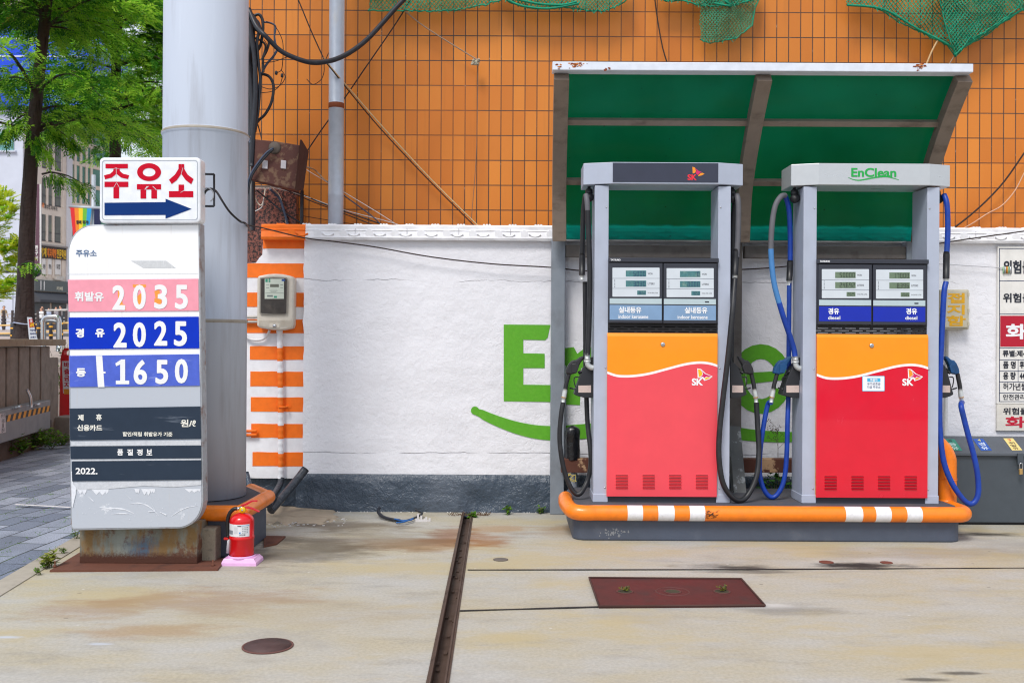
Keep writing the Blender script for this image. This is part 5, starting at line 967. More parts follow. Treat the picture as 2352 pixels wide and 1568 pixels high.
    wd = x1 - x0; yg0, yg1 = Y0 - .004, Y0 + .012
    for k, (r0, r1) in enumerate(rows):
        mb.box(x0, x1, yg0, yg1, z, r0); xx = x0; n = 8; st = wd / n; of = st * .5 if k == 1 else 0
        for i in range(n + 1): a = x0 + i * st - of - .008; mb.box(max(x0, a), min(x1, a + .02), yg0, yg1, r0, r1) if a + .02 > x0 and a < x1 else None
        z = r1
    mb.box(x0, x1, yg0, yg1, z, g1 - .002)
    if L['dark_inside']: mb.box(x0, x1, Y0 + .05, Y0 + .06, g0, g1)  # dark sheet added behind the slots in place of a shaded inside
    mb.build('vent_grille', M_dk, rt)
    # cabinet door: orange above, white wave, red below
    q = Zm(2380, 1300, 2.24); wv = crom([(a, b, 0) for a, b in ((22, 362), (100, 388), (180, 394), (280, 388), (400, 368), (560, 325), (700, 288), (800, 272), (870, 270), (940, 280), (998, 298))], 4)
    d0, d1 = X(L['door'][0]), X(L['door'][1]); zt, zbm = Zz(765), Zz(1139); YD = Y0 - .02
    zw = lambda y: P(q(0, y)[0], q(0, y)[1] + dy, YD).z
    mb = MB(); cols = []
    for i, p in enumerate(wv):
        x = d0 + (d1 - d0) * (p.x - 22) / 976; cols.append([(x, YD, zbm), (x, YD, zw(p.y + 21)), (x, YD, zw(p.y)), (x, YD, zt - .024), (x, YD + .010, zt)])
    n = len(cols); mb.add([p for c_ in cols for p in c_], [(i * 5 + j, (i + 1) * 5 + j, (i + 1) * 5 + j + 1, i * 5 + j + 1) for i in range(n - 1) for j in range(4)])
    mb.m = [(0, 1, 2, 2)[k % 4] for k in range(len(mb.f))]
    mb.box(d0, d1, YD + .0102, Y0 + .2, zbm, zt - .001, 2); mb.add([(d0, YD, zbm), (d0, YD + .0102, zbm), (d0, YD + .0102, zt), (d0, YD, zt - .024), (d1, YD, zbm), (d1, YD + .0102, zbm), (d1, YD + .0102, zt), (d1, YD, zt - .024)], [(3, 2, 1, 0), (4, 5, 6, 7), (0, 1, 5, 4), (2, 3, 7, 6)], 0)
    dr = mb.build('door', [L['red'], M_band, M_dor], rt)
    c = P(*S(*q(515, 125)), YD); mb = MB(); mb.lathe([(0, -.008), (.009, -.008), (.0155, -.006), (.017, 0)], c, 18, ax='Y'); mb.box(c.x - .002, c.x + .002, c.y - .0092, c.y - .008, c.z - .006, c.z + .006, 1); mb.build('lock', [M_chr, M_dk], dr)
    l = MB(); u = L['lg']; T0, T1 = u(0, 0), u(98, 64); letter(l, 'SK', *T0, *T1, YD - .0015, .045, 0); wo = u(52, -84); wings(l, wo[0], wo[1], (T1[0] - T0[0]) / 98 * 1.7, YD - .0012, True)
    l.build('logo', [M_wl, L['wing'], M_mag], dr)
    for gx in (100, 337, 571, 806):
        mb = MB()
        for y in (1275, 1301, 1327, 1352, 1379):
            ax, ay = S(*q(gx, y)); ex_, ey = S(*q(gx + 105, y + 16)); A, Bq = P(ax, ay, YD), P(ex_, ey, YD); t = A.z - Bq.z
            mb.add([(A.x, YD - .0004, A.z), (Bq.x, YD - .0004, A.z), (Bq.x, YD - .011, A.z - t * .45), (A.x, YD - .011, A.z - t * .45), (A.x, YD - .0004, Bq.z), (Bq.x, YD - .0004, Bq.z)], [(3, 2, 5, 4)[::-1], (0, 3, 4)[::-1], (1, 5, 2)[::-1]], 0)
            mb.add([(A.x, YD - .0006, A.z + .0005), (Bq.x, YD - .0006, A.z + .0005), (Bq.x, YD - .0006, A.z - t * .22), (A.x, YD - .0006, A.z - t * .22)], [(0, 3, 2, 1)[::-1]], 1)
        mb.build('vent_louvre', [L['red'], M_dk], dr)
    MB().box(d0 + .004, d1 - .002, Y0 + .004, Y1 - .03, zb, zbm - .001).build('kick_plate', M_bez, rt)
    MB().box(d0 + .01, d1 - .01, Y1 - .04, Y1 - .01, zb + .02, zt - .02).build('back_panel', M_pg, rt)
    if L.get('stk'): L['stk'](dr, YD)
    return rt
def sticker(dr, YD):
    q = Zm(2950, 950, 1.2542); o = [q(*p) for p in rrect(558, 664, 669, 740, 5, 3)]; i = [q(*p) for p in rrect(561, 667, 666, 737, 4, 3)]; l = MB()
    l.pflat(o, YD - .001, 0); l.pflat(i, YD - .0014, 1); l.pflat([q(*p) for p in ((583, 675), (648, 675), (648, 693), (583, 693))], YD - .0018, 2)
    letter(l, '화물차', *q(597, 677), *q(634, 691), YD - .0022, .03, 1); letter(l, '유가보조금', *q(583, 697), *q(648, 710), YD - .0018, .02, 3); letter(l, '지급 주유소', *q(582, 713), *q(648, 726), YD - .0018, .02, 3)
    l.build('sticker', [flat('sticker edge blue', (120, 190, 225)), flat('sticker white', (240, 244, 248)), flat('sticker cyan', (70, 180, 225)), flat('sticker navy', (50, 66, 120))], dr)
ZR = Zm(3150, 1000, 4.2764); ZD1, ZD2 = Zm(2380, 1300, 2.24), Zm(2950, 950, 1.2542)
left = pump('fuel pump with faded coral door and blue grey labels, black hoses', 0, 0, dict(post=(1364.5, 1396.5, 1648, 1677), head=(1338.5, 1402, 1648, 1706.5), hm=M_pg, logo='dark', dsp=(1396.7, 1647.8), ddx=0, ddy=0, num=(('5000', '3.030', '1650'), ('0', '0.000', '1650')), lcd=[M_lcdt, M_digb],
    lab=paint('slate blue label', lin(126, 158, 194), .4, var=.06), tz=ZL, txt=([('실내등유', (368, 888, 750, 992), .034), ('indoor kerosene', (365, 1022, 866, 1085), .02)], [('실내등유', (1478, 895, 1862, 1000), .034), ('indoor kerosene', (1360, 1030, 1866, 1092), .02)]), dark_inside=True, door=(1394.5, 1647), red=M_drf,
    lg=lambda x, y: ZD1(770 + x, 423 + y), wing=M_ylw))
right = pump('fuel pump with bright crimson door and deep blue labels, blue hoses', 479.5, 2.6, dict(post=(1364.5, 1395, 1648.5, 1677), head=(1338, 1396, 1650, 1704.5), hm=M_pgs, logo='green', dsp=(1394.5, 1648.5), ddx=479 + 2, ddy=5.5 - 2.2, num=(('50000', '24.692', '2025'), ('17000', '8.396', '2025')), lcd=[M_lcdg, M_dig],
    lab=paint('deep blue label', lin(0, 36, 172), .35, var=.04), tz=ZR, txt=([('경유', (475, 910, 660, 1014), .036), ('diesel', (472, 1042, 678, 1102), .022)], [('경유', (1785, 912, 1972, 1016), .036), ('diesel', (1772, 1045, 1975, 1105), .022)]), dark_inside=False, door=(1395, 1650), red=M_drr,
    lg=lambda x, y: ZD2(756 + x * .555, 677 + y * .555), wing=M_lor, stk=sticker))
# nozzles, holsters and hoses: parts of their pump
def gun(rt, sx, ox, oy, mat, Y=7.56, s=1.0, hx=1.0):
    """nozzle hung on the pump side; sx = 1 for the left side, -1 mirrored; (ox, oy) photo place of the holster's upper inner corner"""
    T = lambda L: [(ox + sx * hx * (x - 710) / 4.48 / 1.7143 * s, oy + (y - 300) / 4.48 / 1.7143 * s) for x, y in L]
    mb = MB(); mb.pprism(T([(560, 405), (690, 300), (706, 300), (706, 958), (560, 955), (440, 925), (375, 895), (480, 585)]), Y - .03, Y + .10); h = mb.build('holster', M_hol, rt, bevel=.006)
    mb = MB(); mb.pprism(T([(452, 738), (676, 735), (676, 862), (452, 862)]), Y - .0325, Y - .029); mb.build('sticker', M_pnk, h)
    mb = MB(); mb.pprism(T([(690, 245), (706, 240), (706, 960), (690, 960)]), Y - .04, Y + .12); mb.build('side_bracket', M_hol, h)
    mb = MB(); mb.pprism(T([(350, 292), (410, 290), (480, 240), (548, 212), (556, 262), (500, 330), (462, 400), (428, 520), (330, 545), (222, 525), (240, 440), (290, 350)]), Y - .026, Y + .03); n = mb.build('nozzle', mat, rt, bevel=.012, seg=3)
    mb = MB(); mb.pprism(T([(335, 360), (410, 345), (468, 400), (420, 520), (335, 515)]), Y - .031, Y - .024); mb.build('trigger_guard_cover', mat, n, bevel=.003)
    g = lambda x, y, d=0.0: P(*T([(x, y)])[0], Y + d)
    mb = MB(); mb.tube([g(285, 530), g(262, 620), g(235, 720), g(222, 800)], .0165, 12, k=3); mb.tube([g(300, 780), g(400, 805)], .006, 6); mb.tube([g(470, 590), g(400, 590), g(376, 620), g(378, 680), g(405, 775)], .0045, 6, k=4); mb.tube([g(450, 520), g(530, 480), g(560, 440)], .012, 8); mb.build('grip', M_nzk, n)
    mb = MB(); mb.tube([g(222, 800), g(215, 840), g(200, 935), g(195, 945)], .016, 10, rf=lambda t: .0155 if t < .3 else .0185); mb.tube([g(194, 950), g(182, 1038)], .0145, 10); mb.build('swivel_joint', M_whm, n)
    mb = MB(); mb.tube([g(196, 938), g(194, 952)], .0192, 10); mb.build('gasket', flat('orange gasket', (196, 140, 60)), n)
    return g(182, 1036)
def hose(rt, pts, r, mats, mf=None, Y=7.53, end=None):
    MB().tube([P(p[0], p[1], p[2] if len(p) > 2 else Y) for p in pts] + ([end] if end else []), r, 12, k=8, mf=mf).build('hose', mats, rt)
def sleeve(rt, p, q, Y, mat=M_hblk, tag=True):
    a, b = P(*p, Y), P(*q, Y); mb = MB(); mb.tube([a, a.lerp(b, .12), a.lerp(b, .3), b], .024, 12, rf=lambda t: .021 if t < .2 else .024); m_ = mb.build('hose_sleeve', mat, rt)
    d = (b - a).normalized(); mb = MB(); mb.tube([b, b + d * .035], .0185, 10); mb.build('collar', M_whm, m_)
def elbow(rt, x, y, sx, Y):
    mb = MB(); c = P(x, y, Y); mb.tube([c + Vector((0, 0, .05)), c + Vector((0, 0, .006))], .022, 6); mb.tube([c + Vector((0, 0, .006)), c - Vector((0, 0, .015))], .026, 14)
    mb.tube([c - Vector((0, 0, .012)), c + Vector((.006 * sx, 0, -.04)), c + Vector((.03 * sx, 0, -.058)), c + Vector((.06 * sx, 0, -.06))], .021, 12, k=4); mb.build('pipe_elbow', M_whm, rt)
# coral pump, left side
e1 = gun(left, 1, 1362, 828, M_nzk)
ZA = Zm(2100, 950, 1.2547)
hose(left, [(1346, 447, 7.53), (1349, 470, 7.5), (1352, 540, 7.5), (1355, 640, 7.5), (1353, 740, 7.5), (1350, 815, 7.5)], .0205, [M_hblk, M_hgry], lambda t: 1 if t < .25 else 0)
elbow(left, 1349, 826, 1, 7.51)
hose(left, [(1345, 447, 7.58), (1340, 490, 7.62), (1337, 590, 7.64)], .0195, [M_hblk]); sleeve(left, (1337, 582), (1337, 632), 7.64)
pl_ = [ZA(*p) for p in ((255, 200), (257, 420), (258, 600), (262, 760), (268, 900), (282, 1030), (283, 1110), (266, 1185), (236, 1240), (210, 1245), (180, 1205), (150, 1120), (133, 1020), (130, 940), (138, 850), (146, 800))]
hose(left, [(a, b, 7.64 if i < 5 else (7.6 if i < 8 else 7.55)) for i, (a, b) in enumerate(pl_[:-1])], .0185, [M_hblk], end=e1)
# coral pump, right side
e2 = gun(left, -1, 1678, 828, M_nzk, Y=7.58, hx=.86)
hose(left, [(1692, 447, 7.53), (1696, 470, 7.5), (1695, 540, 7.5), (1692, 590, 7.5)], .021, [M_hgry, M_hgry]); sleeve(left, (1691, 572), (1688, 632), 7.5)
hose(left, [(1690, 447, 7.58), (1684, 500, 7.62), (1682, 620, 7.63), (1680, 850, 7.63)], .018, [M_hblk])
hose(left, [(1688, 640, 7.5), (1685, 680, 7.44), (1682, 720, 7.40), (1672, 820, 7.39), (1660, 920, 7.39), (1652, 1000, 7.39), (1652, 1060, 7.39), (1663, 1115, 7.40), (1690, 1147, 7.42), (1715, 1140, 7.46), (1737, 1095, 7.5), (1743, 1040, 7.54), (1740, 975, 7.57)], .0205, [M_hblk], end=e2)
# crimson pump, left side
e3 = gun(right, 1, 1840, 828, M_nzb)
hose(right, [(1803, 449, 7.53), (1793, 452, 7.48), (1780, 475, 7.46), (1773, 520, 7.45), (1771, 580, 7.45), (1778, 650, 7.45), (1797, 720, 7.46), (1812, 765, 7.48), (1823, 800, 7.5), (1826, 818, 7.5)], .0205, [M_hblu, M_hgry, M_hblu2], lambda t: 1 if t < .42 else (2 if t < .62 else 0))
elbow(right, 1827, 828, 1, 7.51)
hose(right, [(1803, 449, 7.58), (1812, 480, 7.62), (1815, 540, 7.64), (1815, 610, 7.64)], .0195, [M_hblu]); sleeve(right, (1815, 598), (1813, 645), 7.64)
ZB = Zm(2780, 1600, 3.483)
hose(right, [(1813, 650, 7.64), (1812, 760, 7.64), (1811, 900, 7.64)] + [(*ZB(x, y), 7.6) for x, y in ((1118, 200), (1112, 500), (1100, 760), (1080, 950), (1035, 1110), (960, 1220), (890, 1240), (820, 1180), (765, 1060), (735, 900), (737, 700), (755, 500), (800, 200), (850, -30))], .0185, [M_hblu], end=e3)
# crimson pump, right side
e4 = gun(right, -1, 2157, 828, M_nzb, Y=7.6, hx=.76)
hose(right, [(2168, 447, 7.53), (2175, 470, 7.5), (2177, 530, 7.5), (2174, 590, 7.5)], .0205, [M_hblu]); sleeve(right, (2174, 578), (2173, 640), 7.5)
ZC = Zm(2950, 950, 1.2542)
hose(right, [(2173, 648, 7.5)] + [(*ZC(x, y), 7.48) for x, y in ((962, 260), (952, 450), (944, 620), (940, 800), (944, 960), (962, 1090), (1000, 1190), (1050, 1265), (1088, 1295), (1118, 1280), (1132, 1230), (1126, 1140), (1105, 1040), (1080, 950), (1062, 880), (1047, 815))], .0205, [M_hblu], end=e4)

# ---------------------------------------------------------------- behind the pumps
M_beam = paint('rusty beam with pale patches', lin(92, 54, 42), .85, dirt=.9, dcol=lin(186, 152, 118), scale=4.5, bump=.3, lo=.56, hi=.6)
MB().extr([P(x, y, 8.24) for x, y in ((1289, 1053), (1834, 1054), (1834, 1085), (1289, 1085))], (0, .1, 0)).build('steel_beam', M_beam, bevel=.004, label='long rusty steel beam with pale patches lying behind the pumps', cat='beam')
mb = MB(); c0 = P(1315, 1055, 8.28); vs, n, m_ = [], 18, 12
for j in range(m_ + 1):
    t = j / m_; z = c0.z + .285 * t; rx = .062 * (1 if t < .8 else math.sqrt(max(0, 1 - ((t - .8) / .2) ** 2)) * .9 + .1)
    for i in range(n):
        a = 2 * math.pi * i / n; w_ = 1 + .10 * mnoise.noise(Vector((math.cos(a) * 2.2, math.sin(a) * 2.2, t * 3))); vs.append((c0.x + rx * w_ * math.cos(a), c0.y + rx * w_ * math.sin(a) * .8, z))
mb.add(vs, [(j * n + i, j * n + (i + 1) % n, (j + 1) * n + (i + 1) % n, (j + 1) * n + i) for j in range(m_) for i in range(n)], smooth=True); mb.f.append([m_ * n + i for i in range(n)]); mb.m.append(0); mb.sm.append(True)
mb.build('plastic_bag', paint('black bin liner', lin(20, 20, 24), .18, bump=.5, bscale=9, bdist=.03), label='black plastic bag pulled over a post end on the rusty beam', cat='bag')
mb = MB(); mb.tube([P(1318, 1086, 8.28), P(1318, 1150, 8.28)], .03, 10); mb.build('pipe_stub', M_galv, label='short grey pipe under the rusty beam left of the coral pump', cat='pipe')
mb = MB(); random.seed(4)
for k in range(3): mb.tube([P(1312 + random.uniform(-10, 14), 1088 + random.uniform(-3, 22), 8.2) for _ in range(4)], .0035, 5, k=4)
mb.build('wire_tie', flat('yellow wire', (196, 176, 90), .6), label='loose yellow wire tied under the rusty beam', cat='wire')
def leafy(name, c, w, h, n, col, label, cat, seed, size=.05, dead=False, group=None, d=.25):
    rnd = random.Random(seed); rt = thing(name, label, cat, c, group); mb = MB(); sm = MB(); c = Vector(c)
    for k in range(max(3, n // 12)):
        tip = c + Vector((rnd.uniform(-w, w) * .5, rnd.uniform(-d, d) * .5, h * rnd.uniform(.5, 1))); sm.tube([c + Vector((rnd.uniform(-.02, .02), 0, -.01)), c.lerp(tip, .5) + Vector((rnd.uniform(-.02, .02), 0, .02)), tip], .0025, 4, k=3)
        for q in range(12):
            t = rnd.uniform(.25, 1); p = c.lerp(tip, t) + Vector((rnd.uniform(-.04, .04), rnd.uniform(-.04, .04), rnd.uniform(-.01, .03))) * (w * 3); a = rnd.uniform(0, 6.28); e = rnd.uniform(-.5, .7); s = size * rnd.uniform(.6, 1.2)
            u = Vector((math.cos(a) * math.cos(e), math.sin(a) * math.cos(e), math.sin(e))) * s; v = u.cross(Vector((rnd.uniform(-.4, .4), rnd.uniform(-.4, .4), 1))).normalized() * s * .28
            mb.add([p, p + u * .5 + v, p + u, p + u * .5 - v], [(0, 1, 2, 3)])
    mb.build('leaves', col, rt); sm.build('stems', M_stem, rt); return rt
def leafmat(name, a, b_, tr=.35):
    m = bpy.data.materials.new(name); m.use_nodes = True; nt = m.node_tree; b = nt.nodes['Principled BSDF']; gi = nt.nodes.new('ShaderNodeNewGeometry')
    c = mixn(nt, gi.outputs['Random Per Island'], lin(*a), lin(*b_)); nt.links.new(c, b.inputs['Base Color']); b.inputs['Roughness'].default_value = .55; b.inputs['Specular IOR Level'].default_value = .25
    t = nt.nodes.new('ShaderNodeBsdfTranslucent'); nt.links.new(c, t.inputs[0]); mx = nt.nodes.new('ShaderNodeMixShader'); mx.inputs[0].default_value = tr
    nt.links.new(b.outputs[0], mx.inputs[1]); nt.links.new(t.outputs[0], mx.inputs[2]); nt.links.new(mx.outputs[0], nt.nodes['Material Output'].inputs[0]); return m
M_stem = flat('plant stem', (92, 96, 52), .8); M_weed = leafmat('weed leaf', (58, 112, 24), (120, 160, 50)); M_dkw = leafmat('shade leaf', (36, 84, 28), (80, 140, 50))
leafy('weed', (*P(1785, 1140, 8.30).xy, .05), .40, .36, 130, M_dkw, 'leafy green weed growing in the dark gap behind the blue hoses', 'weed', 21, .07)
mb = MB(); random.seed(9); b0 = P(1787, 1062, 8.3); tp = P(1787, 985, 8.3); mb.tube([b0, tp], .0022, 5)
for i in range(14):
    t = random.uniform(.35, 1); p = b0.lerp(tp, t); q = p + Vector((random.uniform(-.09, .09), random.uniform(-.03, .03), random.uniform(.02, .07))); mb.tube([p, q], .0013, 4)
    for k in range(5): r_ = q + Vector((random.uniform(-.02, .02), 0, random.uniform(-.015, .02))); mb.lathe([(0, -.005), (.005, 0), (0, .005)], r_, 5)
mb.build('dry_weed', flat('dry weed', (88, 78, 68), .9), label='dry brown weed stalk standing above the rusty beam between the pumps', cat='weed')
bl = MB(); yb_ = 7.62; q0 = P(2176, 1157, yb_); rad = .066
bl.tube(crom([(q0.x, yb_, .25), (q0.x, yb_, .50), (q0.x - .006, yb_, .58), (q0.x - .05, yb_, .655), (q0.x - .13, yb_, .685), (q0.x - .5, yb_ + .01, .685)], 8), rad, 18); bl.tube([(q0.x, yb_, .415), (q0.x, yb_, .425)], rad + .003, 18)
bl.build('bollard', M_pipe, label='bent orange steel guard pipe at the right end of the pump island', cat='guard pipe')

# ---------------------------------------------------------------- right end: grounding box, warning board, storage chest
Z9 = Zm(3600, 950, 3.484); Z10 = Zm(3600, 1350, 2.09)
gb = thing('grounding_box', 'beige plastic wall box with yellow lettering beside the right pump', 'wall box', (P(*Z9(550, 1210), YW).x, YW, P(*Z9(550, 1210), YW).z))
M_gb = paint('aged beige plastic', lin(198, 192, 172), .5, dirt=.25, dcol=lin(168, 158, 136), scale=6)
mb = MB(); mb.pprism([Z9(*p) for p in rrect(352, 660, 752, 1212, 18)], YW - .09, YW - .001); mb.build('box_body', M_gb, gb, bevel=.008)
mb = MB(); mb.pprism([Z9(*p) for p in rrect(372, 680, 738, 1185, 14)], YW - .105, YW - .089); lid = mb.build('lid', M_gb, gb, bevel=.006)
l = MB()
for ch, a in (('접', (455, 708, 692, 848)), ('지', (450, 868, 692, 1006)), ('함', (443, 1018, 706, 1162))): letter(l, ch, *Z9(a[0], a[1]), *Z9(a[2], a[3]), YW - .1065, .04)
l.build('lettering', flat('yellow stencil paint', (226, 170, 20), .6), lid)
mb = MB()
for y in (730, 950, 1130): mb.pprism([Z9(*p) for p in ((738, y - 30), (760, y - 25), (760, y + 25), (738, y + 30))], YW - .11, YW - .05)
mb.build('hinge', M_gb, gb, bevel=.003)
mb = MB(); mb.tube([P(*Z9(446, 1200), YW - .03), P(2172, 1010, YW - .03)], .016, 10, rf=lambda t: .016); mb.build('ground_conduit', paint('pale grey conduit', lin(196, 196, 198), .5, dirt=.3, dcol=lin(150, 146, 140), scale=20), label='pale conduit running down the wall below the beige box', cat='conduit')
wb = thing('warning_board', 'white hazard notice board with Korean text and a red row at the right edge', 'notice board', (P(2350, 990, YW).x, YW, P(2350, 990, YW).z))
xb1 = 2415; M_bd = paint('notice board white', lin(232, 230, 226), .5, dirt=.12, dcol=lin(206, 200, 190), scale=6)
mb = MB(); mb.pbox(2291, 566, xb1, 927, YW - .03, YW - .003); bd = mb.build('board', M_bd, wb, bevel=.002); YB_ = YW - .031
mb = MB(); mb.pbox(2290, 927.5, xb1, 989, YW - .027, YW - .004); bd2 = mb.build('lower_board', paint('aged board', lin(222, 218, 210), .5, dirt=.4, dcol=lin(196, 188, 178), scale=8), wb, bevel=.002)
l = MB(); LN = lambda x0, y0, x1, y1, mi=0: l.pflat([(x0, y0), (x1, y0), (x1, y1), (x0, y1)], YB_ - .0005 - .0002 * mi, mi)
for y in (571, 645, 721, 799, 826, 852, 877, 902): LN(2295, y - .7, xb1 - 3, y + .7)
LN(2295, 571, 2296.6, 922); LN(2338, 826, 2339.2, 877); LN(2295, 921, xb1 - 3, 922.4)
LN(2297.5, 725, xb1 - 4, 796, 1); l.build('ruled_lines', [flat('board line', (44, 60, 96), .6), flat('board red', (184, 6, 44), .5)], bd)
l = MB(); YT_ = YB_ - .0016
for s, a, mi, bo in (('위험물', (2304, 598, 2348 + 22, 629), 0, .03), ('위험물', (2304, 673, 2348 + 22, 695), 0, .03), ('화기엄금', (2310, 744, 2310 + 150, 779), 1, .038), ('류별:제4류', (2303, 804, 2372, 819), 0, .03), ('품 명', (2304, 829, 2333, 846), 0, .03), ('휘발유', (2342, 829, 2385, 846), 0, .03), ('용 량', (2304, 854, 2333, 871), 0, .03), ('44', (2342, 856, 2354, 870), 0, .03), ('허가년월일', (2304, 879, 2372, 896), 0, .02), ('안전관리', (2304, 905, 2354, 922 - 4), 0, .02)):
    if mi: a = (2310, 744, 2400, 779); s = '화기'
    letter(l, s, *a[:2], *a[2:], YT_, bo, mi)
l.build('lettering', [flat('board text', (34, 38, 52), .6), M_wl], bd)
l = MB(); letter(l, '위험물', 2304, 936, 2362, 952, YW - .0285, .03, 0); letter(l, '화기', 2309, 956, 2398, 982, YW - .0285, .038, 1); l.build('lettering', [flat('board text dark', (34, 38, 52), .6), flat('board red text', (196, 10, 50), .6)], bd2)
mb = MB(); 
for i, x in enumerate((2305, 2308.5, 2313, 2317, 2321)): mb.lathe([(.006, -.03), (.0065, .0), (.006, .03)], P(x, 620, YW - .04), 8, i % 3)
mb.build('spring_clips', [flat('clip green', (150, 190, 150)), flat('clip silver', (190, 194, 200), .3, .5), flat('clip orange', (220, 150, 60))], label='cluster of small coloured plastic clips hanging on the notice board', cat='clip')
sc_ = thing('storage_chest', 'dark grey steel storage chest with a sloping lid at the right edge', 'storage chest', (P(2300, 1200, 7.97).x, 8.1, 0))
M_ch = paint('dark grey chest paint', lin(70, 78, 86), .5, dirt=.25, dcol=lin(56, 60, 66), scale=4, bump=.1); M_lid = paint('grey lid paint', lin(84, 90, 98), .55, dirt=.3, dcol=lin(66, 70, 76), scale=5)
cx0, cx1 = P(2112, 1100, 7.97).x, 6.2; zl, zb2 = P(2250, 1043, 7.97).z, P(2250, 1003, 8.24).z
MB().box(cx0, cx1, 7.985, 8.3, .02, zl - .012).build('chest_body', M_ch, sc_, bevel=.006)
mb = MB(); mb.extr([(cx0 - .015, 7.96, zl - .012), (cx0 - .015, 7.96, zl + .012), (cx0 - .015, 8.24, zb2), (cx0 - .015, 8.32, zb2), (cx0 - .015, 8.32, zl - .012)], (cx1 - cx0, 0, 0)); ld = mb.build('lid', M_lid, sc_, bevel=.004)
MB().box(cx0 + .02, cx1, 8.0, 8.28, 0, .02).build('chest_feet', M_dk, sc_)
def onlid(x, y):
    p, n = Vector((0, 7.96, zl + .013)), Vector((0, -(zb2 - zl - .012), .28)).normalized(); return onplane(x, y, p + n * .0012, n)
def decal(quad, mats, body, num):
    l = MB(); q = [onlid(*Z10(*p)) for p in quad]; l.add(q, [(0, 1, 2, 3)], 0)
    nn = (q[1] - q[0]).cross(q[3] - q[0]).normalized(); nn = nn if nn.z > 0 else -nn
    V = q[0].lerp(q[1], .5) - q[3].lerp(q[2], .5); U = (q[1] - q[0]).lerp(q[2] - q[3], .5); top = q[0].lerp(q[1], .5)
    letter3(l, num, top - V * .14 + nn * .001, U * .3, V * .17, .02, 2)
    for i, ch in enumerate(body): letter3(l, ch, top - V * (.30 + (.66 / len(body)) * (i + .5)) + nn * .001, U * .62, V * (.56 / len(body)), .05, 1)
    bmesh_fix = l.build('fuel_decal', mats, ld)
M_dg, M_db, M_dy = flat('decal green', (22, 134, 112)), flat('decal blue', (20, 78, 168)), flat('decal yellow', (228, 206, 130))
decal(((245, 790), (331, 790), (396, 884), (300, 884)), [M_dg, flat('decal pale', (196, 226, 220)), flat('decal dark', (20, 60, 60))], '등유', '5')
decal(((480, 787), (566, 786), (640, 883), (550, 885)), [M_db, flat('decal white', (200, 214, 232)), flat('decal number yellow', (226, 210, 90))], '경유', '4')
decal(((732, 783), (812, 783), (890, 881), (805, 882)), [M_dy, flat('decal brown', (120, 104, 70)), flat('decal number red', (210, 60, 50))], '휘발유', '3')
hp = [Z10(*p) for p in ((852, 908), (900, 908), (900, 1000), (880, 1012), (852, 1000))]; mb = MB(); mb.pprism(hp, 7.945, 7.9595); mb.build('hasp', M_ch, sc_, bevel=.002)
pk = thing('padlock', 'small brass padlock hanging from the hasp of the dark grey chest', 'padlock', P(*Z10(880, 1082), 7.93))
mb = MB(); mb.pprism([Z10(*p) for p in ((866, 1035), (893, 1032), (894, 1080), (867, 1083))], 7.925, 7.942); mb.build('lock_body', paint('brass', lin(206, 170, 110), .35, .6), pk, bevel=.003)
mb = MB(); mb.tube([P(*Z10(x, y), 7.934) for x, y in ((869, 1038), (866, 1005), (872, 990), (884, 988), (891, 1000), (890, 1036))], .0035, 8, k=4); mb.build('shackle', M_chr, pk)

# ---------------------------------------------------------------- covers and small things on the ground
M_cov = paint('dark red steel cover', lin(84, 38, 36), .6, .1, dirt=.75, dcol=lin(60, 46, 44), scale=4.5, bump=.25, bscale=50)
g = [G(x, y, .006) for x, y in ((1353, 1327.5), (1703, 1330), (1757, 1391), (1376, 1394))]; cv = thing('tank_cover', 'dark red rectangular steel cover plate with three holes in the concrete', 'cover plate', (1.3, 5.7, 0))
mb = MB(); mb.extr([(p.x, p.y, .0) for p in g], (0, 0, .008)); mb.build('plate', M_cov, cv)
mb = MB(); o_ = [(p.x, p.y) for p in g]; cxy = (sum(a for a, b in o_) / 4, sum(b for a, b in o_) / 4)
for i in range(4): a, b = Vector((*o_[i], .011)), Vector((*o_[(i + 1) % 4], .011)); mb.tube([a, b], .006, 5)
mb.build('plate_rim', paint('rim rust', lin(74, 48, 42), .8), cv)
for x, y in ((1435, 1357), (1545, 1357), (1658, 1357)):
    c = G(x, y, .01); mb = MB(); mb.lathe([(.052, .0085), (.05, .011), (.044, .0112), (.042, .009), (0, .0088)], (c.x, c.y, 0), 24, mf=lambda i: 0 if i < 3 else 1); 
    if x == 1545: mb.lathe([(.10, .0083), (.098, .0105), (.094, .0105), (.092, .0083)], (c.x, c.y, 0), 30, caps=False)
    mb.build('hand_hole', [paint('hole rim', lin(92, 52, 48), .7), flat('moss dirt', (62, 58, 40), .95)], cv)
for i, (x, y, n_) in enumerate(((1440, 1355, 24), (1660, 1355, 40))):
    c = G(x, y, .01); leafy('moss_tuft', (c.x, c.y, .009), .07, .02 + .015 * i, n_, leafmat('moss%d' % i, (150, 150, 50), (104, 112, 40)), ('tiny yellow green moss tuft in the left hole of the red cover plate', 'small moss tuft in the right hole of the red cover plate')[i], 'moss', 31 + i, .018, d=.08)
c = G(615, 1484); mb = MB(); mb.lathe([(.120, .001), (.120, .006), (.113, .007), (.111, .004), (.107, .004), (.107, .009), (0, .009)], (c.x, c.y, 0), 40, mf=lambda i: 1 if i < 3 else 0); mb.build('manhole_cover', [paint('dark brown iron', lin(82, 60, 58), .65, .2, dirt=.6, dcol=lin(58, 44, 44), scale=14, bump=.4, bscale=60), paint('red brown ring', lin(104, 68, 62), .8)], label='small round brown iron cover set in the front concrete', cat='manhole cover')
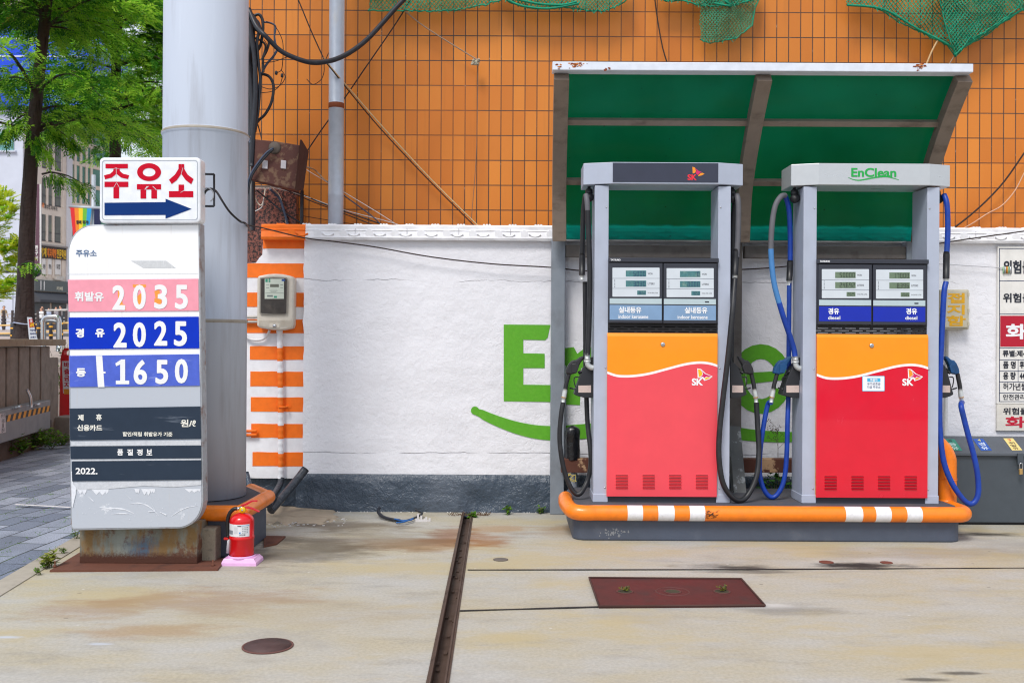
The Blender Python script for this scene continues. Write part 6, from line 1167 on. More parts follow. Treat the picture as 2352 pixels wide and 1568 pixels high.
for i, (x, y, r_, l_) in enumerate(((1150, 1285, .05, 'small grey brown round cap in the concrete near the channel'), (1898, 1291, .047, 'small rusty round cap in front of the crimson pump'), (2036, 1292, .04, 'small rusty round cap furthest right near the joint'), (1313 - 0, 1320 - 0, .0, ''))):
    if r_: c = G(x, y); MB().lathe([(r_, .001), (r_, .004), (r_ * .85, .005), (0, .0045)], (c.x, c.y, 0), 20).build('access_cover', paint('cap rust%d' % i, lin(*((104, 96, 90) if i == 0 else (112, 60, 46))), .8, dirt=.4), label=l_, cat='ground cap', group='caps set in the concrete')
Zg = Zm(1000, 1900, 2.138)
def G8(x, y, z=0.0): return G(*Zg(x, y), z)
cc = thing('cut_cable', 'cut black cable with blue cores lying at the foot of the white wall', 'cable', (*G8(1200, 300).xy, 0))
p_ = [G8(1055, 215, .05), G8(1045, 240, .045), G8(1070, 275, .03), G8(1120, 298, .02), G8(1190, 312, .018), G8(1270, 318, .018), G8(1340, 300, .02), G8(1395, 275, .03), G8(1415, 255, .04), G8(1385, 240, .04), G8(1362, 225, .05)]
MB().tube(p_, .0135, 10, k=5, rf=lambda t: .0135 if t < .45 else .009).build('sheath', M_cab, cc)
mb = MB(); mb.tube([G8(1185, 303, .03), G8(1250, 318, .03), G8(1330, 310, .03)], .006, 6, k=4); mb.tube([G8(1200, 335, .012), G8(1270, 325, .028), G8(1340, 300, .03)], .006, 6, k=4); mb.build('core_wire', flat('blue core', (20, 90, 160), .4), cc)
mb = MB(); random.seed(8)
for x in range(1368, 1490, 14):
    c = G8(x, 325); mb.box(c.x - .009, c.x + .006, c.y, c.y + .01, 0, random.uniform(.012, .062) * (1 if x < 1440 else .6))
mb.build('plastic_scrap', paint('white scrap plastic', lin(212, 208, 208), .5, dirt=.4, dcol=lin(150, 140, 130), scale=40), label='broken white ribbed plastic scrap at the cable end by the wall', cat='scrap')
random.seed(12); mb = MB()
for i in range(80):
    x, y = random.uniform(110, 780), random.uniform(240, 375); c = G8(x, y); s = random.uniform(.003, .010)
    mb.box(c.x - s, c.x + s, c.y - s * .7, c.y + s * .7, .001, .002 + s * .35)
for i in range(70): x = random.uniform(xw0, 3.2); mb.box(x - .004, x + .004, YW - .075, YW - .068, .001, .006)
mb.build('paint_chips', flat('white paint chips', (228, 226, 224), .7), kind='stuff', origin=(0, 0, 0))
mb = MB(); random.seed(13); vs = []; nx, ny = 36, 8
for j in range(ny + 1):
    for i in range(nx + 1):
        x = 90 + (690 + 120 * mnoise.noise(Vector((j * .6, 3, 1))) - 90) * i / nx; y = 235 + (112 + 40 * mnoise.noise(Vector((i * .22, 7, 2)))) * j / ny; c = G8(x, y); e = min(1, j / 2.0) if False else 1; h = .0045 + .045 * (1 - j / ny) * (1 - i / nx) ** .6 + .006 * mnoise.noise(Vector((c.x * 9, c.y * 9, 0)))
        vs.append((c.x, c.y, max(.0025, h) if j < ny and i < nx else -.004))
mb.add(vs, [(j * (nx + 1) + i, (j + 1) * (nx + 1) + i, (j + 1) * (nx + 1) + i + 1, j * (nx + 1) + i + 1) for j in range(ny) for i in range(nx)], smooth=True)
mb.build('mortar_patch', paint('old mortar', lin(176, 160, 138), .95, dirt=.55, dcol=lin(118, 104, 88), scale=6, stretch=(.7, 2, 1), bump=.7, bscale=25, bdist=.01), kind='structure', origin=(0, 0, 0))
wd = [(1835, 285, .045, 40, 'single pale green weed sprouting from the end of the drain channel', .05), (2140, 262, .06, 46, 'small green weed at the wall foot right of the channel', .04)]
for i, (x, y, h, n_, l_, s_) in enumerate(wd): c = G8(x, y + 5); leafy('weed', (c.x, min(c.y, 8.4), .004), .05, h, n_, M_weed, l_, 'weed', 40 + i, s_, d=.05)
c = G(1422 - 180, 1180); leafy('weed', (c.x, 8.4, .004), .09, .05, 50, M_weed, 'low green weed at the wall foot beside the left canopy post', 'weed', 44, .035, d=.05)
mb = MB(); random.seed(15)
for i in range(70):
    x = random.uniform(1640, 1970); c = G8(x, 275); c.y = min(c.y, 8.41); a = random.uniform(0, 3.1); mb.tube([(c.x, c.y - random.uniform(0, .03), .004), (c.x + .03 * math.cos(a), c.y - .01, random.uniform(.01, .035))], .0022, 3)
mb.build('dry_litter', flat('dry stems', (104, 78, 54), .95), kind='stuff', origin=(0, 0, 0))
# ---------------------------------------------------------------- planter wall, flood barrier box, street furniture
M_gran = paint('weathered granite', lin(136, 130, 122), .9, dirt=.6, dcol=lin(98, 92, 86), scale=5, stretch=(1, 1, .5), bump=.5, bscale=160, var=.12); M_gran2 = paint('granite coping', lin(150, 138, 118), .9, dirt=.5, dcol=lin(112, 102, 92), scale=8, bump=.4, bscale=120)
A0, A1 = G(0, 1060), G(105, 1022); dW = (A1 - A0).normalized(); nW = Vector((dW.y, -dW.x, 0)); nW = nW if nW.x > 0 else -nW
ws = A0 - dW * 4.0; we = A1 + dW * .2; L_ = (we - ws).length; ZT = 1.445
def wp(s, n, z): p = ws + dW * s + nW * n; return Vector((p.x, p.y, z))
def wbox(mb, s0, s1, n0, n1, z0, z1, mi=0):
    mb.add([wp(s, n, z) for z in (z0, z1) for n in (n0, n1) for s in (s0, s1)], [(0, 2, 3, 1), (4, 5, 7, 6), (0, 1, 5, 4), (2, 6, 7, 3), (0, 4, 6, 2), (1, 3, 7, 5)][::1], mi)
pw = thing('planter_wall', 'weathered granite planter wall with upright slabs and a flat coping beside the pavement', 'wall', (A0.x, A0.y, 0))
mb = MB(); wbox(mb, 0, L_, -.35, -.06, 0, ZT - .10); mb.build('wall_core', flat('wall core dark', (66, 58, 52), .95), pw)
mb = MB(); sA = (A0 - ws).length; s = 0.0
while s < L_ - .1:
    wbox(mb, s + .02, min(s + .43, L_), -.06, 0, .34, ZT - .098); s += .47
mb.build('upright_slab', M_gran, pw, bevel=.012)
mb = MB(); wbox(mb, 0, L_, -.06, .02, 0, .33); mb.build('plinth_course', paint('dark plinth stone', lin(92, 84, 78), .9, dirt=.5, dcol=lin(60, 54, 50), scale=4, bump=.4), pw)
mb = MB(); s = 0.0
while s < L_ + .5: wbox(mb, s, min(s + 1.2, L_ + .62) - .008, -.42, .05, ZT - .088, ZT); s += 1.2
mb.build('coping', M_gran2, pw, bevel=.008)
mb = MB(); e0 = G(104, 1022); e1 = G(137, 1012); zt2 = P(120, 822, e0.y).z; 
mb.extr([(e0.x - .0, e0.y - .02, 0), (e1.x, e0.y - .05, 0), (e1.x - .05, e0.y + .5, 0), (e0.x - .05, e0.y + .5, 0)], (0, 0, zt2)); mb.build('end_pier', M_gran, pw, bevel=.015)
mb = MB(); e2 = P(141, 960, e0.y + .5); mb.box(e1.x - .03, e1.x + .5, e0.y + .35, e0.y + .8, 0, P(148, 958, e0.y + .35).z); mb.build('granite_step', M_gran, label='low granite block behind the end pier of the planter wall', cat='block', bevel=.015)
MB().add([wp(0, -.40, ZT - .1), wp(L_ + .6, -.40, ZT - .1), wp(L_ + .6, -4.5, ZT - .06), wp(0, -4.5, ZT - .06)], [(0, 1, 2, 3)]).build('soil', paint('planter soil', lin(84, 72, 58), .95, scale=20, bump=.6), kind='structure', origin=(0, 0, 0))
# flood barrier box on the wall
Zf = Zm(0, 1300, 1.494); fn = nW; fo_ = A0 + nW * .14
fb = thing('flood_barrier_box', 'grey steel flood barrier box with a yellow black hazard stripe on the granite planter wall', 'barrier box', (fo_.x, fo_.y, .4))
def fp(x, y): return onplane(*Zf(x, y), fo_, fn)
M_fb = paint('grey steel box', lin(138, 144, 150), .45, .1, dirt=.25, dcol=lin(110, 112, 114), scale=4)
f1, f2, f3 = fp(297, 417), fp(297, 585), fp(0, 655); sR = (Vector((f1.x, f1.y, 0)) - ws).dot(dW); zt3, zb3 = fp(150, 440).z, fp(150, 620).z
mb = MB(); wbox(mb, .3, sR, .005, .14, zb3, zt3); mb.build('box_body', M_fb, fb, bevel=.008)
mb = MB(); zs0, zs1 = fp(160, 508).z, fp(160, 472).z; s = sR - 2.6; k = 0
while s < sR - .01:
    q = [wp(s, .1412, zs0), wp(min(s + .10, sR - .005), .1412, zs0), wp(min(s + .16, sR - .005), .1412, zs1), wp(s + .06, .1412, zs1)]; mb.add(q if k % 2 else q, [(0, 1, 2, 3)], k % 2); s += .10; k += 1
mb.build('hazard_stripe', [flat('hazard yellow', (228, 160, 40), .5), flat('hazard black', (44, 40, 38), .5)], fb)
mb = MB(); 
for x in (90, 205): c = fp(x, 452 if x < 100 else 438) + nW * .02; mb.tube([c - dW * .12, c + dW * .12], .018, 8)
c = fp(158, 395); mb.tube([c + Vector((0, 0, .10)), c + nW * .04, c - Vector((0, 0, .12)) + nW * .05], .02, 8, k=3); mb.build('latch', M_chr, fb)
mb = MB(); q = [fp(0, 488), fp(32, 487), fp(32, 600), fp(0, 604)]; q = [p + nW * .002 for p in q]; q[0] = q[0] - dW * .1; q[3] = q[3] - dW * .1; mb.add(q, [(0, 1, 2, 3)]); ntc = mb.build('notice', flat('notice paper', (214, 216, 222), .6), fb)
mb = MB()
for i, wd_ in enumerate((.16, .10, .07, .10)):
    c = fp(16, 503 + i * 28) + nW * .004; letter3(mb, ('주의', '시설', '물', '관리')[i], c, dW * wd_, Vector((0, 0, .05)), .03)
mb.build('lettering', flat('notice grey print', (110, 114, 124), .7), ntc)
# red barricade sign
Zb = Zm(0, 1150, 4.48); YBR = A1.y + .9
rb = thing('barricade', 'red plastic barricade sign with a handle hole behind the price board', 'barricade', (P(150, 955, YBR).x, YBR, P(150, 958, YBR).z))
M_rb = paint('red barricade plastic', lin(226, 20, 26), .4, var=.05)
xq = lambda x: x
SB = 5
ol = [(131, 955), (134, 822), (138, 805), (143, 799), (166, 799), (172, 805), (176, 824), (180, 955)]
mb = MB(); Yb0 = YBR - .05; A_, B_ = [(140, 806), (163, 806), (163, 815), (140, 815)], 0
for q in ([(143, 799), (166, 799), (164, 805), (142, 805)], [(143, 799), (142, 805), (141, 815), (134, 822), (138, 805)], [(166, 799), (172, 805), (176, 824), (164, 815), (164, 805)], [(134, 822), (141, 815), (164, 815), (176, 824), (180, 955), (131, 955)]): mb.pprism([(x_ + SB, y_) for x_, y_ in q], Yb0, YBR + .05)
mb.build('shell', M_rb, rb)
l = MB(); l.pflat([(137 + SB, 829), (166 + SB, 829), (163 + SB, 903), (140 + SB, 903)], Yb0 - .002, 0); l.pflat([(141 + SB, 893), (164 + SB, 893), (163 + SB, 905), (142 + SB, 905)], Yb0 - .003, 1)
for i, ch in enumerate('배출금지'): letter(l, ch, 142 + SB, 831 + i * 15.4, 156 + SB, 844 + i * 15.4, Yb0 - .004, .03, 2)
l.build('face_sticker', [flat('sticker pale', (226, 228, 232), .5), flat('sticker orange', (226, 150, 40), .5), flat('sticker red', (190, 20, 50), .5)], rb)
# chrome bicycle hoop
YH_ = 19.0; Zh7 = Zm(0, 700, 2.413); mb = MB()
for dx_, dY in ((0, 0), (20, 1.1)):
    pts = [P(*Zh7(x + dx_, y), YH_ + dY) for x, y in ((408, 1620), (408, 1400), (412, 1350), (440, 1322), (500, 1318), (545, 1322), (562, 1350), (566, 1400), (566, 1620))]; mb.tube(pts, .04, 12, k=4)
    break
mb.build('bicycle_hoop', paint('polished steel', lin(210, 214, 220), .12, .95, var=.03), label='polished steel hoop stand rising behind the planter wall', cat='bicycle stand')
MB().tube([P(*Zh7(x + 12, y), YH_ + 1.6) for x, y in ((540, 1650), (540, 1420), (536, 1380), (510, 1362), (430, 1362), (412, 1385), (408, 1420), (408, 1650))], .04, 12, k=4).build('bicycle_hoop', paint('dull steel', lin(120, 124, 128), .3, .8), label='second duller steel hoop just behind the polished one', cat='bicycle stand')
# bollards with yellow rails, and the far guard rail
M_bol = paint('dark bollard', lin(52, 56, 64), .5); M_yel = paint('yellow ring', lin(240, 176, 40), .5); M_rail = paint('cream yellow rail', lin(236, 196, 120), .5)
YB35 = 35.0
def zst(Y): return 1.0 + (Y - 16) / 44 if Y < 60 else 2.0 + (Y - 60) * .00125
for i, (x0, x1, yt, l_) in enumerate(((100, 145, 1375, 'dark bollard with a yellow ring touching the tree trunk edge'), (350, 385, 1372, 'dark bollard with a yellow ring behind the paper notice'), (468, 502, 1352, 'dark bollard with yellow rings seen through the steel hoop'), (582, 600, 1305, 'dark bollard with yellow rings between the hoop and the price board'))):
    a, b = P(*Zh7(x0, yt), YB35), P(*Zh7(x1, yt), YB35); r_ = (b.x - a.x) / 2; z0 = zst(YB35)
    bo = thing('bollard', l_, 'bollard', ((a.x + b.x) / 2, YB35, z0), 'bollards along the street'); h = a.z - z0
    MB().lathe([(r_, 0), (r_, h - .02), (r_ * .8, h)], ((a.x + b.x) / 2, YB35, z0), 16).build('post', M_bol, bo)
    mb = MB()
    for f in ((.62, .70), (.18, .26)) if i != 1 else ((.62, .70),): mb.lathe([(r_ * 1.02, h * f[0]), (r_ * 1.05, h * f[0] + .01), (r_ * 1.05, h * f[1]), (r_ * 1.02, h * f[1])], ((a.x + b.x) / 2, YB35, z0), 16)
    mb.build('reflective_ring', M_yel, bo)
for i, (xa_, xb_, y0, y1, l_) in enumerate(((-200, 104, 1400, 1478, 'cream yellow double rail at the far left between bollards'), (145, 352, 1392, 1468, 'cream yellow double rail passing behind the tree trunk'), (384, 470, 1385, 1462, 'cream yellow double rail inside the left half of the steel hoop'), (500, 582, 1378, 1455, 'cream yellow double rail inside the right half of the steel hoop'), (598, 700, 1378, 1452, 'cream yellow double rail meeting the edge of the price board'))):
    mb = MB()
    for y in (y0, y1): mb.tube([P(*Zh7(xa_, y + (4 if xa_ < 0 else 0)), YB35), P(*Zh7(xb_, y), YB35)], .028, 8)
    mb.build('street_rail', M_rail, label=l_, cat='rail', group='rails between the bollards')
YG = 58.0; M_pale_rail = paint('pale guard rail', lin(206, 202, 196), .4); M_pst = paint('brown rail post', lin(60, 50, 50), .6)
for i, (xa_, xb_, xs__, l_) in enumerate(((-200, 240, (33, 117), 'pale guard rail with dark posts left of the tree trunk'), (320, 430, (357, 425), 'pale guard rail with dark posts just right of the tree trunk'), (430, 640, (498, 570, 628), 'higher pale guard rail with dark posts behind the steel hoop'))):
    gr = thing('guard_rail', l_, 'guard rail', (P(*Zh7((xa_ + xb_) / 2, 1450), YG).x, YG, zst(YG)), 'guard rails across the street'); dy_ = -25 if i == 2 else 0
    mb = MB()
    for k_, (y, r_) in enumerate(((1290 + dy_ - (10 if i == 2 else 0), .06), (1330, .03), (1362, .03))): mb.tube([P(*Zh7(xa_, y + 6), YG), P(*Zh7(xb_, y), YG)], r_ if i == 2 or k_ else .03, 8)
    mb.build('rail', M_pale_rail, gr)
    for x in xs__:
        p = P(*Zh7(x, 1258 + (6 if i == 2 else 0)), YG - .12); MB().box(p.x - .055, p.x + .055, YG - .15, YG - .05, zst(YG), p.z).build('post', M_pst, gr)
# people in the street
M_skin = paint('skin', lin(214, 160, 130), .5, var=.04); M_hair = paint('dark hair', lin(34, 28, 28), .6)
def person(x, yhead, Y, shirt, trousers, label, facing=0, arm=0.0):
    hz = P(x, yhead, Y); gz = zst(Y); h = hz.z - gz; s = h / 1.72
    J = {'pel': (0, 0, .93), 'wst': (0, .01, 1.08), 'chs': (0, 0, 1.30), 'nck': (0, 0, 1.46), 'hd0': (0, -.01, 1.55), 'hd1': (0, -.02, 1.66), 'top': (0, 0, 1.71)}
    R_ = {'pel': .15, 'wst': .135, 'chs': .16, 'nck': .06, 'hd0': .075, 'hd1': .092, 'top': .05}; E_ = [('pel', 'wst'), ('wst', 'chs'), ('chs', 'nck'), ('nck', 'hd0'), ('hd0', 'hd1'), ('hd1', 'top')]
    for sd, q in ((-1, 'l'), (1, 'r')):
        J.update({q + 'sh': (sd * .19, 0, 1.40), q + 'el': (sd * .25, .02 - arm * .1, 1.12), q + 'wr': (sd * (.24 - arm * .12), -.05 - arm * .22, .88 + arm * .2), q + 'hn': (sd * (.24 - arm * .14), -.08 - arm * .26, .79 + arm * .22), q + 'hp': (sd * .10, 0, .88), q + 'kn': (sd * .11, -.03 * sd, .48), q + 'an': (sd * .11, .05 * sd, .09), q + 'to': (sd * .12, .05 * sd - .16, .04)})
        R_.update({q + 'sh': .075, q + 'el': .05, q + 'wr': .036, q + 'hn': .042, q + 'hp': .10, q + 'kn': .065, q + 'an': .05, q + 'to': .04})
        E_ += [('chs', q + 'sh'), (q + 'sh', q + 'el'), (q + 'el', q + 'wr'), (q + 'wr', q + 'hn'), ('pel', q + 'hp'), (q + 'hp', q + 'kn'), (q + 'kn', q + 'an'), (q + 'an', q + 'to')]
    ks = list(J); me = bpy.data.meshes.new('pb'); me.from_pydata([J[k] for k in ks], [(ks.index(a), ks.index(b)) for a, b in E_], []); o = bpy.data.objects.new('pb', me); C.objects.link(o)
    sk = o.modifiers.new('s', 'SKIN'); su = o.modifiers.new('u', 'SUBSURF'); su.levels = su.render_levels = 1
    for i, k in enumerate(ks): me.skin_vertices[0].data[i].radius = (R_[k], R_[k] * (.75 if k in ('pel', 'wst', 'chs') else 1)); me.skin_vertices[0].data[i].use_root = (k == 'pel')
    ev = o.evaluated_get(bpy.context.evaluated_depsgraph_get()); bm_ = bpy.data.meshes.new_from_object(ev); bpy.data.objects.remove(o)
    rt = thing('person', label, 'person', (hz.x, Y, gz), 'people walking across the street'); cf, sf = math.cos(facing), math.sin(facing)
    mb = MB(); mb.add([(hz.x + (v.co.x * cf - v.co.y * sf) * s, Y + (v.co.x * sf + v.co.y * cf) * s, gz + v.co.z * s) for v in bm_.vertices], [tuple(p.vertices) for p in bm_.polygons], 0, True)
    mb.m = []
    for p in bm_.polygons:
        c = sum((bm_.vertices[i].co for i in p.vertices), Vector()) / len(p.vertices); mb.m.append(3 if c.z < .10 else 2 if c.z < .98 and abs(c.x) < .2 else 1 if 1.08 < c.z < 1.47 or (c.z < 1.47 and abs(c.x) < .19) else 0)
    mb.build('body', [M_skin, flat('shirt', shirt, .8), flat('trousers', trousers, .8), flat('shoe', (40, 38, 40), .7)], rt)
    hb = MB(); hb.lathe([(.098 * math.cos(R(a)) * s, .105 * math.sin(R(a)) * s) for a in (-12, 10, 35, 60, 80, 90)], (hz.x - sf * .03 * s * 0, Y + .022 * s, gz + 1.635 * s), 14); hb.build('hair', M_hair, rt)
    fc = MB()
    for dx_, dz_, r_ in ((-.035, 1.64, .011), (.035, 1.64, .011), (0, 1.605, .014), (0, 1.567, .016)): 
        q = Vector((dx_, -.105, dz_)); fc.lathe([(0, -r_ * .6), (r_, 0), (0, r_ * .6)], (hz.x + (q.x * cf - q.y * sf) * s, Y + (q.x * sf + q.y * cf) * s, gz + q.z * s), 6, 0 if dz_ > 1.62 else 1)
    fc.build('face_features', [M_hair, paint('lips', lin(178, 110, 96), .5)], rt); return rt
person(*Zh7(36, 1217), 70, (186, 158, 122), (44, 46, 58), 'person in a tan shirt standing left of the tree trunk', 1.2, .6)
person(*Zh7(393, 1238), 68, (232, 234, 236), (60, 64, 76), 'person in a white shirt right of the tree trunk', -.4, .2)
person(*Zh7(402, 1222), 72, (90, 70, 74), (50, 48, 54), 'dark haired person in a brown top walking behind the person in white', .3)
person(*Zh7(530, 1226), 71, (196, 190, 194), (70, 70, 80), 'person in a pale grey shirt walking behind the higher guard rail', 1.4)
person(*Zh7(577, 1216), 69, (206, 198, 196), (52, 54, 64), 'tallest person in a pale shirt next to the price board edge', -1.3)
person(*Zh7(462, 1240), 73, (188, 200, 222), (60, 60, 70), 'person in a light blue top between the white shirt and the shop door', .8)

# ---------------------------------------------------------------- buildings across the street
M_pgw = paint('pale grey panel wall', lin(206, 212, 226), .7, dirt=.15, dcol=lin(178, 184, 196), scale=.5, var=.04); M_seam = flat('panel seam', (160, 166, 180), .8)
sc80 = 80 / 30.; FA = Vector((-14.18 * sc80, 80, 0)); FB = Vector((-13.85 * sc80, 30.87 * sc80, 0)); fd = (FB - FA).normalized(); fnn = Vector((fd.y, -fd.x, 0)).normalized(); fnn = fnn if fnn.x > 0 else -fnn
Yg = onplane(60, 700, FA, fnn).y - .1; zg = 2.0; K = Yg / F
gbld = thing('grey_building', 'plain pale grey building with a blue fascia behind the near tree', 'building', (P(20, 700, Yg).x, Yg + 5, zg))
mb = MB(); a = P(-260, 252, Yg); b = P(53, 252, Yg); mb.box(a.x, b.x, Yg, Yg + 1.2, zg, a.z); mb.box(b.x, P(58.5, 300, Yg).x, Yg + .5, Yg + 1.3, zg, a.z - 1.0); mb.build('wall', M_pgw, gbld)
mb = MB()
for y in (545, 581, 643, 681, 720): q = P(-100, y, Yg); mb.box(a.x, b.x, Yg - .03, Yg - .002, q.z - .025, q.z + .025)
for x in (30, -60): q = P(x, 640, Yg); mb.box(q.x - .025, q.x + .025, Yg - .034, Yg - .0305, zg, P(0, 545, Yg).z)
mb.build('panel_seam', M_seam, gbld)
mb = MB(); mb.pbox(-120, 56, 206, 243, Yg - .6, Yg + 8); mb.build('blue_fascia', paint('blue fascia', lin(0, 70, 220), .4, var=.1), gbld)
mb = MB(); mb.pbox(-120, 86, 206, 90, Yg - .65, Yg - .602); mb.pbox(-120, 128, 206, 131, Yg - .65, Yg - .602); mb.build('fascia_stripe', flat('white stripe', (220, 226, 240)), gbld)
mb = MB(); mb.pbox(-120, 36, 34, 55, Yg - .4, Yg + 6); mb.build('upper_band', flat('brick red', (150, 70, 40), .8), gbld)
mb = MB(); mb.pbox(-80, 305, 31, 345, Yg - .08, Yg + .05); wn_ = mb.build('window', paint('teal glass', lin(112, 168, 168), .15, var=.12), gbld); mb = MB(); mb.pbox(-80, 345, 35, 348.5, Yg - .2, Yg + .02); mb.build('sill', M_pgw, wn_)
# receding beige office building and the glass one after it, along one facade line
sc80 = 80 / 30.; FA = Vector((-14.18 * sc80, 80, 0)); FB = Vector((-13.85 * sc80, 30.87 * sc80, 0)); fd = (FB - FA).normalized(); fnn = Vector((fd.y, -fd.x, 0)).normalized(); fnn = fnn if fnn.x > 0 else -fnn
def fs(x): p = onplane(x, 700, FA, fnn); return (p - FA).dot(fd)
def fz(x, y): return onplane(x, y, FA, fnn).z
def fq(s, n, z): p = FA + fd * s + fnn * n; return Vector((p.x, p.y, z))
def fbox(mb, s0, s1, n0, n1, z0, z1, mi=0): mb.add([fq(s, n, z) for z in (z0, z1) for n in (n0, n1) for s in (s0, s1)], [(0, 2, 3, 1), (4, 5, 7, 6), (0, 1, 5, 4), (2, 6, 7, 3), (0, 4, 6, 2), (1, 3, 7, 5)], mi)
M_beg = paint('beige stone cladding', lin(222, 208, 194), .75, dirt=.2, dcol=lin(190, 174, 160), scale=.8, var=.06); M_win = paint('office window glass', lin(98, 98, 92), .12, dirt=.4, dcol=lin(130, 150, 96), scale=.7, var=.2); M_wdk = flat('window dark', (64, 60, 62), .4)
ob = thing('office_building', 'beige stone office building with tall windows and shop signs right of the near tree trunk', 'building', (FA.x, FA.y, 2.0))
s0, s1 = fs(60.5), fs(156); mb = MB(); fbox(mb, s0, s1, -10, 0, 2.0, 34); mb.build('wall', M_beg, ob)
mb = MB(); fbox(mb, fs(150.5), fs(163), -8, .1, 2.0, 34); mb.build('pilaster', paint('pale grey pilaster', lin(212, 210, 214), .6), ob)
cols = ((392, 428), (450, 486), (515, 571)); 
rows = ((120, 215), (-190, -110), (345, 612), (-560, -330)); rowz = [(fz(100, 408), fz(100, 480)), (fz(110, 490 - 0), fz(110, 620))]
Zt = [(fz(*Zh7(400, 228 - 230)), fz(*Zh7(400, 190))), (fz(*Zh7(400, 345)), fz(*Zh7(400, 600)))]
hgt = Zt[0][0] - Zt[1][0]
for k in range(-1, 4):
    for (xa_, xb_) in cols:
        sa, sb = fs(Zh7(xa_, 0)[0]), fs(Zh7(xb_, 0)[0]); z1_, z0_ = Zt[1][0] + hgt * k, Zt[1][1] + hgt * k
        if k == -1: continue
        mb = MB(); fbox(mb, sa, sb, -.1, .012, z0_, z1_); w_ = mb.build('window', M_win, ob); mb = MB(); fbox(mb, sa, sb, .013, .03, z0_, z0_ + .10); fbox(mb, sa, sb, .013, .03, z0_ + .7, z0_ + .78); fbox(mb, sa, sa + .05, .013, .03, z0_ + .1, z1_); mb.build('frame', M_wdk, w_)
    for xa_ in (440, 500, 590): s_ = fs(Zh7(xa_, 0)[0]); mb = MB(); fbox(mb, s_ - .09, s_ + .09, .002, .07, Zt[1][1] + hgt * k, Zt[1][0] + hgt * k); mb.build('mullion', M_beg, ob)
def fsign(q, mat, name, n=.15, texts=(), mats=None, parent=ob):
    (xa_, ya_), (xb_, yb_) = Zh7(q[0], q[1]), Zh7(q[2], q[3]); sa, sb = fs(xa_), fs(xb_); zt, zb = fz(xa_, ya_), fz(xa_, yb_)
    mb = MB(); fbox(mb, sa, sb, .01, n, zb, zt); sg_ = mb.build(name, mat, parent); l = MB()
    for t, mi, (u0, v0, u1, v1), bo in texts:
        c = fq(sa + (sb - sa) * (u0 + u1) / 2, n + .03, zb + (zt - zb) * (1 - (v0 + v1) / 2)); letter3(l, t, c, fd * (sb - sa) * (u1 - u0), Vector((0, 0, (zt - zb) * (v1 - v0))), bo, mi)
    if l.v: l.build('lettering', mats, sg_)
    return sg_
M_syel, M_sor, M_sblk, M_swh = flat('sign yellow', (250, 200, 40), .5), flat('sign orange', (246, 130, 30), .5), flat('sign black', (40, 36, 36), .5), flat('sign white', (232, 230, 228), .5)
fsign((300, 632, 612, 752), paint('dark sign board', lin(54, 46, 42), .5), 'shop_sign', .15, [('제과제빵', 1, (.40, .16, .69, .92), .06), ('전문학원', 0, (.70, .16, .99, .92), .06), ('기계', 0, (.20, .16, .38, .92), .06)], [M_syel, M_sor])
fsign((300, 618, 632, 633), paint('grey ledge', lin(150, 142, 138), .7), 'ledge', .22)
l = MB(); q = lambda x0_, y0_, x1_, y1_, t, mi: letter3(l, t, fq((fs(Zh7(x0_, 0)[0]) + fs(Zh7(x1_, 0)[0])) / 2, .05, (fz(*Zh7(x0_, y0_)) + fz(*Zh7(x0_, y1_))) / 2), fd * (fs(Zh7(x1_, 0)[0]) - fs(Zh7(x0_, 0)[0])), Vector((0, 0, fz(*Zh7(x0_, y0_)) - fz(*Zh7(x0_, y1_)))), .06, mi)
q(384, 238, 412, 285, '국', 0); q(414, 245, 466, 300, '목수의', 1); q(474, 262, 540, 308, '사무소', 1); l.build('wall_lettering', [M_sor, M_sblk], ob)
for xa_, xb_, l_ in ((392, 425, None), (447, 482, None), (515, 570, None)): fsign((xa_, 765, xb_, 918), paint('poster white', lin(226, 222, 218), .6, dirt=.2, dcol=lin(170, 160, 160), scale=.8), 'poster', .08, [('학원' if xb_ < 500 else '모집', 0, (.2, .35, .8, .65), .05)], [M_sblk])
mb = MB(); fbox(mb, fs(Zh7(508, 0)[0]), fs(Zh7(580, 0)[0]), .05, .3, fz(*Zh7(540, 972)), fz(*Zh7(540, 935))); mb.build('air_conditioner', paint('aircon casing', lin(206, 200, 192), .5, dirt=.5, dcol=lin(70, 66, 64), scale=1.4), ob)
fsign((310, 965, 640, 1072), paint('dark green grey fascia', lin(92, 98, 98), .5, var=.08), 'shop_fascia', .25, [('11', 1, (.14, .1, .26, .9), .05), ('카페', 0, (.6, .5, .78, .85), .05)], [flat('fascia cream', (220, 214, 190)), M_swh])
mb = MB(); sa, sb = fs(Zh7(300, 0)[0]), fs(Zh7(640, 0)[0]); zt, zb = fz(*Zh7(330, 1078)), fz(*Zh7(480, 1165)); mb.add([fq(sa, .05, zt), fq(sb, .05, zt), fq(sb, .9, zb), fq(sa, .9, zb), fq(sb, .9, zb - .2), fq(sa, .9, zb - .2), fq(sa, .05, zb - .2), fq(sb, .05, zb - .2)], [(0, 1, 2, 3), (3, 2, 4, 5), (0, 3, 5, 6), (1, 7, 4, 2), (6, 5, 4, 7)])
mb.build('awning', paint('charcoal awning', lin(66, 68, 74), .7), ob)
mb = MB(); fbox(mb, sa, fs(Zh7(470, 0)[0]), .01, .06, 2.0, zb); fbox(mb, fs(Zh7(490, 0)[0]), sb, .01, .06, 2.0, zb); mb.build('shop_window', paint('shop front glass', lin(70, 74, 78), .2, dirt=.5, dcol=lin(140, 134, 126), scale=.9, var=.2), ob)
gl = thing('glass_building', 'green glass office building beyond the beige one', 'building', (*fq(fs(200), 0, 2).xy, 2.0))
s0, s1 = fs(163.5), fs(262); mb = MB(); fbox(mb, s0, s1, -14, -.08, 2.0, 40); mb.build('glass_wall', paint('green curtain glass', lin(78, 128, 112), .12, dirt=.6, dcol=lin(120, 170, 130), scale=.35, var=.25), gl)
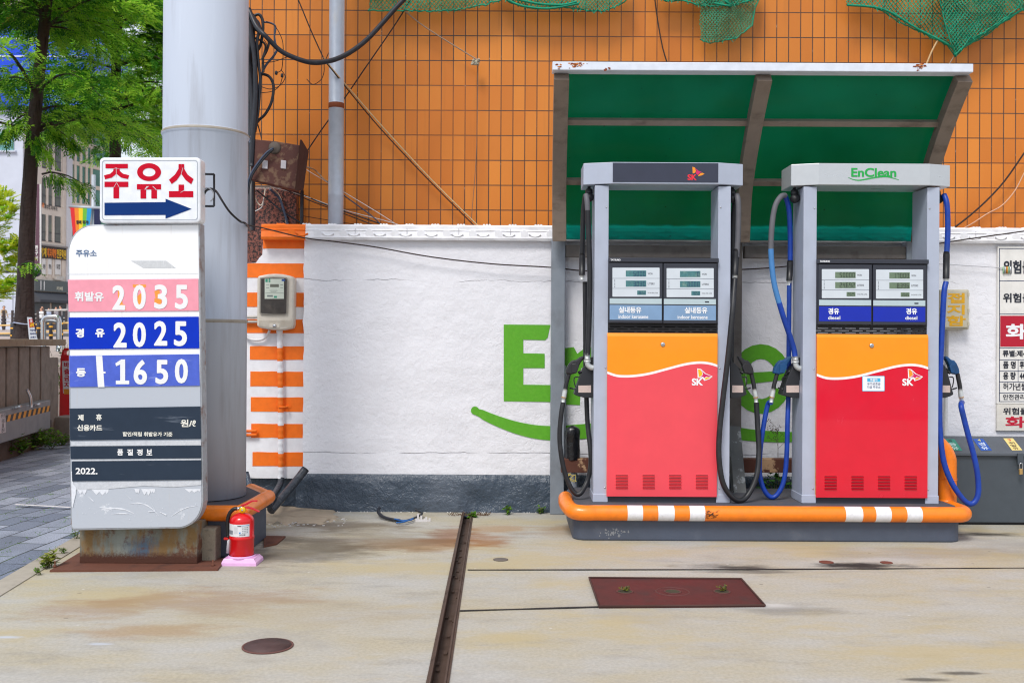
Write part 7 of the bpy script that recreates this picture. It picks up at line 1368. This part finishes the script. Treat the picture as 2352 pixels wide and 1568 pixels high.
Zq = Zm(0, 300, 2.614); mb = MB()
xs7 = [fs(Zq(x, 0)[0]) for x in (710, 768, 826, 884, 935)]; zA_, zB_ = fz(*Zq(712, 880)), fz(*Zq(712, 1095)); dz = zA_ - zB_; z_ = zB_ - dz * 6
while z_ < 38: fbox(mb, s0, s1, -.3, .0, z_ - .16, z_ + .16); z_ += dz
for s_ in xs7: fbox(mb, s_ - .12, s_ + .12, -.3, .03, 2.0, 40)
mb.build('facade_grid', paint('beige grid', lin(222, 206, 188), .7), gl)
hb_ = thing('low_building', 'low grey brown building further along the street beyond the glass one', 'building', (*fq(fs(262) + .2, 0, 2).xy, 2.0))
s0, s1 = fs(262) + .2, fs(262) + 60; mb = MB(); fbox(mb, s0, s1, -12, -.3, 2.0, 16); mb.build('wall', paint('grey brown cladding', lin(176, 164, 154), .8, scale=.5, var=.08), hb_)
for k in range(14):
    for j in range(3): mb = MB(); fbox(mb, s0 + 1.2 + k * 4.2, s0 + 3.8 + k * 4.2, -.35, -.27, 4 + j * 4, 6.3 + j * 4); mb.build('window', M_win, hb_)
# banners on street poles
Ybn = 30.0
bn = thing('rainbow_banner', 'rainbow striped street banner beside the arrow sign', 'banner', (P(186, 540, Ybn).x, Ybn, P(186, 540, Ybn).z))
mb = MB(); cs = [(226, 40, 46), (244, 140, 40), (248, 214, 40), (110, 190, 60), (40, 160, 220)]
for i in range(5):
    xA, xB = 161 + i * 9.8, 161 + (i + 1) * 9.8; xc = 186; f = .62; k0, k1 = xc + (xA - xc) * f, xc + (xB - xc) * f
    mb.pprism([(xA, 477 + i * .5), (xB, 477.5 + i * .5), (k1, 566), (k0, 566)], Ybn, Ybn + .02, i)
    mb.pprism([(k0, 566), (k1, 566), (k1, 640), (k0, 640)], Ybn, Ybn + .02, i)
bb = mb.build('cloth', [paint('banner%d' % i, lin(*c), .7, var=.05) for i, c in enumerate(cs)], bn); l = MB(); letter(l, '함께 하기!', 175, 506, 203, 515, Ybn - .01, .04); l.build('lettering', M_sblk, bb)
mb = MB(); mb.tube([P(159, 475, Ybn + .05), P(231, 478, Ybn + .05)], .045, 8); mb.build('banner_bar', M_galv, bn); mb = MB(); mb.lathe([(.06, zst(Ybn)), (.06, P(213, 400, Ybn).z)], (P(213, 500, Ybn + .1).x, Ybn + .15, 0), 12); mb.build('banner_pole', M_galv, bn)
mb = MB(); mb.pprism([(216, 479), (231, 479), (231, 640), (216, 640)], Ybn + .02, Ybn + .04); mb.build('banner', paint('navy banner', lin(26, 36, 80), .7), label='navy blue street banner right of the rainbow one', cat='banner')
Ybm = 40.0; mb = MB(); mb.pprism([Zh7(*p) for p in ((352, 60), (376, 60), (378, 820), (330, 815))], Ybm, Ybm + .05, 0); mb.pprism([Zh7(*p) for p in ((376, 60), (386, 60), (386, 820), (378, 820))], Ybm - .01, Ybm + .06, 1)
bm2 = mb.build('hanging_banner', [paint('maroon banner', lin(98, 66, 82), .7, var=.08), M_swh], label='tall maroon vertical banner with a white edge behind the near trunk', cat='banner'); WL['hanging_banner'] = Vector(bm2.location)
l = MB()
for i, ch in enumerate('헌구시'): letter(l, ch, *Zh7(334, 640 + i * 52), *Zh7(360, 684 + i * 52), Ybm - .02, .03)
l.build('lettering', M_swh, bm2)
rs = thing('round_sign', 'dark round shop sign half hidden behind the near trunk', 'sign', P(*Zh7(345, 940), 42)); c = P(*Zh7(340, 892), 42); r_ = 48 / 2.413 / 1.714 * 42 / F
MB().lathe([(0, -.09), (r_ * .96, -.09), (r_, -.06), (r_, .06), (0, .07)], c, 28, ax='Y').build('disc', flat('sign slate', (56, 60, 74), .5), rs); l = MB(); letter(l, '1', *Zh7(345, 872), *Zh7(358, 905), 42 - .1, .06); l.build('lettering', M_swh, rs); MB().tube([c + Vector((-.3, .0, .0)), c + Vector((-2.6, .3, 0))], .05, 6).build('arm', M_iron, rs)

# ---------------------------------------------------------------- trees
M_bark = paint('dark furrowed bark', lin(70, 58, 56), .95, dirt=.9, dcol=lin(26, 21, 22), scale=9, stretch=(2.2, 2.2, .28), bump=1.0, bscale=14, bdist=.03)
LA = leafmat('sunlit redwood leaf', (120, 190, 40), (186, 228, 80), .5); LB = leafmat('shaded redwood leaf', (38, 106, 26), (94, 158, 44), .42); LC = leafmat('yellow green leaf', (176, 204, 30), (232, 232, 80), .5)  # sunlit and shaded tones put into the two redwood leaf colours
def spray(mb, p, d, L, rnd, mi, n=7, wd=.020):
    """a feathery twig: pairs of narrow leaflets along a drooping axis"""
    d = d.normalized(); sd = d.cross(Vector((0, 0, 1))); sd = sd.normalized() if sd.length > .01 else Vector((1, 0, 0)); up = sd.cross(d); tl = rnd.uniform(-.6, .6); sd = (sd * math.cos(tl) + up * math.sin(tl)).normalized()
    for i in range(n):
        t = (i + .5) / n; q = p + d * L * t + Vector((0, 0, -.18 * L * t * t)); ll = L * .30 * (1 - .55 * abs(t - .35)) * rnd.uniform(.8, 1.2)
        for s in (-1, 1):
            a = (d * .55 + sd * s * .85 + Vector((0, 0, rnd.uniform(-.3, .1)))).normalized() * ll; w_ = d * wd * rnd.uniform(.8, 1.2)
            mb.add([q - w_ * .5, q + a * .5 - w_ * .9, q + a, q + a * .5 + w_ * .9], [(0, 1, 2, 3)], mi)
def redwood(label, base, lean, r0, ztop, zlow, rmax, nb, seed, dens, group=None, wd=.02, keep=None):
    rnd = random.Random(seed); base = Vector(base); top = base + Vector((lean, 0, ztop - base.z)); rt = thing('street_tree', label, 'tree', base, group)
    ax = lambda t: base.lerp(top, t) + Vector((.06 * math.sin(t * 7 + seed), .05 * math.cos(t * 5), 0))
    mb = MB(); n, m_ = 20, 60; vs = []
    for j in range(m_ + 1):
        t = j / m_; c = ax(t); rr = r0 * (1 - .80 * t) * (1 + .45 * math.exp(-t * 30))
        for i in range(n):
            a = 2 * math.pi * i / n; k = 1 + .10 * mnoise.noise(Vector((math.cos(a) * 2.5, math.sin(a) * 2.5, t * 5 + seed))) + .06 * mnoise.noise(Vector((math.cos(a) * 7, math.sin(a) * 7, t * 14)))
            vs.append(c + Vector((math.cos(a), math.sin(a), 0)) * rr * k)
    mb.add(vs, [(j * n + i, j * n + (i + 1) % n, (j + 1) * n + (i + 1) % n, (j + 1) * n + i) for j in range(m_) for i in range(n)], smooth=True); mb.build('trunk', M_bark, rt)
    br, lf = MB(), MB(); H = ztop - zlow
    for b in range(nb):
        u = rnd.random() ** .85; z = zlow + H * u; t = (z - base.z) / (ztop - base.z); c = ax(t); az = rnd.uniform(0, 2 * math.pi); L = rmax * (1 - .75 * u) * rnd.uniform(.55, 1.1)
        if keep and not keep(c, az, L): continue
        d = Vector((math.cos(az), math.sin(az), rnd.uniform(-.05, .35))).normalized(); pts = [c + d * L * q + Vector((0, 0, .10 * L * math.sin(q * 3) - .28 * L * q * q)) for q in (0, .33, .66, 1)]
        br.tube(crom(pts, 3), .02, 5, caps=False, rf=lambda q, L=L: max(.006, .028 * L / 2 * (1 - q)))
        tone = 0 if rnd.random() < .58 else 1
        for k in range(int(dens * L)):
            q = rnd.uniform(.12, 1.05); p = c + d * L * q + Vector((0, 0, .10 * L * math.sin(q * 3) - .28 * L * q * q)); sdv = Vector((-d.y, d.x, 0)) * rnd.uniform(-1, 1) * (.42 * L * (1.15 - q) + .06); p2 = p + sdv * .9 + Vector((0, 0, rnd.uniform(-.16, .10)))
            dd = (d * rnd.uniform(.2, 1) + sdv.normalized() * rnd.uniform(.2, .9) + Vector((0, 0, rnd.uniform(-.75, .1))))
            spray(lf, p2, dd, rnd.uniform(.16, .30), rnd, tone if rnd.random() < .8 else 1 - tone, 6, wd)
    br.build('branches', M_bark, rt); lf.build('crown', [LA, LB], rt); return rt
b1 = P(50, 778, 14.6); b2 = P(263, 700, 19.5)
redwood('redwood street tree nearest the planter wall with a thick dark trunk', (b1.x, 14.6, 1.36), P(94, 20, 14.6).x - b1.x + .35, .126, 10.5, P(80, 318, 14.6).z, 2.4, 84, 3, 95, 'redwood street trees')
redwood('redwood street tree with a slimmer trunk just left of the grey pillar', (b2.x, 19.5, 1.0), .15, .15, 12.5, P(260, 372, 19.5).z, 3.1, 92, 8, 88, 'redwood street trees', .028)
b3 = P(420, 700, 27); redwood('far redwood street tree mostly hidden behind the grey pillar', (b3.x, 27, 1.25), .1, .17, 13, P(420, 340, 27).z, 3.6, 70, 15, 70, 'redwood street trees', .035)
# low drooping sprays of the nearest tree, and the yellow green young tree at the far left
tr = bpy.data.objects['street_tree']
lf = MB(); rnd = random.Random(77); br = MB()
for (xa_, ya_), (xb_, yb_), nsp, Y in (((97, 400), (150, 408), 26, 14.4), ((112, 395), (200, 428), 40, 15.2), ((60, 260), (8, 312), 60, 14.2), ((70, 300), (104, 352), 50, 14.3), ((90, 280), (172, 330), 90, 14.8), ((47, 610), (84, 606), 12, 14.2)):
    A_, B_ = P(xa_, ya_, 14.55), P(xb_, yb_, Y); br.tube([A_, A_.lerp(B_, .5) + Vector((0, 0, .05)), B_], .012, 5, rf=lambda q: .014 * (1 - q) + .003, k=4)
    for k in range(nsp):
        q = rnd.uniform(.2, 1.0); p = A_.lerp(B_, q); dd = (B_ - A_).normalized() * .6 + Vector((rnd.uniform(-.7, .7), rnd.uniform(-.7, .7), rnd.uniform(-.7, .0))); spray(lf, p + Vector((rnd.uniform(-.08, .08), rnd.uniform(-.1, .1), rnd.uniform(-.08, .05))), dd, rnd.uniform(.12, .24), rnd, rnd.randint(0, 1), 6)
br.build('low_branches', M_bark, tr); lf.build('low_foliage', [LA, LB], tr)
yt = thing('young_tree', 'yellow green young tree reaching in at the left edge', 'tree', (P(-90, 760, 17).x, 17, 1.02)); lf, br = MB(), MB(); bs = Vector((P(-90, 760, 17).x, 17, 1.02)); br.tube([bs, bs + Vector((.02, 0, 1.2)), bs + Vector((.1, 0, 2.8))], .05, 8, rf=lambda q: .05 * (1 - q * .7), k=4)
for (ya_, xb_, yb_, Y, nsp) in ((560, 32, 470, 16.8, 110), (600, 52, 548, 16.9, 150), (640, 44, 596, 17.1, 80), (690, 44, 640, 16.9, 120), (720, 20, 655, 17.0, 60), (600, -20, 520, 17.2, 90), (520, 10, 450, 17, 110)):
    A_ = Vector((bs.x + .04, 17, P(-90, ya_, 17).z)); B_ = P(xb_, yb_, Y); br.tube([A_, A_.lerp(B_, .5) + Vector((0, 0, .06)), B_], .012, 5, rf=lambda q: .016 * (1 - q) + .003, k=4)
    for k in range(nsp):
        q = rnd.uniform(.35, 1.0); p = A_.lerp(B_, q); dd = (B_ - A_).normalized() * .6 + Vector((rnd.uniform(-.7, .7), rnd.uniform(-.7, .7), rnd.uniform(-.4, .3))); spray(lf, p + Vector((rnd.uniform(-.10, .10), rnd.uniform(-.14, .14), rnd.uniform(-.12, .10))), dd, rnd.uniform(.14, .24), rnd, 0 if rnd.random() < .75 else 1, 6, .026)
br.build('branches', M_bark, yt); lf.build('crown', [LC, LA], yt)
# paper notice tied to the trunk
tn = thing('tree_notice', 'white and red paper notice tied to the near tree trunk', 'notice', P(78, 775, 14.3)); Yn = 14.32
mb = MB(); mb.pprism([Zb(*p) for p in ((478, 440), (560, 445), (660, 830), (512, 830))], Yn, Yn + .006, 0); mb.pprism([Zb(*p) for p in ((505, 476), (570, 470), (612, 612), (520, 628))], Yn - .003, Yn - .001, 1)
pn = mb.build('sheet', [flat('notice white', (214, 222, 234), .6), flat('notice red', (190, 44, 48), .6)], tn); l = MB()
letter(l, '금지', *Zb(530, 540), *Zb(598, 612), Yn - .0045, .05, 1); letter(l, '쓰', *Zb(530, 482), *Zb(572, 528), Yn - .0045, .04, 2)
for i, s_ in enumerate(('이곳에', '버리지', '쓰레기')): letter(l, s_, *Zb(528 + i * 4, 652 + i * 62), *Zb(622 + i * 8, 690 + i * 62), Yn - .002, .03, 0)
l.build('lettering', [flat('notice navy print', (40, 60, 120), .6), flat('notice yellow print', (236, 190, 30), .6), M_wl], pn)
mb = MB(); cT = P(50, 742, 14.6); rT = .133
mb.tube([(cT.x + .03 + rT * 1.05 * math.cos(R(a)), 14.6 + rT * 1.05 * math.sin(R(a)), P(50, 743, 14.6).z + .012 * math.sin(R(a * 2))) for a in range(0, 361, 20)], .009, 6); mb.build('tie_string', flat('blue white string', (196, 206, 236), .6), tn)
# greenery along the planter and the pavement
hd = [(P(140 + i * 11, 800, A1.y + 1.4), i) for i in range(4)]
for (p, i), l_ in zip(hd[:3], ('low green shrub behind the end of the planter wall coping', 'middle green shrub showing above the red barricade', 'green shrub tucked against the price board edge above the barricade')): leafy('shrub', (p.x, p.y + .3, ZT - 1.25), .5, 1.3, 420, M_weed, l_, 'shrub', 50 + i, .06, group='shrubs behind the planter wall', d=.5)
mb = MB(); random.seed(31)
for k in range(900):
    s = random.uniform(2.0, L_ + .5); p = wp(s, -random.uniform(.5, 1.6), ZT - .08); a = random.uniform(0, 6.28); h = random.uniform(.02, .075); u = Vector((math.cos(a) * .035, math.sin(a) * .035, h)); v = Vector((-math.sin(a), math.cos(a), .2)) * .012; mb.add([p, p + u * .5 + v, p + u, p + u * .5 - v], [(0, 1, 2, 3)])
mb.build('ground_cover', M_weed, kind='stuff', origin=(0, 0, 0))
for i, (x, y, h, n_, l_) in enumerate(((18, 1052, .26, 170, 'leafy weed at the wall foot by the left picture edge'), (48, 1044, .22, 150, 'spreading weed under the flood barrier box'), (80, 1034, .30, 160, 'tall weed under the right end of the flood barrier box'), (98, 1026, .24, 140, 'weed at the corner where the planter wall meets the end pier'), (122, 1032, .20, 120, 'weed in front of the granite end pier'), (146, 1022, .16, 90, 'small weed between the end pier and the price board'))):
    c = G(x, y); leafy('weed', (c.x, c.y - .05, .01), .36, h, n_, M_weed, l_, 'weed', 60 + i, .075, group='weeds along the planter wall foot', d=.35)
for i, (x, y, w_, h, n_, l_) in enumerate(((113, 1303, .07, .09, 90, 'dry grass tuft at the corner of the rusty base plate'), (98, 1306, .04, .03, 40, 'low weed beside the dry grass tuft'), (178, 1240, .10, .07, 60, 'green weed between the pavement and the rusty base box'), (90, 1320, .06, .03, 40, 'small weed in the kerb joint nearest the camera'), (145, 1272, .05, .03, 40, 'small weed beside the left rear of the base plate'))):
    c = G(x, y); leafy('weed', (c.x, c.y, .01), w_, h, n_, leafmat('drytuft', (120, 140, 50), (150, 150, 70)) if i == 0 else M_weed, l_, 'weed', 70 + i, .022 if i else .05, d=.06)
mb = MB(); random.seed(41)
for k in range(420):
    Y = random.uniform(5.2, 11); xk = kx(Y) - .142; X = xk - random.choice((0, 0, .3, .6, .9, 1.2)) + random.uniform(-.02, .02) if random.random() < .6 else xk - random.uniform(0, 2)
    if mnoise.noise(Vector((X * 1.3, Y * 1.3, 3))) < .02: continue
    for q in range(3):
        a = random.uniform(0, 6.28); u = Vector((math.cos(a) * .012, math.sin(a) * .012, random.uniform(.003, .010))); v = Vector((-math.sin(a), math.cos(a), 0)) * .004; p = Vector((X + random.uniform(-.02, .02), Y + random.uniform(-.03, .03), .014)); mb.add([p, p + u * .5 + v, p + u, p + u * .5 - v], [(0, 1, 2, 3)])
mb.build('joint_moss', M_weed, kind='stuff', origin=(0, 0, 0))
